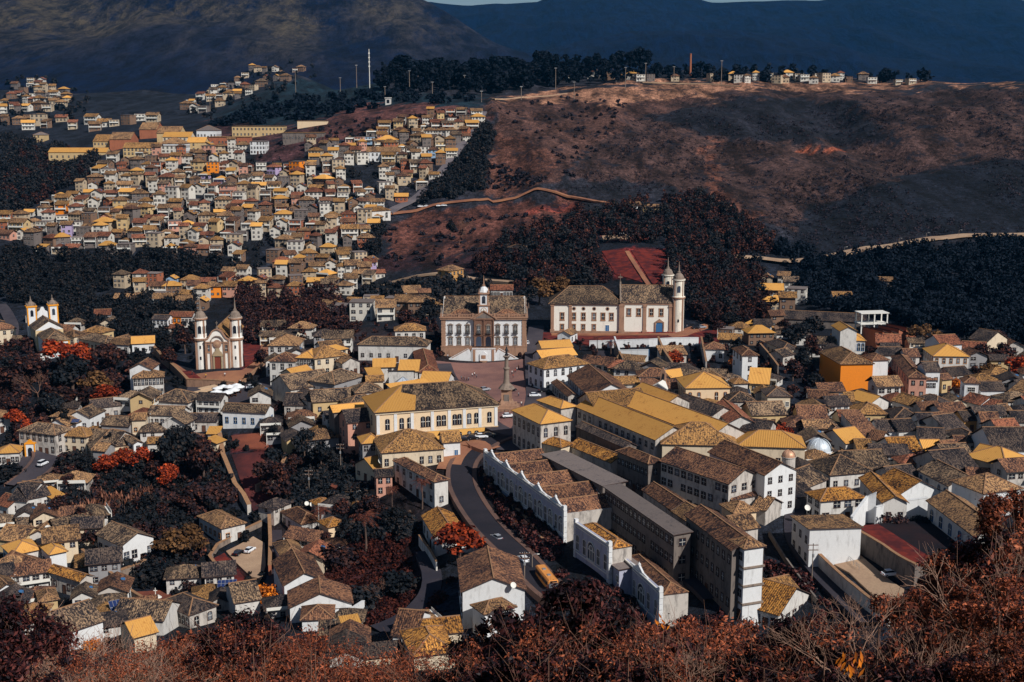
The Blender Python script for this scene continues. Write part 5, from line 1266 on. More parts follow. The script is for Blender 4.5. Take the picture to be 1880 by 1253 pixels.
while py < 546:
    D = float(np.interp(py, [214, 300, 350, 450, 546], [1030, 945, 870, 780, 700])); s_ = F / D
    px = 4 + (row % 2) * 10
    while px < 890:
        x, y = px + hr.uniform(-5, 5), py + hr.uniform(-3, 3)
        if inpoly(x, y, HILLPOLY) and not any(inpoly(x, y, h_) for h_ in HOLES) and hr.random() < .97:
            zone = ('under the hilltop at the far right end of the slope' if x > 680 and y < 330 else 'beside the steep street' if x > 640 and y < 430 else 'near the warehouses at the top of the slope' if y < 315 else
                    'by the left-hand woods' if x < 200 and y < 440 else 'above the dark tree belt' if x < 330 and y < 480 else 'at the foot of the slope behind the churches' if y > 500 else 'low on the slope' if y > 440 else 'on the left of the dense hillside' if x < 360 else 'halfway up the dense hillside' if x < 520 else 'right of the middle of the dense hillside')
            place_hill(x, y, hr.uniform(.74, .98), 'hillside_house', 'houses on the hillside behind the town', zone, rot=.12 if x > 600 else -.05)
        px += s_ * hr.uniform(8.6, 11.4)
    py += np.interp(py, [214, 546], [12.0, 15.6]); row += 1
NHILL = len(pending)
# the white building with rounded grey gate arch and other strays behind the town
def scatter(poly, n_, sc, name, group, zone, seed, idx=None, mind=6):
    r_ = random.Random(seed); pts = []; xs = [p[0] for p in poly]; ys = [p[1] for p in poly]; tries = 0
    while len(pts) < n_ and tries < 4000:
        tries += 1; x, y = r_.uniform(min(xs), max(xs)), r_.uniform(min(ys), max(ys))
        if inpoly(x, y, poly) and all(abs(x - a) > mind * 1.0 or abs(y - b) > mind * .55 for a, b in pts):
            pts.append((x, y)); place_hill(x, y, r_.uniform(.8, 1.2) * sc, name, group, zone, r_=r_, idx=None if idx is None else r_.choice(idx))
scatter([(600,572),(700,556),(790,558),(800,575),(720,590),(610,592)], 14, .95, 'valley_house', 'houses in the valley behind the square', 'in the valley behind the long white building', 3, mind=20)
scatter([(215,560),(330,548),(420,552),(400,575),(230,580)], 8, .95, 'valley_house', 'houses in the valley behind the square', 'among trees between the two churches', 4, mind=20)
scatter([(1384,520),(1450,520),(1480,560),(1470,590),(1440,600),(1400,560)], 9, .95, 'valley_house', 'houses in the valley behind the square', 'in the gap between the wooded hills', 5, mind=17)
scatter([(1330,622),(1400,600),(1440,612),(1400,640),(1345,645)], 7, .85, 'valley_house', 'houses in the valley behind the square', 'behind the terraces right of the big church', 6, mind=18)
scatter([(640,505),(690,490),(700,520),(660,540)], 4, .95, 'valley_house', 'houses in the valley behind the square', 'beside the road below the brown field', 7, mind=18)
scatter([(0,165),(60,150),(110,160),(145,190),(90,205),(0,210)], 34, 1.15, 'distant_house', 'houses of the far-left suburb', 'in the far-left suburb below the mountain', 8, mind=9)
scatter([(330,200),(400,160),(440,140),(500,118),(550,112),(560,140),(480,165),(420,190),(370,212)], 42, 1.1, 'distant_house', 'houses on the distant spur', 'on the distant spur below the mountain', 9, mind=9)
scatter([(0,222),(150,222),(260,215),(300,225),(200,240),(0,245)], 16, 1.25, 'distant_house', 'houses on the far plateau', 'on the far plateau behind the warehouses', 10, mind=12)
scatter([(1190,146),(1500,144),(1690,152),(1690,158),(1500,154),(1190,152)], 24, .9, 'distant_house', 'buildings along the bare ridge', 'along the bare ridge top at the right', 12, idx=(6, 8, 4, 1), mind=10)
scatter([(975,142),(1040,142),(1180,143),(1180,150),(1000,150)], 12, .95, 'distant_house', 'buildings among the ridge pines', 'among the dark pines on the ridge', 13, idx=(6, 8, 4, 1), mind=12)
MERGE = sorted(pending[:NHILL], key=lambda q: -q[0].location.y)[:max(0, NHILL - 300)]
if MERGE:
    V_, F_, M_i, mats = [], [], [], []
    rm_ids = {id(q[0]) for q in MERGE}; byp = {}
    for o in COL.objects:
        if o.parent is not None and o.parent.name.startswith('hillside_house'): byp.setdefault(o.parent.name, []).append(o)
    for q in MERGE:
        root = q[0]; MW = Matrix.Translation(root.location) @ root.rotation_euler.to_matrix().to_4x4() @ Matrix.Diagonal((*root.scale, 1))
        for c in byp.get(root.name, []):
            MC = MW @ Matrix.Translation(c.location) @ c.rotation_euler.to_matrix().to_4x4(); k0 = len(V_)
            V_ += [tuple(MC @ v.co) for v in c.data.vertices]
            for f in c.data.polygons:
                mt = c.material_slots[f.material_index].material
                if mt not in mats: mats.append(mt)
                F_.append(tuple(k0 + i for i in f.vertices)); M_i.append(mats.index(mt))
            bpy.data.objects.remove(c, do_unlink=True)
        pending.remove(q); bpy.data.objects.remove(root, do_unlink=True)
    mb = MB(); mb.v, mb.f, mb.m = V_, F_, M_i; o = mb.obj('hillside_houses', mats, uv=True); tag(o, 'small far houses filling the top of the hillside behind the town', 'houses', None, 'stuff')
# ---- plateau warehouses and schools, individually
def Wh(*a, **k): return H(*a, name='warehouse', cat='building', group='long buildings on the plateau', over=.4, pitch=.5, **k)
Wh(88,280,195,280, 14, 6, 'gx','yellow','tan','long ochre warehouse with amber roof on the far-left plateau', cols=10, rows=1)
Wh(170,260,205,260, 22, 8, 'gx','ytan','tan','first amber-roofed shed left of the white hospital-like house', win='f')
Wh(200,256,240,256, 22, 8, 'gx','tan','brick','tan roofed shed behind the first amber-roofed shed', win='')
Wh(225,272,288,272, 16, 6, 'gx','ytan','tan','low long amber shed left of the white house with many windows', win='f')
Wh(291,264,337,264, 20, 9, 'hip','tan','bright','white house with many windows and tan roof on the plateau', cols=7, rows=2)
Wh(255,238,288,238, 24, 8, 'gx','tan','brick','brick shed with tan gable roof at the back of the plateau', win='')
Wh(287,245,330,245, 22, 8, 'gx','tan','tan','amber shed beside the brick shed at the plateau back', win='')
Wh(298,252,350,252, 16, 7, 'gx','yellow','cream','long amber roof behind the white house with many windows', win='f')
Wh(342,262,376,262, 16, 7, 'gx','yellow','tan','amber shed right of the white house with many windows', win='f')
Wh(360,240,397,240, 20, 7, 'hip','grey','bright','bright white flat-roofed hall on the plateau', cols=6, rows=1)
Wh(380,252,455,252, 18, 7, 'flat','ytan','brick','long low brown school block with flat amber roof', win='f', cols=12, rows=1)
Wh(425,232,520,232, 18, 9, 'flat','ytan','tan','long ochre school with flat amber roof on the plateau edge', cols=14, rows=2)
Wh(518,244,595,244, 16, 7, 'flat','ytan','dark','long dark-windowed block with amber roof edge right of the school', cols=14, rows=1)
Wh(458,260,487,260, 16, 10, 'flat','grey','bright','white grid-fronted block below the ochre school', cols=5, rows=3)
Wh(60,248,80,248, 14, 7, 'hip','grey','tan','square ochre block at the far left of the plateau', win='f')
Wh(545,222,600,222, 10, 5, 'flat','tan','peach','low peach shed on the brown slope above the school', win='')
Wh(672,279,735,279, 14, 8, 'gx','tan','bright','big white barracks-like house near the top of the steep street', cols=8, rows=2)
Wh(690,257,730,257, 14, 7, 'hip','yellow','cream','cream house with amber roof above the barracks-like house', cols=6, rows=2)
H(672,389,718,386, 10, 7, 'hip','ytan','white','white chapel-like building with a dark rounded gateway by the steep street', name='chapel', cat='chapel', arch=True, cols=3, rows=1, wh=3.5, ww=1.6)
H(824,498,852,494, 9, 7, 'hip','tan','ochre','lone ochre two-storey house by the road below the brown field', name='country_house', cat='house', cols=4, rows=2)
H(900,533,942,533, 9, 4, 'gx','rust','white','low white house with rust roof behind the square clock tower', name='country_house', cat='house', cols=7, rows=1)
H(930,455,958,458, 8, 5, 'hip','dark','grey','grey house hidden in trees above the square', name='country_house', cat='house')
H(1152,378,1180,377, 8, 4, 'gx','tan','bright','lone white cottage at the foot of the bare hill', name='country_house', cat='house', cols=3)
H(1180,380,1218,380, 5, 3, 'sb','tan','tan','low tan shed beside the lone white cottage on the hill', name='shed', cat='shed', win='')
H(1612,516,1643,517, 6, 3, 'sb','tan','dark','lone tan lean-to roof on the dark wooded slope', name='shed', cat='shed', win='')
H(1530,545,1567,545, 8, 4, 'gx','ytan','white','low white shed with amber roof at the edge of the dark wood', name='shed', cat='shed', win='f')
H(1240,125,1262,125, 5, 40, 'flat','grey','grey','x', name='skipme', cat='x') if False else None
# sawtooth factory roofs
fac = H(1620,621,1646,618, 12, 5, 'sl','rust','brick','brick-red factory with four sawtooth roofs below the dark wood', name='factory', cat='factory', win='', pitch=.7)
for i, a in enumerate(((1636,618,1654,616), (1650,614,1668,612), (1664,611,1682,609))): H(*a, 12, 5, 'sl', 'rust', 'brick', 'x', parent=fac, win='', pitch=.7)
H(1608,630,1655,632, 12, 4, 'gx','rust','brick','wide rust roof in front of the sawtooth factory', name='factory', cat='factory', win='')
H(1728,634,1768,632, 12, 7, 'gx','rust','bright','white gabled warehouse with rust roof right of the broad orange tree', name='warehouse', cat='warehouse', win='')
H(1778,622,1813,628, 14, 7, 'gx','dark','cream','dark roofed warehouse with large cream gable near the dark wood', name='warehouse', cat='warehouse', win='')
H(1768,640,1812,642, 9, 5, 'gx','rust','pink','pink houses row with rust roof in front of the cream gable', name='warehouse', cat='warehouse', cols=5)
H(1440,585,1590,592, 12, 4, 'gx','dark','dark','very long dark roof behind the white mansion', name='warehouse', cat='warehouse', win='')
# open concrete frame
g = hit(1604, 612, 0); t = empty('concrete_frame', g, R(8), 'unfinished white concrete frame behind the white mansion', 'building')
for i in range(3):
    for j in range(2): m = MB(); m.box(-6 + i * 6 - .25, -6 + i * 6 + .25, j * 6 - .25, j * 6 + .25, -3, 9); m.obj('pillar', TRIM, t)
for z_ in (4, 8.8): m = MB(); m.box(-6.6, 6.6, -.6, 6.6, z_, z_ + .4); m.obj('floor_slab', TRIM, t)
# ================================================================ streets, square, walls
def grain(name, c, c2, sc=.5, s2=.08):
    m, nt, b = newmat(name); tc = nd(nt, 'ShaderNodeTexCoord')
    f = noisen(nt, sc * 4, tc.outputs['Object'], 4, .7); f2 = noisen(nt, s2, tc.outputs['Object'], 4)
    f3 = ramp(nt, f2, [(.4, 0), (.6, 1)])
    c_ = mixc(nt, f3, lin(c), lin(c2)); c_ = mixc(nt, .35, c_, ramp(nt, f, [(.3, .3), (.7, 1.0)]), 'MULTIPLY')
    nt.links.new(c_, b.inputs['Base Color']); b.inputs['Roughness'].default_value = .95; return m
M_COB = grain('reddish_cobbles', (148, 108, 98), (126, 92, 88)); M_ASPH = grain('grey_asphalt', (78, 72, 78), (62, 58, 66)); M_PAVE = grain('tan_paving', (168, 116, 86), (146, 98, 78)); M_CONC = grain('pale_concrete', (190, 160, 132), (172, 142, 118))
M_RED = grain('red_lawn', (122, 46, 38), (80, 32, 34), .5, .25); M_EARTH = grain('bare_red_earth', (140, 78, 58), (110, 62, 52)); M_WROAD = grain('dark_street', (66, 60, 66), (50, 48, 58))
M_KERB = grain('worn_kerb_stone', (116, 88, 78), (92, 74, 70))
RO = []
def world_pts(pts): 
    o = []
    for p in pts:
        g = hit(p[0], p[1], 0); o.append((g.x, g.y))
    return o
def dense(pts, step=3.0):
    out = []
    for (x0, y0), (x1, y1) in zip(pts[:-1], pts[1:]):
        n_ = max(1, int(math.hypot(x1 - x0, y1 - y0) / step))
        for k in range(n_): out.append((x0 + (x1 - x0) * k / n_, y0 + (y1 - y0) * k / n_))
    out.append(pts[-1]); return out
def smooth(pts, it=2):
    for _ in range(it):
        q = [pts[0]]
        for a, b in zip(pts[:-1], pts[1:]): q += [(a[0] * .75 + b[0] * .25, a[1] * .75 + b[1] * .25), (a[0] * .25 + b[0] * .75, a[1] * .25 + b[1] * .75)]
        q.append(pts[-1]); pts = q
    return pts
def street(name, pxs, w, mat, lift=.22, kerb=0, wpts=None, lane=False):
    pts = dense(smooth(wpts or world_pts(pxs)), 2.5); m = MB(); L = []
    for i, p in enumerate(pts):
        a = pts[max(i - 1, 0)]; b = pts[min(i + 1, len(pts) - 1)]; d = Vector((b[0] - a[0], b[1] - a[1])).normalized(); n_ = Vector((-d.y, d.x))
        row = []
        zc = max(hgt(p[0] + n_.x * s * w / 2, p[1] + n_.y * s * w / 2) for s in (-1, 0, 1)) + lift
        for s in (-1, 1):
            ww = w / 2
            row.append((p[0] + n_.x * s * ww, p[1] + n_.y * s * ww, zc))
            if kerb: row.append((p[0] + n_.x * s * (ww + kerb), p[1] + n_.y * s * (ww + kerb), zc))
        L.append(row)
        RO.append((p[0], p[1], w / 2 + kerb))
    for r0, r1 in zip(L[:-1], L[1:]):
        if kerb:
            m.face([r0[2], r0[0], r1[0], r1[2]], 0)
            for k, o in ((0, 1), (3, 2)) if False else ((0, 1), (2, 3)):
                a0, b0, a1, b1 = r0[k], r0[o], r1[k], r1[o]; up = lambda v: (v[0], v[1], v[2] + .13)
                m.face([up(a0), up(b0), up(b1), up(a1)], 1); m.face([a0, up(a0), up(a1), a1], 1); dn = lambda v: (v[0], v[1], v[2] - 1.5); m.face([up(b0), dn(b0), dn(b1), up(b1)], 1)
        else:
            m.face([r0[0], r0[1], r1[1], r1[0]], 0)
            for k in (0, 1): dn = lambda v: (v[0], v[1], v[2] - 1.2); m.face([r0[k], dn(r0[k]), dn(r1[k]), r1[k]], 0)
    if lane:
        for i in range(0, len(L) - 2, 4):
            c0 = [sum(v) / 2 for v in zip(L[i][0], L[i][-1])]; c1 = [sum(v) / 2 for v in zip(L[i + 1][0], L[i + 1][-1])]; m.beam((c0[0], c0[1], c0[2] + .012), (c1[0], c1[1], c1[2] + .012), .15, .004, 1)
    o = m.obj(name, [mat, M_KERB if kerb else TRIM]); o['kind'] = 'structure'; return o
def patch(name, poly, mat, lift=.3, step=4.0, struct=True, skirt=1.5):
    """paved or planted surface following the land inside an image polygon"""
    wp = world_pts(poly); xs = [p[0] for p in wp]; ys = [p[1] for p in wp]
    import bmesh
    bm = bmesh.new(); vs = [bm.verts.new((x, y, 0)) for x, y in dense(wp + [wp[0]], step)[:-1]]; f = bm.faces.new(vs)
    if f.normal.z < 0: f.normal_flip()
    for ax, lo, hi in ((0, min(xs), max(xs)), (1, min(ys), max(ys))):
        k = lo + step
        while k < hi:
            no = (1, 0, 0) if ax == 0 else (0, 1, 0); co = (k, 0, 0) if ax == 0 else (0, k, 0)
            bmesh.ops.bisect_plane(bm, geom=bm.verts[:] + bm.edges[:] + bm.faces[:], plane_co=co, plane_no=no); k += step
    for v in bm.verts: v.co.z = hgt(v.co.x, v.co.y) + lift
    ed = [e for e in bm.edges if len(e.link_faces) == 1]
    r_ = bmesh.ops.extrude_edge_only(bm, edges=ed)
    for g in r_['geom']:
        if isinstance(g, bmesh.types.BMVert): g.co.z -= skirt
    me = bpy.data.meshes.new(name); bm.to_mesh(me); bm.free(); me.materials.append(mat)
    o = bpy.data.objects.new(name, me); COL.objects.link(o)
    if struct: o['kind'] = 'structure'
    NOTREE.append(poly); return o
NOTREE = []
patch('square', [(800,664),(968,660),(990,650),(995,700),(1000,745),(985,790),(900,800),(880,760),(840,715),(812,690)], M_COB, .35)
street('street', [(812,672),(822,700),(850,730),(880,770),(925,800),(990,800)], 7, M_ASPH, .42)
street('street', [(985,600),(978,650),(982,700),(985,745),(960,790),(930,830)], 7, M_ASPH, .44)
street('street', [(930,800),(880,820),(848,850),(846,890),(865,930),(905,985),(960,1035),(1000,1080),(1050,1120)], 6.6, grain('dark_asphalt', (48, 45, 53), (38, 37, 46)), .3, kerb=1.3)  # darker copy of the asphalt: shade over the street painted in
street('pavement', [(905,830),(862,815),(835,835),(822,865)], 7, M_PAVE, .5)
patch('church_terrace', [(352,690),(445,682),(470,665),(478,632),(500,634),(496,660),(448,702),(430,712),(345,708),(300,668),(268,640),(282,640),(312,664)], M_PAVE, .5)
patch('lawn', [(444,634),(480,633),(476,662),(450,675)], M_RED, .62); patch('lawn', [(284,642),(308,640),(322,668),(312,670)], M_RED, .62); patch('lawn', [(318,683),(352,684),(372,700),(345,700)], M_RED, .62)
patch('market_square', [(345,712),(430,716),(470,700),(500,690),(520,712),(470,745),(400,752),(330,755)], M_ASPH, .3)
patch('lawn', [(985,612),(1010,612),(1012,618),(1110,618),(1240,618),(1330,606),(1350,612),(1300,632),(1090,636),(1050,630),(992,632)], M_RED, .35)
street('path', [(1012,615),(1100,615),(1200,616),(1252,615),(1262,605),(1300,598)], 3.2, M_PAVE, .5)
patch('forecourt', [(1225,617),(1258,608),(1290,598),(1300,603),(1262,618),(1235,622)], M_PAVE, .48)
street('path', [(1151,462),(1165,485),(1192,525)], 2.6, M_PAVE, .3)
street('street', [(10,838),(62,820),(92,830),(80,855),(50,880),(30,895)], 8, M_ASPH, .3, kerb=1.0)
patch('forecourt', [(10,838),(60,818),(100,838),(80,870),(30,870)], M_ASPH, .2)
patch('car_park', [(415,1015),(465,988),(486,1000),(488,1040),(480,1066),(462,1062)], M_CONC, .5)
patch('lawn', [(384,1032),(412,1018),(455,1068),(430,1080)], M_RED, .45)
patch('lawn', [(198,1046),(245,1032),(262,1040),(215,1062)], M_RED, .4)
patch('lawn', [(230,1090),(300,1086),(318,1092),(290,1112),(262,1112)], M_EARTH, .4)
patch('sports_court', [(424,803),(488,797),(494,826),(432,826)], M_EARTH, .5); 
patch('lawn', [(425,836),(492,832),(520,930),(465,940),(440,880)], grain('dry_red_garden', (96, 46, 44), (60, 34, 38)), .25)
def terrace(name, poly, z, mat, side, depth=7):
    pts = [onz(x, y, z) for x, y in poly]; m = MB(); m.face(pts, 0)
    for a, b in zip(pts, pts[1:] + pts[:1]): m.face([(a.x, a.y, z - depth), (b.x, b.y, z - depth), b, a], 1)
    o = m.obj(name, [mat, side]); o['kind'] = 'structure'; NOTREE.append(poly); return o
zt = hit(1600, 1035, 0).z + 5.0
terrace('lawn_terrace', [(1575,967), (1612,962), (1722,1032), (1676,1042)], zt, M_RED, W['dark'], 9)  # dark sides have their shade painted into the material
terrace('garden_terrace', [(1612,962), (1700,956), (1800,1004), (1722,1032)], zt - .3, grain('dark_garden_soil', (40, 26, 30), (24, 22, 30)), W['dark'], 9)
patch('driveway', [(1530,1008),(1562,1008),(1600,1040),(1660,1085),(1650,1120),(1615,1105),(1560,1055),(1515,1030)], M_CONC, .4)
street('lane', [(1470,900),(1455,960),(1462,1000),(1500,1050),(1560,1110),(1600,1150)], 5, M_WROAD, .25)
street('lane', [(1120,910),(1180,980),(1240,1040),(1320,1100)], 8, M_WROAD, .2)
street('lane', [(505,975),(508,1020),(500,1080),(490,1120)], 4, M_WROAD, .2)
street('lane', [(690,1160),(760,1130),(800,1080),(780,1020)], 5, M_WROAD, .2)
street('road', [(887,208),(868,240),(835,285),(798,335),(735,380),(712,395)], 7, grain('grey_concrete_road', (120, 112, 116), (100, 94, 100)), .5)
street('road', [(712,395),(760,386),(850,372),(950,362),(1030,357),(1085,368),(1130,378)], 5, M_PAVE, .5)
street('road', [(480,548),(560,545),(640,540),(700,525),(780,507),(850,508),(940,520)], 6, M_CONC, .5)
street('road', [(1340,475),(1400,478),(1500,477),(1545,468),(1600,458),(1700,442),(1780,434),(1900,433)], 9, M_CONC, .8)
street('road', [(905,183),(960,178),(1040,172)], 4, M_CONC, .5); street('road', [(1180,152),(1300,154),(1360,160)], 5, M_CONC, .4)
street('road', [(0,560),(12,575),(25,600),(20,625)], 6, M_ASPH, .3)
patch('lawn', [(1104,462),(1145,460),(1180,520),(1130,505)], M_RED, .3); patch('lawn', [(1158,460),(1222,458),(1226,500),(1200,524)], M_RED, .3)
patch('bare_ground', [(1105,434),(1165,432),(1168,440),(1108,443)], M_CONC, .3)
patch('yard', [(1086,645),(1190,645),(1240,700),(1180,690),(1120,690)], M_WROAD, .2)

def gwall(name, pts, h, mat, label, cat='wall', th=.5, group=None, cap=True, step=3.0, wp=None, drop=2.5, flat=False):
    """free-standing wall along points on the ground; h in metres (or one height per point)"""
    wps = wp or world_pts(pts); hs = h if hasattr(h, '__len__') else [h] * len(wps)
    P_ = []; 
    for k in range(len(wps) - 1):
        (x0, y0), (x1, y1) = wps[k], wps[k + 1]; n_ = max(1, int(math.hypot(x1 - x0, y1 - y0) / step))
        for i in range(n_): P_.append((x0 + (x1 - x0) * i / n_, y0 + (y1 - y0) * i / n_, hs[k] + (hs[k + 1] - hs[k]) * i / n_))
    P_.append((*wps[-1], hs[-1])); x0, y0 = P_[0][:2]; z0 = hgt(x0, y0)
    m = MB()
    for (ax, ay, ah), (bx, by, bh) in zip(P_[:-1], P_[1:]):
        d = Vector((bx - ax, by - ay)).normalized(); n_ = Vector((-d.y, d.x)) * th / 2
        za, zb = hgt(ax, ay), hgt(bx, by)
        ta, tb = (za + ah, zb + bh)
        c = [(ax - n_.x - x0, ay - n_.y - y0), (bx - n_.x - x0, by - n_.y - y0), (bx + n_.x - x0, by + n_.y - y0), (ax + n_.x - x0, ay + n_.y - y0)]
        zs = [ta - z0, tb - z0, tb - z0, ta - z0]; k = len(m.v)
        m.v += [(*c[i], (za if i in (0, 3) else zb) - z0 - drop) for i in range(4)] + [(*c[i], zs[i]) for i in range(4)]
        for f in [(0, 1, 5, 4), (1, 2, 6, 5), (2, 3, 7, 6), (3, 0, 4, 7), (4, 5, 6, 7)]: m.f.append(tuple(k + i for i in f)); m.m.append(0)
        if cap: m.beam((ax - x0, ay - y0, ta - z0 + .06), (bx - x0, by - y0, tb - z0 + .06), th + .25, .16, 1)
    o = m.obj(name, [mat, RIDGE if mat is not W['bright'] else W['bright']], None, (x0, y0, z0)); tag(o, label, cat, group); return o
gwall('garden_wall', [(404,812),(410,850),(432,905),(448,925),(458,945)], 3.2, W['old'], 'long old wall capped with pale tiles beside the dark park', th=1.2)
gwall('garden_wall', [(224,752),(247,738)], 4, W['bright'], 'bright white sloping wall right below the red park trees', th=.5)
gwall('garden_wall', [(194,772),(224,752)], 4, W['bright'], 'bright white sloping wall, its lower stretch beside the dark gable', th=.5)
gwall('retaining_wall', [(274,638),(300,668),(345,710),(432,716)], 3, STONE, 'stone retaining wall under the terrace of the two-towered baroque church', th=1)
gwall('retaining_wall', [(432,716),(450,702),(488,668)], 1.2, STONE, 'low stone wall on the right side of the church terrace', th=.7)
gwall('white_wall', [(1082,640),(1190,637),(1282,634)], 3.2, W['bright'], 'long white wall under the red lawn of the large church')
gwall('white_wall', [(1128,640),(1137,666),(1190,665)], 5, W['bright'], 'white yard wall with a blue gate below the large church', th=.4)
gwall('yard_wall', [(1128,650),(1143,678)], 4.5, W['dark'], 'dark oblique wall left of the white gated yard')
gwall('yard_wall', [(1208,640),(1218,665),(1234,690)], 5, W['dark'], 'dark oblique wall left of the pool yard')
gwall('yard_wall', [(1287,640),(1292,665),(1296,688)], 5, W['old'], 'weathered oblique wall right of the pool yard')
gwall('yard_wall', [(1395,648),(1412,668),(1428,690)], 4, W['dark'], 'dark stepped wall behind the sagging-roofed house')
gwall('yard_wall', [(1345,612),(1380,628),(1410,642)], 2.5, W['white'], 'white-topped wall climbing right of the red lawn')
gwall('boundary_wall', [(1606,966),(1640,956),(1701,948)], 5, W['bright'], 'tall white panelled boundary wall above the dark garden')
gwall('boundary_wall', [(1562,985),(1590,960),(1606,960)], [5, 7, 8], W['bright'], 'white wedge-shaped wall joining the blank white house')
gwall('street_wall', [(1490,1030),(1530,1070),(1570,1105),(1632,1150)], 3.6, W['white'], 'long white parapet wall between the driveway and the dark lane', th=.6)
gwall('retaining_wall', [(1563,1006),(1620,1040),(1680,1078)], 5.3, W['dark'], 'high dark stone wall holding up the red lawn by the driveway', th=.6)  # mossy stone, the shade on its face painted in as a dark tone
gwall('lane_wall', [(1412,985),(1440,1030),(1480,1085),(1500,1110)], 1.4, W['dark'], 'low stone wall on the near side of the dark lane', th=.4, cap=False)
gwall('lane_wall', [(495,965),(497,1010),(496,1060)], 3.5, W['brick'], 'red-brown wall between the car park and the narrow lane', th=.8)
gwall('garden_wall', [(480,966),(440,985),(400,1008),(385,1030),(432,1084)], 1.6, STONEG, 'stone wall round the red lawn beside the small car park', th=.7)
gwall('garden_wall', [(152,1030),(178,1050),(215,1082)], 3.5, W['old'], 'old wall between the amber roofs and the villa garden', th=.6)
gwall('garden_wall', [(215,1068),(250,1055),(268,1046)], 3, STONEG, 'rubble stone wall under the villa lawn', th=.9)
gwall('garden_wall', [(222,1090),(260,1115),(292,1130)], 3, W['dark'], 'dark wall below the garden with the white cross', th=.6)
gwall('garden_wall', [(120,1058),(160,1085),(215,1100)], 2.2, W['white'], 'white-capped wall curving down to two white gate posts', th=.6)
gwall('verge_wall', [(1000,1000),(960,950),(905,900),(885,870)], 1.0, STONEG, 'low stone wall at the foot of the ornate street front', th=.6)
gwall('terrace_wall', [(610,1148),(650,1140),(668,1128)], 3.5, W['bright'], 'white curved terrace wall below the wide white gable', th=.5)
gwall('stone_wall', [(470,905),(510,885),(520,860),(535,830)], 2.4, STONEG, 'ruined stone wall climbing through the gardens', th=.9)
gwall('terrace_wall', [(600,905),(640,915),(690,912)], 2.0, STONEG, 'curved terrace wall of the round garden steps', th=.7)
gwall('palm_garden_wall', [(770,1002),(790,1030),(802,1052)], 3.0, W['white'], 'white side wall dropping behind the round red tree', th=.4)
for py_, lab in ((905, 'upper'), (892, 'top')): pass

# ================================================================ small houses packed between the bigger ones
FWN = [('white', 'white', 40), ('old', 'weathered', 26), ('cream', 'cream', 14), ('grey', 'grey', 10), ('tan', 'tan', 8)]
FRN = [('old', 'mottled brown', 30), ('dark', 'dark', 26), ('brown', 'brown', 20), ('tan', 'tan', 14), ('ytan', 'dull amber', 8), ('rust', 'rust', 8)]
def fill(poly, n_, zone, seed, rot=0, sc=1.0, gap=3.2):
    r_ = random.Random(seed); xs = [p[0] for p in poly]; ys = [p[1] for p in poly]; done = 0
    for _ in range(n_ * 60):
        if done >= n_: break
        x, y = r_.uniform(min(xs), max(xs)), r_.uniform(min(ys), max(ys))
        if not inpoly(x, y, poly) or any(inpoly(x, y, q) for q in NOTREE): continue
        g = hit(x, y, 0)
        if g is None: continue
        if any((g.x - b[0]) ** 2 + (g.y - b[1]) ** 2 < (b[2] + gap) ** 2 for b in BUILT) or any((g.x - b[0]) ** 2 + (g.y - b[1]) ** 2 < (b[2] + 4.5) ** 2 for b in RO): continue
        k = r_.choice((0, 7, 0, 7, 2, 3, 1, 5)); proto, s_ = HPROTO[k]; f = sc * r_.uniform(.72, 1.05)
        o = copy_tree(proto, (g.x, g.y, g.z), rot + r_.choice((0, 0, 1.57)) + r_.gauss(0, .14), scale=(f, f, f * r_.uniform(.8, 1.05))); o.name = 'small_house'; o['group'] = 'small houses between the bigger ones'; o['category'] = 'house'
        wn = pick(FWN, r_); rn = pick(FRN, r_)
        for c in LASTKIDS:
            if c.name.startswith('wall'): set_mat(c, 0, W[wn[0]])
            elif c.name.startswith('roof'): set_mat(c, 0, RM[rn[0]])
        pending.append([o, x, y, wn[1], SN[s_[4]], rn[1], KN[s_[3]], zone]); BUILT.append((g.x, g.y, 4.0 * f)); done += 1
fill([(480,600),(660,640),(640,700),(560,760),(480,740)], 12, 'left of the long white building', 31, .1)
fill([(1090,690),(1260,690),(1420,700),(1420,830),(1330,780),(1200,740)], 14, 'right behind the old palace', 32, -.2)
fill([(1390,610),(1640,640),(1640,700),(1500,700),(1400,660)], 8, 'around the white mansion', 33)
fill([(1440,740),(1900,720),(1900,900),(1640,900),(1450,860)], 34, 'in the packed right quarter', 34, .1, 1.05, 2.2)
fill([(1640,640),(1900,650),(1900,730),(1700,730)], 12, 'on the right slope', 35)
fill([(100,735),(420,745),(420,820),(120,830)], 12, 'in the left quarter', 36, -.1, 1.0, 2.4)
fill([(-10,870),(130,880),(200,1000),(210,1180),(-10,1180)], 22, 'at the lower left', 37, .3, 1.05, 2.6)
fill([(200,1060),(520,1090),(520,1160),(200,1190)], 9, 'at the lower left behind the thicket', 38, .2)
fill([(440,720),(560,740),(640,800),(560,850),(470,820)], 9, 'between the market and the hall', 39, .2)
fill([(500,930),(640,930),(620,1060),(520,1060)], 5, 'beside the palm garden', 40, -.3)
fill([(600,1140),(840,1150),(840,1230),(600,1220)], 6, 'in front of the dark lane below the garden', 41, .2)
fill([(1380,880),(1500,860),(1500,960),(1400,960)], 5, 'along the dark lane', 42, -.4)
fill([(0,585),(240,600),(240,640),(0,640)], 7, 'around the small church', 43)
for p, _ in HPROTO:
    for c in list(CHILD[p.name]): bpy.data.objects.remove(c, do_unlink=True)
    bpy.data.objects.remove(p, do_unlink=True)
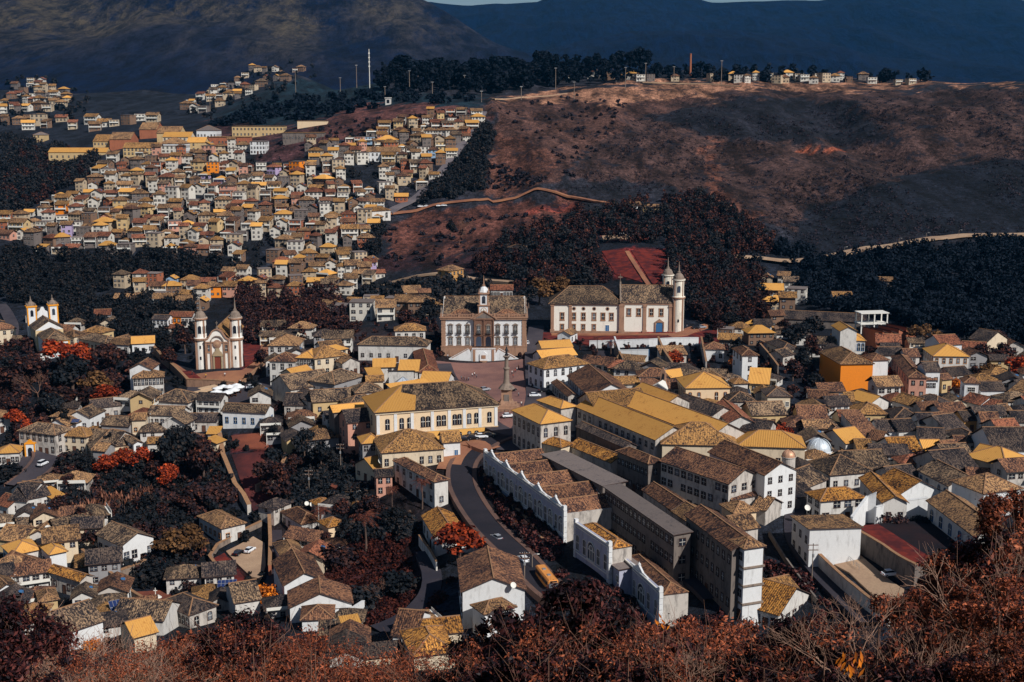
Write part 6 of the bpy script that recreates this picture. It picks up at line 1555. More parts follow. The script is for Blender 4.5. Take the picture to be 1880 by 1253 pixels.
# labels that single each one out
ORD = ['first', 'second', 'third', 'fourth', 'fifth', 'sixth', 'seventh', 'eighth', 'ninth', 'tenth']
from collections import defaultdict
grp = defaultdict(list)
for q in pending: grp[(q[3], q[4], q[5], q[6], q[7])].append(q)
for key, l in grp.items():
    wn, sn, rn, kn, zone = key; base = '%s %s house with %s %s roof %s' % (wn, sn, rn, kn, zone)
    l.sort(key=lambda q: q[1])
    for i, q in enumerate(l):
        if len(l) == 1: t = base
        else: t = ('%s from left of %d: ' % (ORD[i], len(l)) if len(l) > 2 else ('left of two: ' if i == 0 else 'right of two: ')) + base
        w_ = t.split()
        if len(w_) > 16: t = t.replace('the ', '', 1).replace(' with', ',')
        w_ = t.split(); q[0]['label'] = ' '.join(w_[:16]) if len(w_) > 16 else t

# ================================================================ plants
def leafmat(name, cols, rough=.75):
    m, nt, b = newmat(name); g = nd(nt, 'ShaderNodeNewGeometry'); oi = nd(nt, 'ShaderNodeObjectInfo')
    tc = nd(nt, 'ShaderNodeTexCoord'); f = noisen(nt, .35, tc.outputs['Object'], 3)
    a = nd(nt, 'ShaderNodeMath', operation='MULTIPLY_ADD'); nt.links.new(g.outputs['Random Per Island'], a.inputs[0]); a.inputs[1].default_value = .6
    r2 = nd(nt, 'ShaderNodeMath', operation='MULTIPLY_ADD'); nt.links.new(f, r2.inputs[0]); r2.inputs[1].default_value = .9; r2.inputs[2].default_value = -.25
    nt.links.new(r2.outputs[0], a.inputs[2])
    st = [(i / (len(cols) - 1), lin(c)) for i, c in enumerate(cols)]
    c = ramp(nt, a.outputs[0], st)
    hs = nd(nt, 'ShaderNodeHueSaturation'); nt.links.new(c, hs.inputs['Color']); mr = nd(nt, 'ShaderNodeMapRange'); nt.links.new(oi.outputs['Random'], mr.inputs[0]); mr.inputs[3].default_value = .7; mr.inputs[4].default_value = 1.3; nt.links.new(mr.outputs[0], hs.inputs['Value'])
    nt.links.new(hs.outputs[0], b.inputs['Base Color']); b.inputs['Roughness'].default_value = rough; b.inputs['Specular IOR Level'].default_value = .12
    return m
LM = {
 'flame': leafmat('flame_red_leaves', [(40, 22, 28), (96, 38, 28), (166, 64, 32), (204, 94, 44)]),
 'maroon': leafmat('maroon_leaves', [(14, 18, 28), (32, 26, 32), (66, 42, 38), (124, 68, 48)]),
 'dark': leafmat('dark_leaves', [(12, 18, 28), (20, 27, 34), (36, 36, 38), (72, 54, 44)]),
 'orange': leafmat('orange_red_leaves', [(110, 44, 28), (190, 74, 30), (236, 108, 44), (246, 150, 74)]),
 'weeds': leafmat('rust_weeds', [(22, 18, 26), (50, 28, 30), (86, 40, 32), (118, 58, 40)]),
 'olive': leafmat('brown_olive_leaves', [(30, 28, 26), (64, 46, 34), (110, 78, 48), (140, 100, 60)]),
 'amber': leafmat('amber_leaves', [(70, 40, 24), (150, 80, 30), (216, 120, 34), (240, 150, 44)]),
 'pine': leafmat('pine_needles', [(4, 12, 22), (8, 18, 30), (14, 24, 36), (22, 30, 42)]),
 'scrub': leafmat('scrub_leaves', [(18, 26, 38), (28, 32, 42), (46, 38, 44), (70, 48, 48)]),
 'thicket': leafmat('thicket_leaves', [(16, 18, 26), (46, 28, 30), (110, 56, 40), (164, 88, 58), (196, 122, 88)], .55),
 'thicketdark': leafmat('dark_thicket_leaves', [(10, 12, 20), (20, 18, 24), (46, 26, 30), (96, 50, 46), (130, 78, 66)], .5),
}
BARK = plain('bark', (96, 78, 70), var=.3); TWIG = plain('pale_twigs', (122, 90, 76), var=.3)
def leaves_mesh(name, centers, radii, n_, size, seed, mat, aspect=1.0, flat=.0, shell=.55, squash=.8, twigs=None):
    """n_ small leaf clumps spread through overlapping lobes"""
    R_ = np.random.RandomState(seed); C = np.array(centers, float); rr = np.array(radii, float); pw = rr ** 2; k = R_.choice(len(C), n_, p=pw / pw.sum())
    d = R_.normal(size=(n_, 3)); d /= np.linalg.norm(d, axis=1)[:, None]
    rad = rr[k] * (shell + (1 - shell) * R_.rand(n_)) * (1 + .18 * R_.normal(size=n_)); p = C[k] + d * rad[:, None] * np.array([1, 1, squash])
    nrm = d + R_.normal(size=(n_, 3)) * .75; nrm[:, 2] += flat; nrm /= np.linalg.norm(nrm, axis=1)[:, None]
    t = np.cross(nrm, R_.normal(size=(n_, 3))); t /= np.linalg.norm(t, axis=1)[:, None]; b = np.cross(nrm, t)
    s = size * (.55 + .9 * R_.rand(n_)); sx = (s * aspect)[:, None] * t; sy = s[:, None] * b
    bend = nrm * (s * .25)[:, None]
    V = np.stack([p - sx, p - sy * .9 + bend, p + sx, p + sy * .9 + bend], 1).reshape(-1, 3) * 1.0
    me = bpy.data.meshes.new(name); me.vertices.add(4 * n_); me.vertices.foreach_set('co', V.ravel())
    me.loops.add(4 * n_); me.loops.foreach_set('vertex_index', np.arange(4 * n_, dtype=np.int32)); me.polygons.add(n_)
    me.polygons.foreach_set('loop_start', np.arange(0, 4 * n_, 4, dtype=np.int32)); me.polygons.foreach_set('loop_total', np.full(n_, 4, dtype=np.int32))
    me.materials.append(mat); me.update(); return me
def tree_proto(kind, seed, mat, n_=1500, size=.34):
    """unit tree: about 10 m tall, crown about 9 m wide"""
    r_ = random.Random(seed); t = empty('tree', (0, 0, -600))
    m = MB(); lob = []
    if kind == 'round':
        for q in range(8):
            a = q * 2.4 + r_.random(); rr = r_.uniform(.6, 3.1); lob.append(((rr * math.cos(a), rr * math.sin(a), r_.uniform(5.0, 8.3) - rr * .35), r_.uniform(1.3, 2.2)))
        lob.append(((0, 0, 8), 1.9))
    elif kind == 'flat':
        for q in range(11):
            a = q * 2.4 + r_.random(); rr = r_.uniform(.5, 5.0); lob.append(((rr * math.cos(a), rr * math.sin(a), 7.6 - rr * .22 + r_.uniform(-.5, .6)), r_.uniform(1.1, 1.8)))
    elif kind == 'tall':
        for q in range(8): a = q * 2.4; lob.append(((1.1 * math.cos(a), 1.1 * math.sin(a), 3.5 + q * .95), 1.7 - q * .1))
    elif kind == 'pine':
        for q in range(9): a = q * 2.4; lob.append(((1.6 * math.cos(a) * r_.random(), 1.6 * math.sin(a) * r_.random(), 5 + q * .6), 1.1 + .7 * r_.random()))
    elif kind == 'bush':
        for q in range(7): a = q * 2.4; rr = r_.uniform(.5, 3.0); lob.append(((rr * math.cos(a), rr * math.sin(a), 1.6 + r_.random() * 1.6), 1.9))
    h0 = 5.0 if kind != 'bush' else 1.2
    m.tube([(0, 0, -1.5), (.1, 0, 1), (.0, .1, h0 * .6), (.1, .1, h0 + 1)], [.36, .28, .22, .12], 7)
    tr = m.obj('trunk', BARK, t); m = MB()
    for (c, rad) in lob[:7]:
        z0 = h0 * .55 + r_.random(); m.tube([(0, 0, z0), (c[0] * .5, c[1] * .5, (z0 + c[2]) / 2 + .3), (c[0], c[1], c[2])], [.15, .1, .04], 5)
    m.obj('limbs', BARK, tr)
    link('crown', leaves_mesh('crown', [c for c, _ in lob], [q for _, q in lob], n_, size, seed, mat, 1.2, .5), t)
    return t
def bare_proto(seed, mat=TWIG, dense_=1.0, tips=None, thin=1.0):
    r_ = random.Random(seed); t = empty('bare_tree', (0, 0, -600)); m = MB(); tip = []
    def grow(p, d, l, r, k):
        q = p + d * l; mid = (p + q) / 2 + Vector((r_.gauss(0, .06), r_.gauss(0, .06), 0)) * l
        m.tube([p, mid, q], [r, r * .85, r * .65], 4 if k < 4 else 5, cap=False)
        if k == 0: tip.append(q); return
        for _ in range(3 if r_.random() < .55 * dense_ else 2):
            e = (d + Vector((r_.gauss(0, .5), r_.gauss(0, .5), r_.gauss(.08, .28)))).normalized(); grow(q, e, l * r_.uniform(.66, .86), r * .64, k - 1)
    grow(Vector((0, 0, -1)), Vector((0, 0, 1)), 3.2, .2 * thin, 6)
    m.obj('branches', mat, t)
    if tips:
        pts = tip if len(tip) < 400 else r_.sample(tip, 400); link('leaves', leaves_mesh('leaves', pts, [.25] * len(pts), 300, .16, seed, tips, 1.6), t)
    return t
def palm_proto(seed):
    r_ = random.Random(seed); t = empty('palm_tree', (0, 0, -600)); m = MB()
    m.tube([(0, 0, -1), (.15, 0, 3), (.05, .1, 6), (0, 0, 8)], [.28, .2, .17, .2], 7); m.obj('trunk', BARK, t)
    for k in range(15):
        a = k * 2.4; el = r_.uniform(-.1, .9); m = MB(); pts = []
        for i in range(6):
            s = i / 5; L = 3.3 * s; pts.append(Vector((math.cos(a) * L * math.cos(el * (1 - s)), math.sin(a) * L * math.cos(el * (1 - s)), 8 + L * math.sin(el) - 2.1 * s * s)))
        for i in range(5):
            d = (pts[i + 1] - pts[i]).normalized(); sd = d.cross(Vector((0, 0, 1))).normalized()
            for s_ in (-1, 1):
                for q in (0, .33, .66):
                    b = pts[i].lerp(pts[i + 1], q); w = .75 * math.sin(math.pi * min(1, (i + q + .6) / 5.4)) + .1
                    m.face([b, b + d * .16, b + sd * s_ * w + d * .35 + Vector((0, 0, -.35 * w))])
        m.obj('frond', PALM, t)
    return t
PALM = leafmat('palm_fronds', [(30, 24, 28), (60, 36, 34), (110, 60, 46), (130, 82, 60)])
TP = {}
for kd, vs in (('round', 3), ('flat', 2), ('tall', 1), ('bush', 2), ('pine', 2)):
    for mt in ('flame', 'maroon', 'dark', 'olive') if kd in ('round', 'flat', 'bush') else (('dark',) if kd == 'tall' else ('pine',)):
        TP[kd, mt] = [tree_proto(kd, 10 * v + len(kd) + len(mt), LM[mt], 1500 if kd != 'bush' else 900, .34 if kd != 'pine' else .45) for v in range(vs)]
TP['round', 'orange'] = [tree_proto('round', 61, LM['orange'], 2600, .3)]
TP['bush', 'amber'] = [tree_proto('bush', 77, LM['amber'], 900, .3)]
TP['bare', ''] = [bare_proto(3), bare_proto(8)]; TP['palm', ''] = [palm_proto(1), palm_proto(2)]
tr_ = random.Random(5)
def tree(px, py, hpx, kind, mt, label, wide=1.0, group=None, name=None, Y=None):
    """base at the pixel on the ground, hpx tall in the photograph"""
    if Y: g = Vector(((px - 940) / F / .985 * Y, Y, 0)); g.z = hgt(g.x, g.y)
    else: g = hit(px, py, 0)
    s = hpx * g.y / F / {'round': 10., 'flat': 9.3, 'tall': 11.5, 'bush': 4.6, 'pine': 11.3, 'bare': 13., 'palm': 9.6}[kind]
    o = copy_tree(tr_.choice(TP[kind, mt]), g, tr_.uniform(0, 6.28), scale=(s * wide, s * wide, s))
    o.name = name or {'round': 'broad_tree', 'flat': 'spreading_tree', 'tall': 'cypress_tree', 'bush': 'shrub', 'pine': 'pine_tree', 'bare': 'bare_tree', 'palm': 'palm_tree'}[kind]
    for k in LASTKIDS: pass
    tag(o, label, {'bush': 'bush', 'palm': 'palm tree'}.get(kind, 'tree'), group); return o
# -- trees one can point at
tree(115,1092-395,78,'flat','flame','flame-red spreading tree right of the small twin-towered church', 1.1)
tree(150,690,60,'round','flame','flame-red tree below the white chancel of the small church', 1.2)
tree(200,690,62,'flat','maroon','wide dark red tree behind the house with eight tall windows', 1.1)
tree(135,725,80,'round','dark','dark tree in the middle of the left park', 1.3)
tree(180,735,60,'round','olive','brown-green tree in the left park beside the tall-windowed house', 1.3)
tree(195,752,50,'round','flame','orange-red tree in front of the tall-windowed house, left side', 1.2)
tree(165,750,44,'round','maroon','dark red tree at the foot of the left park', 1.2)
tree(70,735,78,'bare','','large leafless tree in the left park')
tree(118,755,52,'round','maroon','dull purple-brown tree beside the large leafless one', 1.2)
tree(40,720,70,'round','maroon','dark maroon tree at the left below the small church', 1.3)
tree(20,700,50,'round','dark','dark tree at the left edge below the small church', 1.3)
tree(60,690,40,'round','maroon','low maroon tree under the retaining wall of the small church', 1.3)
tree(95,775,60,'round','dark','dark tree above the white corner house roof', 1.2)
tree(30,790,44,'round','flame','bright flame-red tree at the far left above the amber low house', 1.2)
tree(50,800,34,'round','flame','second flame-red tree beside the long weathered corner house', 1.0)
tree(10,770,40,'round','maroon','maroon tree at the frame edge behind the flame-red one', 1.2)
tree(120,806,66,'tall','dark','tall dark narrow tree in front of the sloping white street houses', .8)
tree(200,838,48,'tall','dark','dark cypress between the low white annex and small grey house', .9)
tree(150,790,40,'round','dark','dark tree over the tan street-house roofs')
tree(312,680,46,'round','maroon','maroon tree on the left of the church terrace', 1.0)
tree(298,655,34,'round','dark','dark tree behind the left red lawn of the church')
tree(340,650,50,'round','maroon','tree rising just left of the baroque church', 1.0)
tree(252,676,34,'round','dark','dark tree right of the white gabled house, above the terrace', 1.6)
tree(480,680,42,'round','maroon','maroon tree at the dark corner beside the white corner house', .9)
tree(470,722,30,'round','dark','dark tree by the small car park of the market square', .9)
tree(322,880,110,'round','dark','very tall dark tree left of the long tile-capped wall', .75)
tree(345,860,90,'round','dark','tall dark tree beside the long tile-capped wall', .8)
tree(375,890,100,'round','maroon','tall maroon tree against the long tile-capped wall', .75)
tree(160,870,40,'round','dark','dark round tree below the cream solar-panel house', 1.1)
tree(195,880,50,'round','flame','red-brown tree left of the banana plants', 1.1)
tree(225,870,52,'round','flame','bright red tree in front of the narrow white gable', 1.1)
tree(262,870,56,'round','flame','flame-red tree in front of the small amber-brown house', 1.0)
tree(285,895,56,'round','maroon','maroon tree in the middle of the garden belt', 1.1)
tree(310,905,60,'round','flame','red-leaved tree beside the very tall dark tree', .9)
tree(350,945,60,'round','maroon','maroon tree below the long tile-capped wall', 1.1)
tree(385,930,44,'bush','maroon','bushy dark tree above the white cottage', 1.0)
tree(130,905,40,'round','maroon','maroon tree right of the flat yellow carport', 1.2)
tree(100,960,46,'round','maroon','dull tree above the tan gabled house', 1.2)
tree(150,975,50,'round','maroon','dark red tree left of the white villa', 1.1)
tree(170,1000,36,'bush','maroon','dark shrub against the side of the white villa')
tree(120,945,36,'bush','maroon','red-brown shrub in the garden above the tan gabled house')
tree(320,1040,80,'round','olive','big brown-leaved tree right of the white villa', 1.15)
tree(352,1025,74,'round','olive','broad brown-leaved tree touching the white cottage', 1.05)
tree(300,1010,50,'round','maroon','dark tree at the right corner of the white villa')
tree(290,1070,40,'bush','dark','dark shrub mass below the white villa', 1.2)
tree(350,1085,34,'bush','maroon','small round pinkish shrub beside the red sunken lawn', 1.0)
tree(200,1045,30,'bush','maroon','dark red shrub at the foot of the villa garden', 1.0)
tree(515,930,90,'round','maroon','tall red-brown tree over the ruined garden wall', .8)
tree(490,905,70,'round','maroon','wide maroon tree above the ruined stone roof', 1.0)
tree(505,815,40,'round','dark','dark tree on the right of the earth sports court', .9)
tree(545,800,66,'bare','','reddish leafless tree in front of the brown roof with a dormer')
tree(560,850,70,'round','dark','dark tree under the tall sooty back house', .9)
tree(590,870,70,'round','dark','dark tree in the shade left of the pinkish house', .9)
tree(540,880,50,'round','maroon','maroon tree in the shaded gardens', 1.0)
tree(672,1020,95,'palm','','tallest palm in the garden among the red grass')
tree(590,985,66,'palm','','dark palm beside the small peach house')
tree(775,935,66,'palm','','palm in front of the brown roofed house at the bend')
tree(720,930,44,'palm','','small palm under the low cream house')
tree(1096,648,34,'palm','','left of two palms below the red lawn')
tree(1121,660,38,'palm','','red-fronded palm below the white wall')
tree(630,960,50,'round','maroon','maroon tree behind the tall garden palm', 1.1)
tree(680,960,56,'round','maroon','maroon tree right of the tall garden palm', 1.2)
tree(725,975,50,'round','dark','dark tree in the palm garden beside the street house', 1.2)
tree(620,1040,44,'bush','maroon','dark shrub right of the first stacked brown roof', 1.2)
tree(600,1010,36,'round','maroon','low tree under the peach house', 1.1)
tree(700,1110,68,'bare','','purplish leafless tree in the middle of the red grass')
tree(670,1115,46,'bush','dark','dark shrub below the purplish leafless tree', 1.2)
tree(735,1090,44,'bush','dark','dark shrub in the shade of the large gabled house garden', 1.2)
tree(845,1040,92,'round','flame','big round flame-red tree beside the main street', 1.25)
tree(1115,715,30,'round','maroon','dark tree in the yards above the long brown roof')
tree(1350,672,56,'tall','dark','tall dark palm-like tree above the pool yard', 1.2)
tree(1300,640,30,'round','dark','dark tree on the right end of the red lawn', 1.2)
tree(1320,620,34,'round','maroon','maroon tree right of the large church forecourt', 1.2)
tree(1340,610,40,'round','dark','dark tree at the edge of the wooded hill by the church', 1.3)
tree(1240,668,24,'bush','flame','orange-red bush inside the blue-gated yard', 1.0)
tree(1365,680,30,'bush','amber','amber bush in the garden right of the pool yard')
tree(1475,690,50,'round','dark','dark tree left of the small white-and-red house', 1.1)
tree(1455,700,44,'round','maroon','maroon tree in the dark garden left of the orange house', 1.2)
tree(1495,712,30,'round','dark','low dark tree below the small white-and-red house', 1.5)
tree(1490,665,54,'round','maroon','maroon tree against the left wall of the orange house', .9)
tree(1460,645,56,'round','dark','dark tree mass behind the cream sagging-roofed house', 1.3)
tree(1490,630,54,'round','dark','dark tree left of the white mansion', 1.3)
tree(1440,620,36,'round','maroon','small maroon tree above the sagging dark roof')
tree(1620,700,30,'bush','flame','red bush beside the right corner of the orange house')
tree(1630,640,28,'round','flame','small orange-red tree in front of the sawtooth factory')
tree(1695,642,48,'flat','olive','broad orange-brown tree in front of the white gabled warehouse', 1.1)
tree(1770,650,34,'round','dark','dark tree right of the white school building', 1.3)
tree(1800,672,44,'round','maroon','maroon tree above the tower-like house', 1.3)
tree(1840,672,46,'round','maroon','reddish tree on the far right slope', 1.4)
tree(1830,640,36,'round','maroon','pale red tree behind the pink row', 1.3)
tree(1870,700,50,'round','flame','flame-red tree at the right frame edge above the grey gable', 1.2)
tree(1815,700,36,'round','olive','brown tree between the school and the tower-like house', 1.4)
tree(1756,716,22,'bush','amber','orange flowering bush beside the tower-like house')
tree(1440,800,22,'bush','flame','red bush in front of the tall dark party wall', 1.2)
tree(1605,850,44,'bare','','left of two leafless trees right of the large dome')
tree(1650,862,46,'bare','','leafless tree in front of the amber speckled roof')
tree(1690,858,36,'bush','maroon','purplish bush beneath the amber slope with dark openings', 1.2)
tree(1440,912,66,'bare','','pale leafless tree in front of the white gable by the small dome')
tree(1640,975,30,'bush','maroon','bush growing against the white boundary wall', 1.0)
tree(1690,968,24,'bush','dark','dark bush at the end of the boundary wall', 1.2)
tree(1070,525+20,50,'round','dark','large dark tree right behind the palace clock tower', 1.5)
tree(990,560,54,'round','olive','large dark-crowned tree between the museum and the large church', 1.3)
tree(970,566,44,'round','dark','dark tree right behind the white palace', 1.4)
tree(1030,545,40,'round','olive','brown-crowned tree behind the left end of the large church', 1.5)
tree(845,450,62,'bare','','tall thin tree standing alone in the brown field')
tree(828,440,40,'round','dark','small dark tree beside the lone thin tree in the field', .6)
tree(745,610,44,'round','maroon','maroon tree behind the long white building', 1.3)
tree(770,605,40,'round','dark','dark tree left behind the palace', 1.2)
tree(790,600,56,'round','dark','tall dark tree against the left side of the palace', 1.1)
tree(620,620,40,'round','maroon','maroon tree left of the houses in the valley', 1.5)
tree(650,625,36,'round','maroon','broad maroon tree above the big tan roof', 1.5)
tree(15,880,30,'bush','dark','dark shrub below the low white house at the left edge', 1.4)
tree(28,1098,40,'bare','','leafless tree at the far left in front of the white house')
tree(485,1112,42,'bush','amber','orange-leaved small tree beside the wide white gable', .8)
tree(125,1176,20,'bush','amber','small amber flowering bush by the long white wall', 1.0)
tree(168,1200,28,'bush','amber','amber flowering bush in the bottom left thicket', 1.0)

# -- woods and ground cover that read as one mass
def mass(name, polys, n_, mat, label, cat, hrange, blob, per, size, seed, excl=True, r3=None, yr=None, cluster=0):
    r_ = random.Random(seed); C = []; Rr = []
    for poly in polys:
        xs = [p[0] for p in poly]; ys = [p[1] for p in poly]; k = 0; tries = 0
        while k < n_ // len(polys) and tries < n_ * 12:
            tries += 1; x, y = r_.uniform(min(xs), max(xs)), r_.uniform(min(ys), max(ys))
            if not inpoly(x, y, poly): continue
            if excl and any(inpoly(x, y, q) for q in NOTREE): continue
            g = hit(x, y, 0)
            if g is None or g.y > 2200: continue
            if cluster and mnoise.fractal(Vector((g.x / cluster, g.y / cluster / 1.6, 1)), 1, 2, 3) < r_.uniform(-.35, .35): continue
            if yr and not (yr[0] < g.y < yr[1]): continue
            if excl and (any((g.x - b[0]) ** 2 + (g.y - b[1]) ** 2 < (b[2] * 1.05 + blob) ** 2 for b in BUILT) or any((g.x - b[0]) ** 2 + (g.y - b[1]) ** 2 < (b[2] + blob * .9) ** 2 for b in RO)): continue
            k += 1; h_ = r_.uniform(*hrange); bl = blob * r_.choice((.55, .8, 1.0, 1.25))
            for q in range(3):
                a = r_.uniform(0, 6.28); C.append((g.x + math.cos(a) * bl * .45, g.y + math.sin(a) * bl * .45, g.z + h_ * (.35 + .3 * q))); Rr.append(bl * r_.uniform(.6, 1.0) * (1 - .12 * q))
    if not C: return
    me = leaves_mesh(name, C, Rr, len(C) * per // 3, size, seed, mat, 1.2, .4, .6, .8)
    o = bpy.data.objects.new(name, me); COL.objects.link(o); tag(o, label, cat, None, 'stuff'); return o
mass('woodland', [[(0,250),(150,285),(190,295),(160,335),(110,350),(60,384),(0,400)]], 300, LM['dark'], 'dark woods left of the dense hillside', 'woods', (4, 8), 3.4, 160, .6, 1)
mass('woodland', [[(20,270),(150,290),(160,335),(60,380),(0,390)]], 80, LM['maroon'], 'red-brown trees scattered in the woods left of the dense hillside', 'woods', (4, 8), 3.0, 160, .6, 51)
mass('woodland', [[(0,460),(100,476),(330,470),(440,490),(435,506),(330,516),(215,524),(195,545),(60,565),(0,555)]], 330, LM['dark'], 'dark tree belt below the dense hillside', 'woods', (5, 9), 3.2, 180, .55, 2)
mass('woodland', [[(90,565),(215,555),(360,560),(362,615),(300,640),(120,605)]], 190, LM['dark'], 'dark trees filling the ground between the two churches', 'woods', (4, 9), 3.0, 190, .5, 3)
mass('woodland', [[(440,535),(620,548),(640,590),(560,630),(450,640),(440,600)]], 190, LM['maroon'], 'dark red trees right of the baroque church', 'woods', (5, 10), 3.0, 190, .5, 4)
mass('woodland', [[(640,545),(710,530),(850,518),(940,540),(880,560),(800,570),(700,556)]], 190, LM['dark'], 'dark hedge belt behind the square below the road', 'woods', (3, 6), 2.6, 110, .7, 5)
mass('woodland', [[(886,215),(905,240),(895,300),(880,350),(780,378),(720,400),(700,430),(690,470),(672,470),(690,400),(800,335),(838,290)]], 230, LM['dark'], 'dark trees following the steep street down the slope', 'woods', (3, 7), 3.4, 170, .6, 6)
mass('woodland', [[(862,492),(940,440),(1040,400),(1110,380),(1290,360),(1420,440),(1400,560),(1330,600),(1270,590),(1230,520),(1230,450),(1100,445),(1090,470),(1120,515),(1080,545),(960,540),(900,520)]], 560, LM['maroon'], 'maroon woods on the slope behind the museum and large church', 'woods', (4, 9), 3.6, 190, .5, 7)
mass('woodland', [[(900,492),(940,450),(1090,390),(1290,370),(1420,440),(1400,560),(1330,600),(1270,590),(1230,520),(1230,450),(1100,445),(1090,470),(1080,545),(960,540)]], 300, LM['dark'], 'near-black trees mixed into the slope behind the large church', 'woods', (5, 12), 3.4, 190, .5, 37)
mass('woodland', [[(1270,590),(1300,480),(1380,500),(1420,560),(1400,600),(1340,610)]], 160, LM['maroon'], 'maroon wooded hillock right behind the bell towers', 'woods', (4, 9), 3.2, 190, .5, 17)
mass('woodland', [[(1420,440),(1540,478),(1700,460),(1900,445),(1900,650),(1800,625),(1600,590),(1480,560),(1440,510)]], 620, LM['pine'], 'near-black wooded slope at the right behind the old town', 'woods', (4, 8), 4.0, 220, .6, 8)
mass('woodland', [[(690,150),(720,140),(1000,135),(1180,140),(1190,152),(1000,165),(900,176),(700,168)]], 150, LM['pine'], 'dark pine wood along the ridge', 'woods', (14, 22), 5.0, 150, 1.4, 9, yr=(1100, 1700))
mass('woodland', [[(380,235),(500,185),(700,170),(880,182),(870,192),(740,190),(560,225)]], 160, LM['pine'], 'dark low wood on the blue-green spur', 'woods', (3, 6), 4.5, 60, 1.3, 10)
mass('woodland', [[(980,130),(1700,140),(1700,152),(1200,152)]], 70, LM['pine'], 'dark trees strung along the ridge top', 'woods', (6, 12), 5.0, 90, 1.4, 11, yr=(1200, 1700))
mass('scrub', [[(1050,270),(1200,205),(1380,170),(1900,165),(1900,430),(1540,460),(1430,440),(1290,360),(1050,350)]], 2600, LM['scrub'], 'low scrub dotted over the bare right hill', 'scrub', (.2, 1.0), 2.0, 15, .42, 12, cluster=70.)
mass('scrub', [[(900,200),(1050,175),(1180,190),(1050,330),(1000,280),(940,240)], [(905,300),(1010,330),(960,350),(880,350)], [(700,420),(1000,380),(1050,400),(860,490),(700,500)], [(560,235),(880,195),(880,215),(600,262)]], 360, LM['scrub'], 'scattered bushes on the brown slopes', 'scrub', (.8, 2), 1.7, 22, .8, 13)
mass('woodland', [[(0,150),(60,140),(160,165),(170,210),(60,240),(0,230)], [(330,205),(420,150),(560,105),(590,140),(500,180),(380,225)]], 170, LM['dark'], 'dark trees between the distant suburbs', 'woods', (3, 7), 4.0, 60, 1.3, 41)
mass('scrub', [[(430,272),(880,205),(700,400),(690,520),(200,540),(150,345)]], 420, LM['dark'], 'garden trees between the hillside houses', 'scrub', (2, 5), 1.7, 60, .55, 14)
mass('undergrowth', [[(-20,620),(240,640),(240,740),(190,760),(120,790),(-20,820)]], 160, LM['maroon'], 'tangled undergrowth of the left park', 'undergrowth', (2, 5), 2.6, 170, .5, 20)
mass('undergrowth', [[(110,830),(260,838),(400,800),(420,900),(440,960),(330,1080),(130,1040),(60,900)]], 170, LM['maroon'], 'dark red garden growth around the white villa', 'undergrowth', (1, 4), 2.2, 170, .42, 21)
mass('undergrowth', [[(110,830),(260,838),(400,800),(420,900),(440,960),(330,1080),(130,1040),(60,900)]], 190, LM['dark'], 'near-black garden growth around the white villa', 'undergrowth', (1, 5), 2.2, 170, .42, 31)
mass('undergrowth', [[(480,840),(640,830),(760,900),(770,990),(600,1000),(480,940)]], 300, LM['dark'], 'dark garden growth on the terraces below the hall', 'undergrowth', (1, 3.5), 1.9, 170, .4, 22)
mass('undergrowth', [[(590,1000),(760,950),(790,1020),(830,1060),(800,1140),(680,1150),(600,1100)]], 300, LM['weeds'], 'rust-red grass and weeds of the palm garden', 'undergrowth', (.2, .9), 1.6, 130, .3, 23)
mass('undergrowth', [[(470,590),(1000,590),(1300,640),(1420,640),(1900,650),(1900,900),(1500,900),(1000,1000),(480,800)]], 700, LM['maroon'], 'garden bushes squeezed between the town houses', 'undergrowth', (.8, 2.6), 1.1, 120, .36, 24)
mass('undergrowth', [[(0,600),(470,640),(470,830),(0,830)], [(0,830),(500,950),(500,1150),(0,1170)]], 360, LM['dark'], 'dark bushes between the houses of the left quarter', 'undergrowth', (.8, 2.6), 1.3, 120, .36, 25)
mass('undergrowth', [[(1040,1000),(1420,1040),(1560,1080),(1620,1150),(1000,1150)], [(1600,960),(1780,980),(1800,1080),(1700,1080)], [(880,880),(1040,1000),(1060,1060),(960,1000)]], 380, LM['thicketdark'], 'dark weeds along the lanes at the lower right', 'undergrowth', (.4, 1.4), 1.4, 130, .3, 26)
# banana plants
r_ = random.Random(4); bn = MB()
for i, (px, py) in enumerate([(150,925),(165,938),(180,920),(196,930),(215,925),(238,932),(255,920),(205,945),(140,945),(270,915)]):
    g = hit(px, py, 0); m = MB(); m2 = MB()
    for k in range(26):
        a = r_.uniform(0, 6.28); L = r_.uniform(1.6, 3.0); x0, y0 = r_.gauss(0, 1.4), r_.gauss(0, 1.4); b = Vector((x0, y0, r_.uniform(1.2, 2.4))); d = Vector((math.cos(a) * .5, math.sin(a) * .5, .9)).normalized(); sd = d.cross(Vector((0, 0, 1))).normalized() * .26
        m.face([b, b + d * L * .5 + sd, b + d * L, b + d * L * .5 - sd]); m2.tube([(x0, y0, -.5), b], .09, 4)
    o = empty('banana_plant', g); lf = m.obj('leaves', leafmat('banana_leaves', [(70, 44, 40), (120, 78, 62), (160, 112, 88)]) if i == 0 else BANM, o); BANM = lf.data.materials[0]; m2.obj('stems', BARK, o)
    tag(o, 'clump of pale banana leaves in the dark garden above the white villa', 'plant', 'banana plants above the villa')
# -- ridge pines one can tell apart
for i in range(26):
    px = 728 + i * 11 + tr_.uniform(-3, 3) if i < 24 else 1000
    tree(px, 0, tr_.uniform(32, 50), 'pine', 'pine', 'tall dark pine in the row along the ridge', tr_.uniform(1.0, 1.5), 'pines along the ridge', Y=tr_.uniform(1310, 1390))
for px in (1075, 1090, 1102, 1118, 1130, 1148, 1165, 1178): tree(px, 0, tr_.uniform(30, 50), 'pine', 'pine', 'tall dark pine in the clump right of the ridge houses', tr_.uniform(1.0, 1.5), 'pines in the clump beyond the ridge houses', Y=tr_.uniform(1330, 1400))

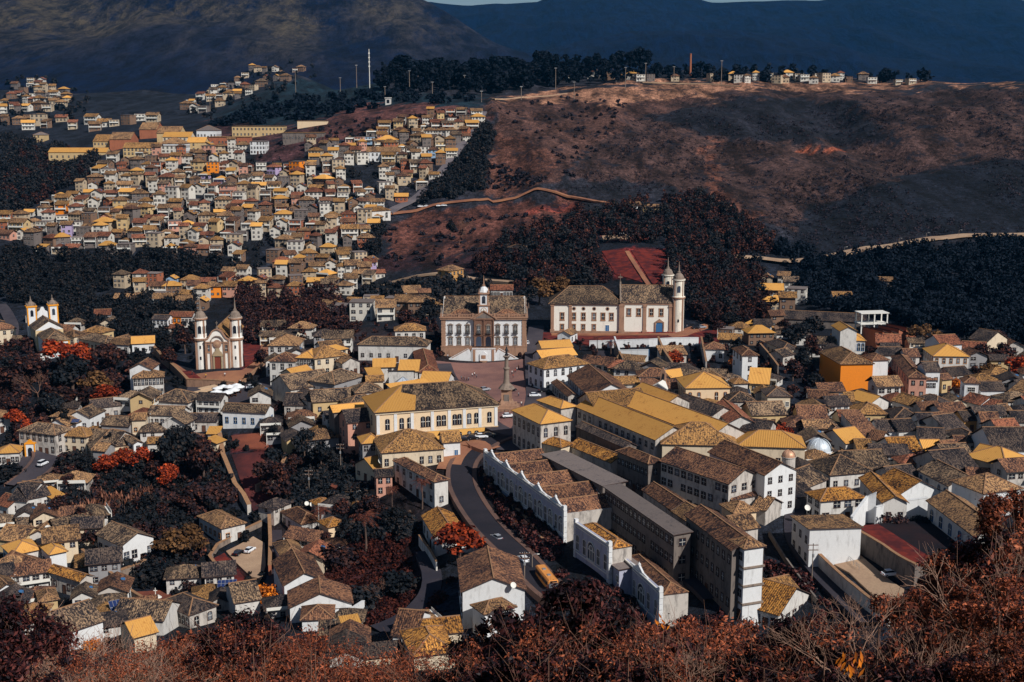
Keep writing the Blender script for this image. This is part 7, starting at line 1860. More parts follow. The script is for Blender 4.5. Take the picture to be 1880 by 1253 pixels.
# -- foreground thicket on the viewpoint's slope
def shrub_proto(seed, mat, n_, size, aspect=2.2, twig=TWIG, tall=1.0):
    r_ = random.Random(seed); t = empty('thicket_shrub', (0, 0, -600)); lob = []
    for q in range(24): a = q * 2.4 + r_.random(); rr = r_.uniform(.2, 3.2); lob.append(((rr * math.cos(a), rr * math.sin(a), r_.uniform(.8, 3.9) * tall - rr * .3), r_.uniform(.35, 1.15)))
    link('foliage', leaves_mesh('foliage', [c for c, _ in lob], [q for _, q in lob], n_, size, seed, mat, aspect, .3, .35, .9), t)
    m = MB()
    for q in range(22):
        a = r_.uniform(0, 6.28); rr = r_.uniform(1.2, 2.9); z = r_.uniform(2.0, 4.1) * tall; p = Vector((0, 0, -1)); e = Vector((rr * math.cos(a), rr * math.sin(a), z)); md = p.lerp(e, .5) + Vector((r_.gauss(0, .3), r_.gauss(0, .3), .2))
        m.tube([p, md, e, e + Vector((r_.gauss(0, .25), r_.gauss(0, .25), .4))], [.03, .016, .008, .004], 3, cap=False)
    m.obj('stems', twig, t); return t
SP = [shrub_proto(1, LM['thicket'], 10000, .055), shrub_proto(2, LM['thicketdark'], 9000, .07), shrub_proto(3, LM['thicket'], 10000, .045, 2.8), shrub_proto(4, LM['thicketdark'], 5200, .1), shrub_proto(5, LM['olive'], 9000, .05, 2.4)]
PALE = plain('bleached_twigs', (158, 124, 106), var=.3); BP = [bare_proto(21, PALE, 1.0, thin=.6), bare_proto(22, PALE, 1.2, thin=.6)]
def fg(px, py, Y, s, k, label, top=5.3):
    """shrub whose top reaches the pixel"""
    s = .0128 * Y * (s / 1.5) ** .5 * (1.15 if py < 1150 and px > 800 else 1.25)
    x, y, z = P(px, py, Y); o = copy_tree(SP[k], (x, y, z - top * s), tr_.uniform(0, 6.28), scale=s); o.name = 'thicket_shrub'; tag(o, label, 'shrub', 'shrubs of the thicket below the viewpoint')
    gz = hgt(x, y)
    if z - top * s > gz + .3:
        m = MB(); m.tube([(0, 0, (gz - (z - top * s)) / s - .5), (.1, .05, (gz - (z - top * s)) / s / 2), (0, 0, 1.2)], [.16, .12, .07], 6); so = m.obj('stem', BARK, o)
    return o
L_ = 'rust-leaved shrub '; D_ = 'dark-leaved shrub '
fgs = [ # x, top y, distance, scale, kind, label
 (300,1190,70,2.0,0,L_+'at the bottom left beyond the amber-roofed corner'),(370,1135,75,2.3,0,L_+'rising in front of the narrow dark lane'),(440,1150,72,2.3,2,L_+'below the grey-brown roof by the lane'),(510,1128,72,2.2,0,L_+'covering the foot of the wide white gable'),
 (560,1155,66,2.0,2,L_+'before the low brown roof'),(620,1170,64,2.1,0,L_+'in front of the small bright amber slope'),(690,1200,60,1.8,2,L_+'in front of the brown roof by the dark lane'),(760,1215,58,1.8,0,L_+'left of the half-buried amber roof'),
 (330,1225,55,1.7,2,'low '+L_+'at the bottom edge near the amber bush'),(450,1215,52,1.7,0,'low '+L_+'at the bottom edge below the lane'),(560,1215,50,1.7,2,'low '+L_+'at the bottom edge under the wide white gable'),(660,1228,50,1.6,0,'low '+L_+'at the bottom edge, centre left'),
 (210,1205,62,1.6,4,'brown-leaved shrub at the bottom left behind bare twigs'),(120,1222,55,1.6,4,'brown-leaved shrub at the bottom left corner'),(10,1060,42,1.3,1,D_+'tall at the left frame edge'),(0,1120,40,1.5,1,D_+'low at the left frame edge'),
 (425,1100,60,.9,1,D_+'upright above the rust shrubs beside the lane'),
 (885,1130,48,1.4,1,D_+'in front of the large gabled house'),(940,1100,46,1.5,3,D_+'between the large gabled house and the bus'),(1000,1110,42,1.4,1,D_+'right below the bus'),(1070,1045,40,1.25,3,D_+'with big leaves hiding the street beyond the bus'),
 (1120,1075,40,1.4,1,D_+'below the low flat link building'),(1180,1105,42,1.5,3,D_+'in front of the brown-roofed ornate building'),(1250,1110,44,1.6,2,L_+'right of the ornate building corner'),(1330,1105,46,1.6,0,L_+'below the white banded tower'),
 (900,1180,36,1.3,1,D_+'at the bottom centre left'),(980,1180,34,1.3,3,D_+'with large leaves at the bottom centre'),(1070,1170,34,1.3,1,D_+'at the bottom centre'),(1150,1185,34,1.3,3,D_+'at the bottom below the ornate building'),(1240,1180,36,1.3,2,L_+'at the bottom, right of centre'),(1330,1185,36,1.3,0,L_+'at the bottom under the amber roofs'),
 (1395,1150,38,1.4,1,D_+'over the nearest amber-roofed house'),(1455,1105,36,1.2,1,D_+'upright between the nearest amber house and the lane'),(1430,1190,30,1.2,3,D_+'with large leaves at the bottom right of centre'),(1530,1150,38,1.4,1,D_+'covering the lower end of the dark lane'),(1600,1165,40,1.4,2,L_+'below the end of the white parapet wall'),
 (1545,1195,26,1.0,1,D_+'at the bottom below the lane'),(1640,1175,26,1.1,0,L_+'at the bottom below the white car'),
 (1690,1040,40,1.5,0,L_+'hiding the right half of the white car'),(1740,1030,36,1.5,2,L_+'at the end of the red lawn'),(1800,985,34,1.4,0,L_+'before the long house with blue windows'),(1850,930,32,1.4,1,D_+'tall beside the grid-windowed corner house'),(1885,860,30,1.3,0,L_+'highest at the right frame edge'),
 (1720,1110,28,1.3,1,D_+'in the middle of the right thicket'),(1790,1080,26,1.3,2,L_+'in the middle of the right thicket, towards the edge'),(1860,1040,24,1.3,0,L_+'at the right frame edge, halfway down'),(1700,1190,22,1.1,3,D_+'with large leaves at the bottom right'),(1780,1170,20,1.1,1,D_+'at the bottom right behind orange leaves'),(1865,1150,18,1.1,0,L_+'filling the bottom right corner'),
]
for i, a in enumerate(fgs): fg(*a)
for px, py, Y, s, lab in ((60,1010,60,1.3,'leafless shrub at the left in front of the brown gabled house'),(130,1030,58,1.3,'leafless shrub over the big dark roof, left part'),(190,1050,56,1.2,'leafless shrub over the big dark roof beside the solar panel'),(20,1080,50,1.2,'leafless shrub in the lower left corner'),(250,1120,60,.8,'leafless shrub right of the tilted solar panel'),
                           (1830,900,26,.5,'bare-stemmed shrub at the right frame edge'),(1590,1010,26,.35,'thin bare twig crossing the driveway'),(1760,1000,26,.5,'bare-stemmed shrub rising from the right thicket'),(1250,1130,30,.3,'curving bare twigs above the bottom centre thicket'),(1700,1080,22,.4,'bare stems in front of the right thicket'),(100,1150,44,.7,'pale leafless shrub at the bottom left edge')):
    x, y, z = P(px, py, Y); o = copy_tree(tr_.choice(BP), (x, y, z - 12.5 * s), tr_.uniform(0, 6), scale=s * .95); o.name = 'bare_shrub'; tag(o, lab, 'shrub')
# tangled brush filling the slope between the shrubs
r_ = random.Random(9); C, Rr, m = [], [], MB()
for i in range(560):
    px = r_.uniform(-40, 1920); base = np.interp(px, [0, 250, 420, 820, 1000, 1400, 1640, 1760, 1880], [1165, 1190, 1150, 1200, 1150, 1150, 1130, 1060, 960]); py = r_.uniform(base, 1275); Y = np.interp(px, [0, 800, 1000, 1880], [60, 52, 36, 24]) * r_.uniform(.8, 1.2)
    x, y, z = P(px, py, Y); C.append((x, y, z)); Rr.append(.011 * Y * r_.uniform(.5, 1.4))
    for k in range(2):
        q = Vector((x + r_.gauss(0, .012) * Y, y, z - .015 * Y)); e = q + Vector((r_.gauss(0, .022) * Y, r_.gauss(0, .01) * Y, r_.uniform(.012, .045) * Y)); m.tube([q, q.lerp(e, .5) + Vector((r_.gauss(0, .003) * Y, 0, 0)), e], [.00026 * Y, .00018 * Y, .0001 * Y], 3, cap=False)
    if i % 7 == 0: m.tube([(x, y, hgt(x, y)), (x, y, z - .01 * Y)], [.03, .015], 4, cap=False)
o = bpy.data.objects.new('undergrowth', leaves_mesh('undergrowth', C, Rr, 52000, .026, 5, LM['thicket'], 2.2, .3, .2, .9)); COL.objects.link(o); tag(o, 'fine rust-brown brush along the bottom edge', 'undergrowth', None, 'stuff')
o = m.obj('undergrowth', TWIG); tag(o, 'bare brown twigs sticking out of the brush along the bottom edge', 'undergrowth', None, 'stuff')
# bright orange sprigs at the bottom
for px, py, Y, lab in ((1540,1225,14,'large bright orange leaves at the bottom edge, left sprig of two'),(1570,1232,14,'large bright orange leaves at the bottom edge, right sprig of two'),(1218,1150,26,'single yellow-orange leaf sprig in the bottom centre thicket')):
    x, y, z = P(px, py, Y); m = MB(); r_ = random.Random(px)
    for k in range(9):
        a = r_.uniform(0, 6.28); d = Vector((math.cos(a) * .5, math.sin(a) * .3, .8)).normalized(); b = Vector((r_.gauss(0, .05), r_.gauss(0, .05), r_.gauss(0, .06))); sd = d.cross(Vector((0, 1, 0))).normalized() * .022; L = r_.uniform(.1, .2)
        m.face([b, b + d * L * .45 + sd + Vector((0, -.01, 0)), b + d * L, b + d * L * .45 - sd])
    m.tube([(0, 0, -1.5), (0, .02, -.5), (0, 0, 0)], [.012, .008, .005], 4, 1); o = m.obj('leaf_sprig', [LM['amber'], TWIG]); o.location = (x, y, z); tag(o, lab, 'leaf sprig')
for l in list(TP.values()) + [SP, BP]:
    for p in l:
        for c in list(CHILD.get(p.name, [])):
            for g_ in list(CHILD.get(c.name, [])): bpy.data.objects.remove(g_, do_unlink=True)
        for c in list(CHILD.get(p.name, [])): bpy.data.objects.remove(c, do_unlink=True)
        bpy.data.objects.remove(p, do_unlink=True)
# ================================================================ vehicles, people, street furniture
PAINT = {}
def paint(name, c):
    if name not in PAINT:
        m, nt, b = newmat(name + '_car_paint'); b.inputs['Base Color'].default_value = lin(c); b.inputs['Roughness'].default_value = .3; b.inputs['Specular IOR Level'].default_value = .5; PAINT[name] = m
    return PAINT[name]
RUB = plain('tyre_rubber', (26, 26, 28)); HL, _, _b = newmat('lamp_glass'); _b.inputs['Base Color'].default_value = lin((235, 235, 225)); _b.inputs['Roughness'].default_value = .2; TL = plain('red_lamp', (150, 24, 20))
def wheel_mesh(r=.32, w=.22):
    m = MB(); m.lathe((0, 0, -w / 2), [(r * .9, 0), (r, .04), (r, w - .04), (r * .9, w)], 14, 0); m.lathe((0, 0, w / 2 - .01), [(r * .6, 0), (r * .55, .03), (r * .15, .04)], 10, 1); return m.mesh('wheel', [RUB, METAL])
WM = wheel_mesh()
def wheels(t, pts, me=WM, s=1):
    for x, y in pts:
        o = link('wheel', me, t, (x, y, .32 * s)); o.rotation_euler = (R(90 if y < 0 else -90), 0, 0); o.scale = (s, s, s)
def car(px, py, ang, col, label, loc=None, group=None, van=False):
    g = hit(px, py, 0); t = empty('parked_car', (g.x, g.y, g.z + .47), ang, label, 'car', group); pm = paint(*col)
    side = [(-2.05, .35), (-2.1, .75), (-1.95, .95), (-.95, 1.02), (1.25, 1.0), (1.95, .82), (2.1, .6), (2.08, .32)] if not van else [(-2.1, .35), (-2.15, 1.0), (-2.1, 1.1), (1.3, 1.1), (2.0, .85), (2.12, .6), (2.08, .32)]
    import bmesh
    def body(prof, w0, w1, name, mat, bev=.07):
        m = MB(); k = len(prof); n_ = k
        m.v = [(x, -w0 if z < .9 else -w1, z) for x, z in prof] + [(x, w0 if z < .9 else w1, z) for x, z in prof]
        m.f = [tuple(range(k)), tuple(reversed(range(k, 2 * k)))] + [((i + 1) % k, i, i + k, (i + 1) % k + k) for i in range(k)]; m.m = [0] * len(m.f)
        me = m.mesh(name, [mat]); bm = bmesh.new(); bm.from_mesh(me); bmesh.ops.recalc_face_normals(bm, faces=bm.faces[:]); bmesh.ops.bevel(bm, geom=bm.edges[:], offset=bev, segments=2, affect='EDGES'); bm.to_mesh(me); bm.free()
        return link(name, me, t)
    body(side, .86, .8, 'body', pm)
    roof = [(-1.75, .93), (-1.3, 1.45), (.25, 1.48), (1.1, .95)] if not van else [(-2.05, 1.05), (-1.95, 1.85), (.6, 1.88), (1.4, 1.08)]
    body(roof, .72, .64, 'windows', GLASS, .05)
    z1 = 1.5 if not van else 1.9; m = MB(); m.box(-1.25 if not van else -1.9, .2 if not van else .55, -.6, .6, z1 - .03, z1 + .03); m.obj('roof_panel', pm, t)
    wheels(t, [(-1.3, -.8), (-1.3, .8), (1.3, -.8), (1.3, .8)])
    for y in (-.6, .6):
        m = MB(); m.box(2.06, 2.13, y - .17, y + .17, .62, .78); m.obj('headlight', HL, t); m = MB(); m.box(-2.14, -2.07, y - .15, y + .15, .72, .9); m.obj('tail_light', TL, t)
    return t
WH, BK, SV, RD = ('white', (225, 228, 232)), ('black', (22, 24, 30)), ('silver', (150, 154, 162)), ('red', (130, 30, 26))
A_ = math.pi / 2
car(828,702, -A_ + .25, WH, 'white car parked at the upper left edge of the square')
car(890,720, 0.5, SV, 'silver car at the lower left of the square near the monument')
car(933,769, .25, WH, 'white car at the foot of the square behind the big hall')
car(982,731, .1, WH, 'white car driving at the right corner of the square by the palace roofs')
car(968,634, A_, WH, 'white car beside the right side of the museum palace')
for i, (px, py, c) in enumerate(((978,674,SV),(980,692,WH),(979,701,SV),(980,711,BK))): car(px, py, A_, c, ['silver car first in the shaded row right of the square','white car second in the shaded row right of the square','silver car third in the shaded row right of the square','black car last in the shaded row right of the square'][i])
car(939,721, .8, BK, 'black car beside the column monument base'); car(1000,722, .2, BK, 'dark car by the lean-to with the stepped wall')
for i, (px, c, l) in enumerate(((852,BK,'black car first in the row below the big hall'),(868,BK,'second black car in the row below the big hall'),(884,WH,'white car in the row below the big hall'),(898,BK,'black car last in the row under the big hall corner'))): car(px, 812 - i * 2.5, .1, c, l)
car(912,994, A_ * 1.35, SV, 'silver car on the shaded main street below the round red tree'); car(961,1034, A_ * 1.25, WH, 'white car on the main street above the bus')
car(438,1021, A_ - .35, BK, 'black car in the small pale car park'); car(459,1016, A_ - .35, WH, 'white car in the small pale car park')
car(1634,1061, .25, WH, 'white car on the pale driveway half hidden by shrubs'); car(79,857, A_ * .85, WH, 'white van on the shaded street below the little portal', van=True)
for i, (px, py, c, l) in enumerate(((462,716,WH,'white car right of the market umbrellas'),(476,726,BK,'black car in the car park right of the market'),(484,731,WH,'white car at the lower end of the car park right of the market'),(470,712,SV,'silver car behind the market car park'))): car(px, py, .3, c, l)
for i, px in enumerate((772,784,806,815)): car(px, 382 - i * .6, .2, WH, 'small white car on the road at the top of the brown field', group='cars on the road above the brown field')
for i, px in enumerate((312,322,333,343)): car(px, 598, .1, (SV, WH, SV, BK)[i], 'small %s car on the road behind the baroque church' % ['silver', 'white', 'grey', 'black'][i], group='cars behind the baroque church')
for i, (px, py) in enumerate(((1283,603),(1288,605),(1277,606))): car(px, py, .4, (BK, SV, BK)[i], '%s car under the trees right of the large church' % ('first black', 'silver', 'second black')[i])
car(1142,432, .2, SV, 'silver car on the pale clearing above the red field')

# bus
g = hit(1014, 1092, 0); t = empty('city_bus', (g.x - 1.2, g.y + 5, g.z + .5), -A_ + .27, 'orange-tan city bus on the shaded main street', 'bus'); BP_ = paint('orange_bus', (226, 150, 74))
import bmesh
m = MB(); m.box(-5.4, 5.4, -1.25, 1.25, .4, 3.1); me = m.mesh('body', [BP_]); bm = bmesh.new(); bm.from_mesh(me); bmesh.ops.bevel(bm, geom=bm.edges[:], offset=.18, segments=3, affect='EDGES'); bm.to_mesh(me); bm.free(); link('body', me, t)
for s in (-1, 1):
    for k in range(7): m = MB(); m.box(-5.0 + k * 1.4, -3.75 + k * 1.4, s * 1.26 - .02, s * 1.26 + .02, 1.5, 2.45); m.obj('side_window', GLASS, t)
m = MB(); m.box(5.38, 5.44, -1.1, 1.1, 1.3, 2.5); m.obj('windscreen', GLASS, t); m = MB(); m.box(5.38, 5.44, -.9, .9, 2.6, 2.95); m.obj('destination_board', DARKMETAL, t)
m = MB(); m.box(5.4, 5.46, -1.15, 1.15, .5, .75); m.obj('bumper', METAL, t)
for y in (-.9, .9): m = MB(); m.box(5.4, 5.47, y - .2, y + .2, .9, 1.1); m.obj('headlight', HL, t)
for y in (-1.4, 1.4): m = MB(); m.box(5.3, 5.5, y - .12, y + .12, 1.7, 2.2); m.obj('mirror', DARKMETAL, t)
for x in (-2.2, 1.8): m = MB(); m.box(x - .5, x + .5, -.4, .4, 3.1, 3.25); m.obj('roof_hatch', METAL, t)
m = MB(); m.box(-5.2, 5.2, -1.0, -.97, 3.1, 3.16); m.box(-5.2, 5.2, .97, 1.0, 3.1, 3.16); m.obj('roof_rail', BP_, t)
wheels(t, [(-3.2, -1.1), (-3.2, 1.1), (3.4, -1.1), (3.4, 1.1)], s=1.5)

# people: one continuous body, hair and clothes as children
SKIN = plain('skin', (176, 124, 96)); HAIR = plain('dark_hair', (30, 24, 24))
def person_mesh(stride, arm):
    me = bpy.data.meshes.new('body')
    V = [(0, 0, .95), (0, 0, 1.2), (0, 0, 1.42), (0, 0, 1.52), (0, .01, 1.63), (.19, 0, 1.4), (.25, arm * .1, 1.15), (.26, -.04 - arm * .2, .92), (.27, -.05 - arm * .22, .84), (-.19, 0, 1.4), (-.25, -arm * .1, 1.15), (-.26, -.04 + arm * .16, .92), (-.27, -.05 + arm * .18, .84),
         (.1, 0, .88), (.1, -stride * .5 - .02, .48), (.1, -stride, .08), (.1, -stride - .16, .03), (-.1, 0, .88), (-.1, stride * .4 - .02, .48), (-.1, stride, .08), (-.1, stride - .16, .03), (0, -.02, 1.72)]
    E = [(0, 1), (1, 2), (2, 3), (3, 4), (4, 21), (2, 5), (5, 6), (6, 7), (7, 8), (2, 9), (9, 10), (10, 11), (11, 12), (0, 13), (13, 14), (14, 15), (15, 16), (0, 17), (17, 18), (18, 19), (19, 20)]
    Rd = [.14, .15, .15, .055, .1, .07, .045, .035, .03, .07, .045, .035, .03, .1, .065, .05, .04, .1, .065, .05, .04, .08]
    me.from_pydata(V, E, []); o = bpy.data.objects.new('body', me); COL.objects.link(o); sk = o.modifiers.new('skin', 'SKIN')
    for i, r in enumerate(Rd): me.skin_vertices[0].data[i].radius = (r, r * .85)
    me.skin_vertices[0].data[0].use_root = True; ss = o.modifiers.new('sub', 'SUBSURF'); ss.levels = 1
    dg = bpy.context.evaluated_depsgraph_get(); m2 = bpy.data.meshes.new_from_object(o.evaluated_get(dg)); m2.name = 'person'; bpy.data.objects.remove(o); m2.materials.append(SKIN); return m2
PM = [person_mesh(.0, 0), person_mesh(.3, .8), person_mesh(.16, -.6)]
def clothes(kind):
    m = MB()
    if kind == 'top': m.lathe((0, 0, .92), [(.19, 0), (.18, .25), (.2, .42), (.1, .56)], 10); m.tube([(.17, 0, 1.43), (.26, 0, 1.17)], [.085, .065], 7); m.tube([(-.17, 0, 1.43), (-.26, 0, 1.17)], [.085, .065], 7)
    else: m.lathe((0, 0, .78), [(.17, 0), (.2, .1), (.18, .2)], 10)
    return m
TOPS = {n: plain(n + '_cloth', c) for n, c in (('white', (215, 215, 215)), ('red', (160, 50, 44)), ('blue', (60, 80, 130)), ('black', (30, 32, 40)), ('yellow', (206, 160, 70)), ('grey', (120, 122, 130)))}
TM = {n: clothes('top').mesh('shirt', [TOPS[n]]) for n in TOPS}; PN = plain('dark_trousers', (44, 46, 60)); PMm = clothes('low').mesh('trousers', [PN])
m = MB(); m.lathe((0, .02, 1.66), [(.105, 0), (.11, .05), (.09, .11), (.03, .14)], 8); HM = m.mesh('hair', [HAIR])
def trouser_legs(st):
    m = MB(); m.tube([(.1, 0, .9), (.1, -st * .5 - .02, .48), (.1, -st, .12)], [.12, .09, .075], 7); m.tube([(-.1, 0, .9), (-.1, st * .4 - .02, .48), (-.1, st, .12)], [.12, .09, .075], 7); return m.mesh('trousers', [PN])
LGM = [trouser_legs(0), trouser_legs(.3), trouser_legs(.16)]
def person(px, py, label, top=None, group=None, lift=.5):
    g = hit(px, py, 0); k = tr_.randrange(3); o = link('person', PM[k], None, (g.x, g.y, g.z + lift), tr_.uniform(0, 6.28)); o['label'] = label; o['category'] = 'person'
    if group: o['group'] = group
    top = top or tr_.choice(list(TOPS)); link('shirt', TM[top], o); link('trousers', LGM[k], o); link('hair', HM, o); return o
for i, (px, py) in enumerate(((847,700),(850,702),(853,701),(857,703),(860,702))): person(px, py, ['person in dark clothes at the left of the cluster on the square','second person of the cluster standing on the square','middle person of the cluster standing on the square','person at the right of the cluster on the square','last person of the cluster, near the parked white car'][i], 'black' if i % 2 else 'grey', 'people standing on the square')
for px, py, l in ((867,695,'person walking alone on the square, left of a pair'),(871,693,'person in white walking near the middle of the square'),(875,697,'person right of the walking pair on the square'),(946,687,'person on the square in front of the right-hand steps'),(949,684,'person beside another on the right side of the square'),(952,680,'person nearest the shaded car row on the square'),(942,697,'person in dark clothes right of the monument top'),(940,690,'person between the monument and the right-hand group'),(952,731,'person on a motorbike spot right of the monument base'),(957,748,'person standing below the monument by the street'),(947,752,'person beside the lower monument steps'),
                 (378,696,'person in dark clothes alone on the church terrace'),(413,694,'person near the right part of the church terrace'),(353,691,'person at the left edge of the paved church terrace'),(393,707,'person at the low wall of the church terrace'),(402,709,'person by the market edge below the church terrace'),(398,712,'person entering the market from the terrace'),(418,712,'person right of the market umbrellas'),(441,707,'person on the road right of the terrace'),
                 (1250,607,'person at the front of the large church'),(1261,605,'person on the forecourt of the large church'),(1285,611,'person on the path right of the large church'),(822,660,'person at the left corner of the museum palace'),(915,662,'person at the right flight of the museum stair'),(832,830,'person on the tan pavement at the street bend'),(1500,475,'person on the far road crossing the dark wood')): person(px, py, l.replace('person on a motorbike spot', 'person'))

# market umbrellas and stalls in front of the baroque church
um = empty('market_umbrella', (0, 0, -700)); m = MB(); m.tube([(0, 0, 0), (0, 0, 2.9)], .05, 6); m.obj('pole', METAL, um); m = MB()
cv = [(2.1 * math.cos(R(45 * q)), 2.1 * math.sin(R(45 * q))) for q in range(8)]
for q in range(8):
    a, b = cv[q], cv[(q + 1) % 8]; m.face([(*a, 2.25), (*b, 2.25), (0, 0, 3.0)]); m.face([(*b, 2.05), (*a, 2.05), (*a, 2.25), (*b, 2.25)])
    m.face([(0, 0, 2.95), (*b, 2.2), (*a, 2.2)])
UMC = plain('white_canvas', (232, 234, 236), var=.05); m.obj('canopy', UMC, um); m = MB(); m.box(-.9, .9, -.6, .6, .7, .8); m.box(-.8, -.7, -.5, .5, 0, .7); m.box(.7, .8, -.5, .5, 0, .7); m.obj('table', WOOD, um)
spots = []; r_ = random.Random(12)
for i in range(60):
    x, y = r_.uniform(374, 446), r_.uniform(718, 753)
    if x > 405 + (753 - y) * 1.25 or x < 385 - (y - 735) * .6: continue
    if all(abs(x - a) > 9 or abs(y - b) > 3.6 for a, b in spots): spots.append((x, y))
for i, (x, y) in enumerate(sorted(spots, key=lambda q: q[1])[:30]): o = copy_tree(um, hit(x, y, 0) + Vector((0, 0, .3)), r_.uniform(0, 1), scale=r_.uniform(.9, 1.15)); o.name = 'market_umbrella'; tag(o, 'white market umbrella over a stall table on the square below the church', 'umbrella', 'umbrellas of the craft market')
for c in CHILD[um.name]: bpy.data.objects.remove(c, do_unlink=True)
bpy.data.objects.remove(um, do_unlink=True)
for i in range(5):
    g = hit(352 + i * 7.5, 750 - i * 6.5, 0); t = empty('market_stall', (g.x, g.y, g.z + .3), .9, 'long market stall under a tan sheet left of the white umbrellas, %s from the front' % ['first', 'second', 'third', 'fourth', 'fifth'][i], 'stall', 'long stalls of the craft market')
    m = MB(); m.face([(-4, -1, 2.3), (4, -1, 2.3), (4, 1, 2.6), (-4, 1, 2.6)]); m.face([(-4, 1, 2.55), (4, 1, 2.55), (4, -1, 2.25), (-4, -1, 2.25)]); m.face([(-4, -1, 2.05), (4, -1, 2.05), (4, -1, 2.3), (-4, -1, 2.3)]); m.obj('awning', [plain('tan_awning', (190, 160, 130)) , ][0], t)
    m = MB(); m.box(-3.8, 3.8, -.8, .6, .7, .85); m.obj('counter', WOOD, t)
    for x in (-3.9, 0, 3.9): m = MB(); m.tube([(x, -.9, 0), (x, -.9, 2.3)], .05, 5); m.obj('post', METAL, t)

# poles, lamps, masts
def pole(px, py, hpx, label, kind='utility', Y=None, name=None):
    if Y: g = Vector(((px - 940) / F / .985 * Y, Y, 0)); g.z = hgt(g.x, g.y)
    else: g = hit(px, py, 0)
    h = hpx * g.y / F * 1.02; nm = {'utility': 'utility_pole', 'lamp': 'street_lamp', 'mast': 'lattice_mast', 'floodlight': 'floodlight_pole'}[kind]
    t = empty(name or nm, g, tr_.uniform(-.3, .3), label, nm.replace('_', ' ')); m = MB(); w = max(.14, h * .012)
    if kind == 'floodlight': w = .36
    m.tube([(0, 0, -1), (0, 0, h)], [w, w * .7], 7); m.obj('post', TRIM if kind == 'mast' else STONEG, t)
    if kind == 'utility':
        for z in (h - .4, h - 1.6): m = MB(); m.box(-1.2, 1.2, -.07, .07, z - .08, z + .08); a = m.obj('crossarm', WOOD, t); [MBi(x, z, a) for x in (-1.1, -.5, .5, 1.1)]
        m = MB(); m.lathe((0, -.35, h - 3.2), [(.26, 0), (.28, .1), (.28, .75), (.1, .85)], 8); m.obj('transformer', METAL, t)
    elif kind == 'lamp': m = MB(); m.tube([(0, 0, h - .3), (.6, 0, h + .1), (1.4, 0, h + .1)], .05, 5); a = m.obj('arm', METAL, t); m = MB(); m.box(1.2, 1.8, -.14, .14, h, h + .14); m.obj('lamp_head', TRIM, a)
    elif kind == 'floodlight': m = MB(); m.box(-1.3, 1.3, -.3, .3, h - .8, h - .2); m.obj('crossarm', METAL, t)
    else:
        for k in range(4): m = MB(); m.box(-.8, .8, -.3, .3, h * (.55 + .11 * k), h * (.55 + .11 * k) + 1.2); m.obj('antenna', TRIM, t)
    return t
def MBi(x, z, par):
    m = MB(); m.lathe((x, 0, z + .08), [(.05, 0), (.07, .1), (.03, .2)], 5); return m.obj('insulator', TRIM, par)
pole(1490,1070,78,'wooden utility pole beside the blank white house and dark lane'); pole(963,1078,70,'utility pole in front of the white car above the bus'); pole(568,912,52,'utility pole on the dark terraces, left one'); pole(626,872,60,'white utility pole on the dark terraces, right one')
pole(977,1046,30,'street lamp leaning over the main street near the bus','lamp'); pole(604,925,22,'small lamp post by the round garden steps','lamp'); pole(655,925,24,'lamp post right of the round garden steps','lamp'); pole(1803,697,18,'white post on the far right slope','lamp')
pole(688,158,68,'tall telecom mast with antennas on the ridge left of the pines','mast',Y=1300)
for px, py, h, l in ((655,162,40,'first ridge pole left of the telecom mast'),(707,182,22,'short pole right of the telecom mast'),(752,170,38,'pole in front of the left end of the pines'),(794,182,30,'pole below the pine row'),(853,172,32,'bright pole before the middle of the pines'),(884,188,20,'short pole at the left of the ridge track'),(957,184,24,'pole beside the ridge track'),(1020,165,38,'tall pole at the right end of the pines'),(1054,182,30,'pole below the ridge houses'),(1148,166,40,'pole at the ridge beneath the clump of pines'),(1185,152,34,'pole on the bare ridge left of the brick chimney'),(1237,152,28,'pole on the bare ridge right of the chimney'),(1324,156,42,'tallest pole on the bare ridge'),(543,170,38,'white pole on the blue-green spur'),(625,170,26,'short white pole on the blue-green spur'),(386,205,40,'pole below the distant spur houses')): pole(px, py, h, l, 'floodlight', name='ridge_pole')
for i, (px, py) in enumerate(((1550,468),(1650,452),(1700,442),(1760,437))): pole(px, py, 14, 'lamp post on the far dark road, %s from the left' % ['first', 'second', 'third', 'fourth'][i], 'lamp')
m = MB(); m.lathe((0, 0, -2), [(1.3, 0), (1.0, 24), (1.2, 24.3), (1.0, 25)], 12); o = m.obj('brick_chimney', W['brick']); Y = 1330; x = (1255 - 940) / F / .985 * Y; o.location = (x, Y, hgt(x, Y) - 2 + 6); tag(o, 'tall brick factory chimney on the ridge', 'chimney'); o.location.z = hgt(x, Y)
m = MB(); m.box(-1, 1, -1, 1, -1, 2.6, 0); m.box(-1.2, 1.2, -1.2, 1.2, 2.6, 2.9, 0); m.box(-.5, .5, -1.05, -1.0, .5, 2.0, 1); o = m.obj('water_tank', [W['white'], GLASS]); o.location = hit(713, 192, 0); o.scale = (2.6, 2.6, 2.2); tag(o, 'small white block on the dark slope below the telecom mast', 'tank')

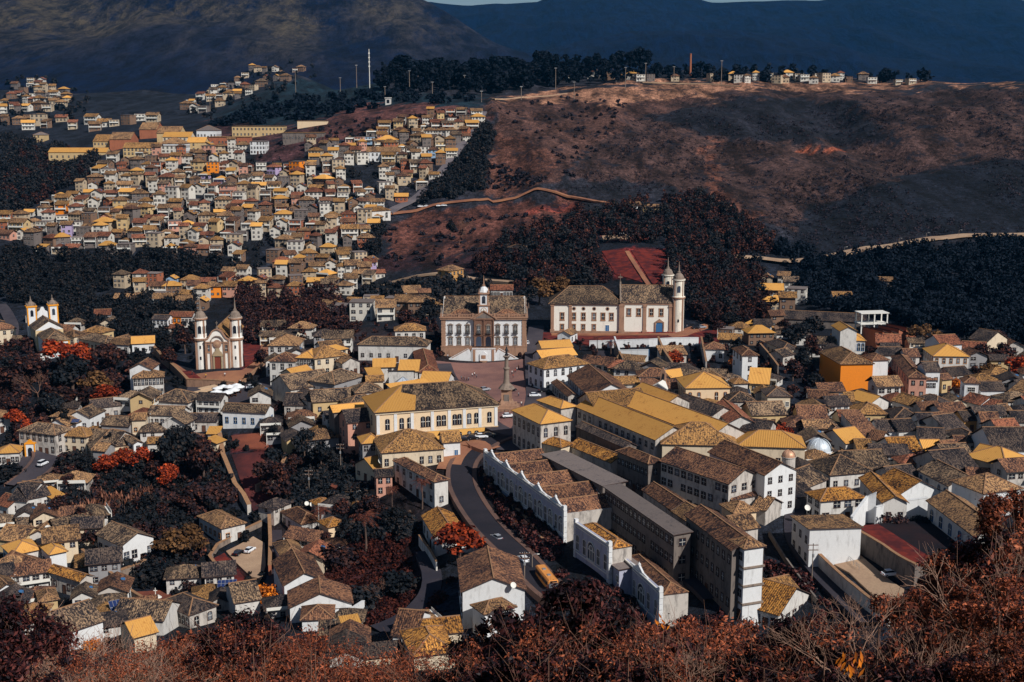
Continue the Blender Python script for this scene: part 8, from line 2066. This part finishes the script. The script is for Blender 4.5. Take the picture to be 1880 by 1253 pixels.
# solar panels
SOL = plain('solar_cell_blue', (38, 52, 96), .25, 0, .5, .08)
def solar(px, py, w, d, rz, tilt, label, h=2.2, legs=True):
    g = hit(px, py, 0); t = empty('solar_panel', (g.x, g.y, g.z), rz, label, 'solar panel'); p = empty('frame', (0, 0, h), 0); p.parent = t; CHILD.setdefault(t.name, []).append(p); p.rotation_euler = (tilt, 0, 0)
    m = MB(); m.box(-w / 2, w / 2, -d / 2, d / 2, 0, .1); m.obj('panel_frame', METAL, p)
    n_ = 5
    for i in range(n_):
        for j in range(2): m = MB(); m.box(-w / 2 + (i + .06) * w / n_, -w / 2 + (i + .94) * w / n_, -d / 2 + (j + .05) * d / 2, -d / 2 + (j + .95) * d / 2, .1, .13); m.obj('cell_panel', SOL, p)
    if legs: m = MB(); m.box(-w / 2 + .2, w / 2 - .2, 0, d / 2, -2, h, 0); m.obj('stand', W['white'], t)
    return t
solar(222,1146,4.6,4.4,.55,.5,'tilted solar panel on a white stand between two big dark roofs', 4.6)
solar(418,1098,5.0,2.6,.15,.45,'small blue solar panel beside the grey-brown roof by the lane', 4.0)
solar(141,812,2.6,1.8,0,.45,'little solar panel on the amber-brown roof of the cream house', 7.6, False)
solar(272,1182,3,1.8,.4,.4,'small solar panel on the amber roof at the bottom left', 5.2, False)

# satellite dishes
def dish(px, py, z, r, label):
    g = hit(px, py, z); t = empty('satellite_dish', g, tr_.uniform(-.5, .5), label, 'satellite dish'); m = MB(); m.lathe((0, 0, 0), [(.05, 0), (r * .5, .05), (r, r * .3), (r * .98, r * .33), (r * .5, .12)], 14); o = m.obj('reflector', TRIM, t); o.rotation_euler = (R(55), 0, .3)
    m = MB(); m.tube([(0, .1, -1.2), (0, .1, 0)], .05, 5); m.obj('mast', METAL, t)
dish(1117,0+1089,0,.1,'x') if False else None
dish(540,1024,4.6,.8,'white satellite dish between the first and middle stacked brown roofs'); dish(88,970,5,.9,'white satellite dish above the small tan gabled house'); dish(1482,933,5.2,.8,'white dish beside the amber-roofed house above the blank white house'); dish(68,908,4.6,.6,'white dish on the edge of the second dark roof')
dish(620,1085,4,1.6,'big mesh dish behind the wide white gable'); dish(563,925,4.6,.7,'left of two white dishes on the brown hipped house'); dish(572,927,4.6,.7,'right of two white dishes on the brown hipped house'); dish(942,1075,9,.7,'white dish on the right slope of the large gabled house'); dish(700,847,5.4,1.1,'pale mesh dish behind the low cream amber-gabled house')

# little portal chapel
g = hit(56, 838, 0); t = empty('wayside_portal', g, .1, 'little white and yellow arched portal beside the long weathered corner house', 'portal')
m = MB(); m.box(-1.6, 1.6, 0, 2.2, -1, 4.2, 0); m.obj('wall', W['bright'], t); m = MB(); m.box(-1.75, -1.3, -.15, .2, -1, 4.2); m.box(1.3, 1.75, -.15, .2, -1, 4.2); m.box(-1.8, 1.8, -.2, 2.3, 4.2, 4.5); m.prism([(-1.7, 4.5), (1.7, 4.5), (.9, 5.0), (.5, 5.6), (0, 5.9), (-.5, 5.6), (-.9, 5.0)], 0, .5); m.obj('yellow_frame', YEL, t)
m = MB(); m.prism(arch_pts(1.5, 3.0), -.05, .02); m.obj('arched_opening', GLASS, t)
# garden cross on a round plinth
g = hit(286, 1100, 0); t = empty('garden_cross', g, 0, 'white stone cross on a round plinth in the red garden', 'cross'); m = MB(); m.lathe((0, 0, -.5), [(1.6, 0), (1.6, .9), (1.1, 1.0), (1.1, 1.3), (.3, 1.4)], 14); m.obj('plinth', TRIM, t); m = MB(); cross(m, 0, 0, .9, 2.2, 0); m.obj('cross', TRIM, t)
for i, px in enumerate((198, 216)):
    g = hit(px, 1095 - i * 4, 0); m = MB(); m.box(-.35, .35, -.35, .35, -1, 2.6); m.box(-.45, .45, -.45, .45, 2.6, 2.8); m.lathe((0, 0, 2.8), [(.2, 0), (.3, .2), (.05, .5)], 8); o = m.obj('gate_post', TRIM); o.location = g; tag(o, ['left','right'][i] + ' white gate post at the bend of the dark wall', 'gate post')
# railing and ramp along the driveway
a, b = hit(1527, 1006, 0), hit(1577, 1050, 0); t = empty('ramp_railing', a, 0, 'thin metal railing along the ramp above the pale driveway', 'railing'); d = b - a; d.z = hgt(b.x, b.y) - a.z
m = MB(); m.tube([(0, 0, 1.6), d + Vector((0, 0, 1.6))], .05, 5); m.obj('top_rail', METAL, t); m = MB(); m.tube([(0, 0, 1.1), d + Vector((0, 0, 1.1))], .035, 5); m.obj('mid_rail', METAL, t)
for k in range(11): m = MB(); p = d * (k / 10); m.tube([(p.x, p.y, p.z), (p.x, p.y, p.z + 1.6)], .04, 5); m.obj('rail_post', METAL, t)
# two round steps on the garden terraces
for i, (px, py) in enumerate(((633, 893), (630, 906))):
    g = hit(px, py, 0); m = MB(); m.lathe((0, 0, -1), [(4.5 - i, 0), (4.5 - i, 1.6), (4.2 - i, 1.7)], 20); o = m.obj('round_terrace', M_EARTH); o.location = g; o['kind'] = 'structure'
# blue gate and pool
g = hit(1184, 657, 0); m = MB(); m.box(-1.7, 1.7, -.1, .1, 0, 3.4); 
for k in range(7): m.box(-1.6 + k * .5, -1.5 + k * .5, -.16, -.1, .1, 3.3)
o = m.obj('blue_gate', TRIMB); o.location = g; tag(o, 'blue sheet gate in the white yard wall below the large church', 'gate')
patch('pool', [(1232,676),(1262,676),(1270,684),(1240,685)], plain('pool_water', (40, 74, 110), .1, 0, .5, .05), .35)
# ---------------------------------------------------------------- light and air
world = bpy.data.worlds.new('World'); SC.world = world; world.use_nodes = True
nt = world.node_tree; bg = nt.nodes['Background']
sky = nt.nodes.new('ShaderNodeTexSky'); sky.sky_type = 'NISHITA'; sky.sun_disc = False
SUN_EL = R(40); sdir = Vector((.68, -.73, 0)).normalized()
sky.sun_elevation = SUN_EL; sky.sun_rotation = math.atan2(sdir.x, sdir.y); sky.altitude = 1200; sky.air_density = 1.0; sky.dust_density = .6
nt.links.new(sky.outputs[0], bg.inputs[0]); bg.inputs[1].default_value = .05
sl = bpy.data.lights.new('sun', 'SUN'); so = bpy.data.objects.new('sun', sl); COL.objects.link(so)
sl.energy = 4.6; sl.angle = R(.5); sl.color = (1.0, .955, .89)
d = Vector((sdir.x * math.cos(SUN_EL), sdir.y * math.cos(SUN_EL), math.sin(SUN_EL)))
so.rotation_euler = d.to_track_quat('Z', 'Y').to_euler()
SC.view_settings.view_transform = 'Standard'; SC.view_settings.look = 'None'; SC.view_settings.exposure = 0; SC.view_settings.gamma = 1

# the air: far hills fade to blue
m = MB(); m.box(-9000, 9000, -300, 9800, -90, 1150); hz = m.mesh('haze', []); ho = bpy.data.objects.new('haze', hz); COL.objects.link(ho); ho['kind'] = 'stuff'; ho['label'] = 'thin blue haze over the valley'; ho['category'] = 'haze'
hm = bpy.data.materials.new('haze_air'); hm.use_nodes = True; nt = hm.node_tree
for n_ in list(nt.nodes): nt.nodes.remove(n_)
ou = nt.nodes.new('ShaderNodeOutputMaterial'); pv = nt.nodes.new('ShaderNodeVolumePrincipled'); nt.links.new(pv.outputs[0], ou.inputs['Volume'])
pv.inputs['Color'].default_value = (.06, .48, 1, 1); pv.inputs['Density'].default_value = 2.6e-5; pv.inputs['Anisotropy'].default_value = .25
hz.materials.append(hm)
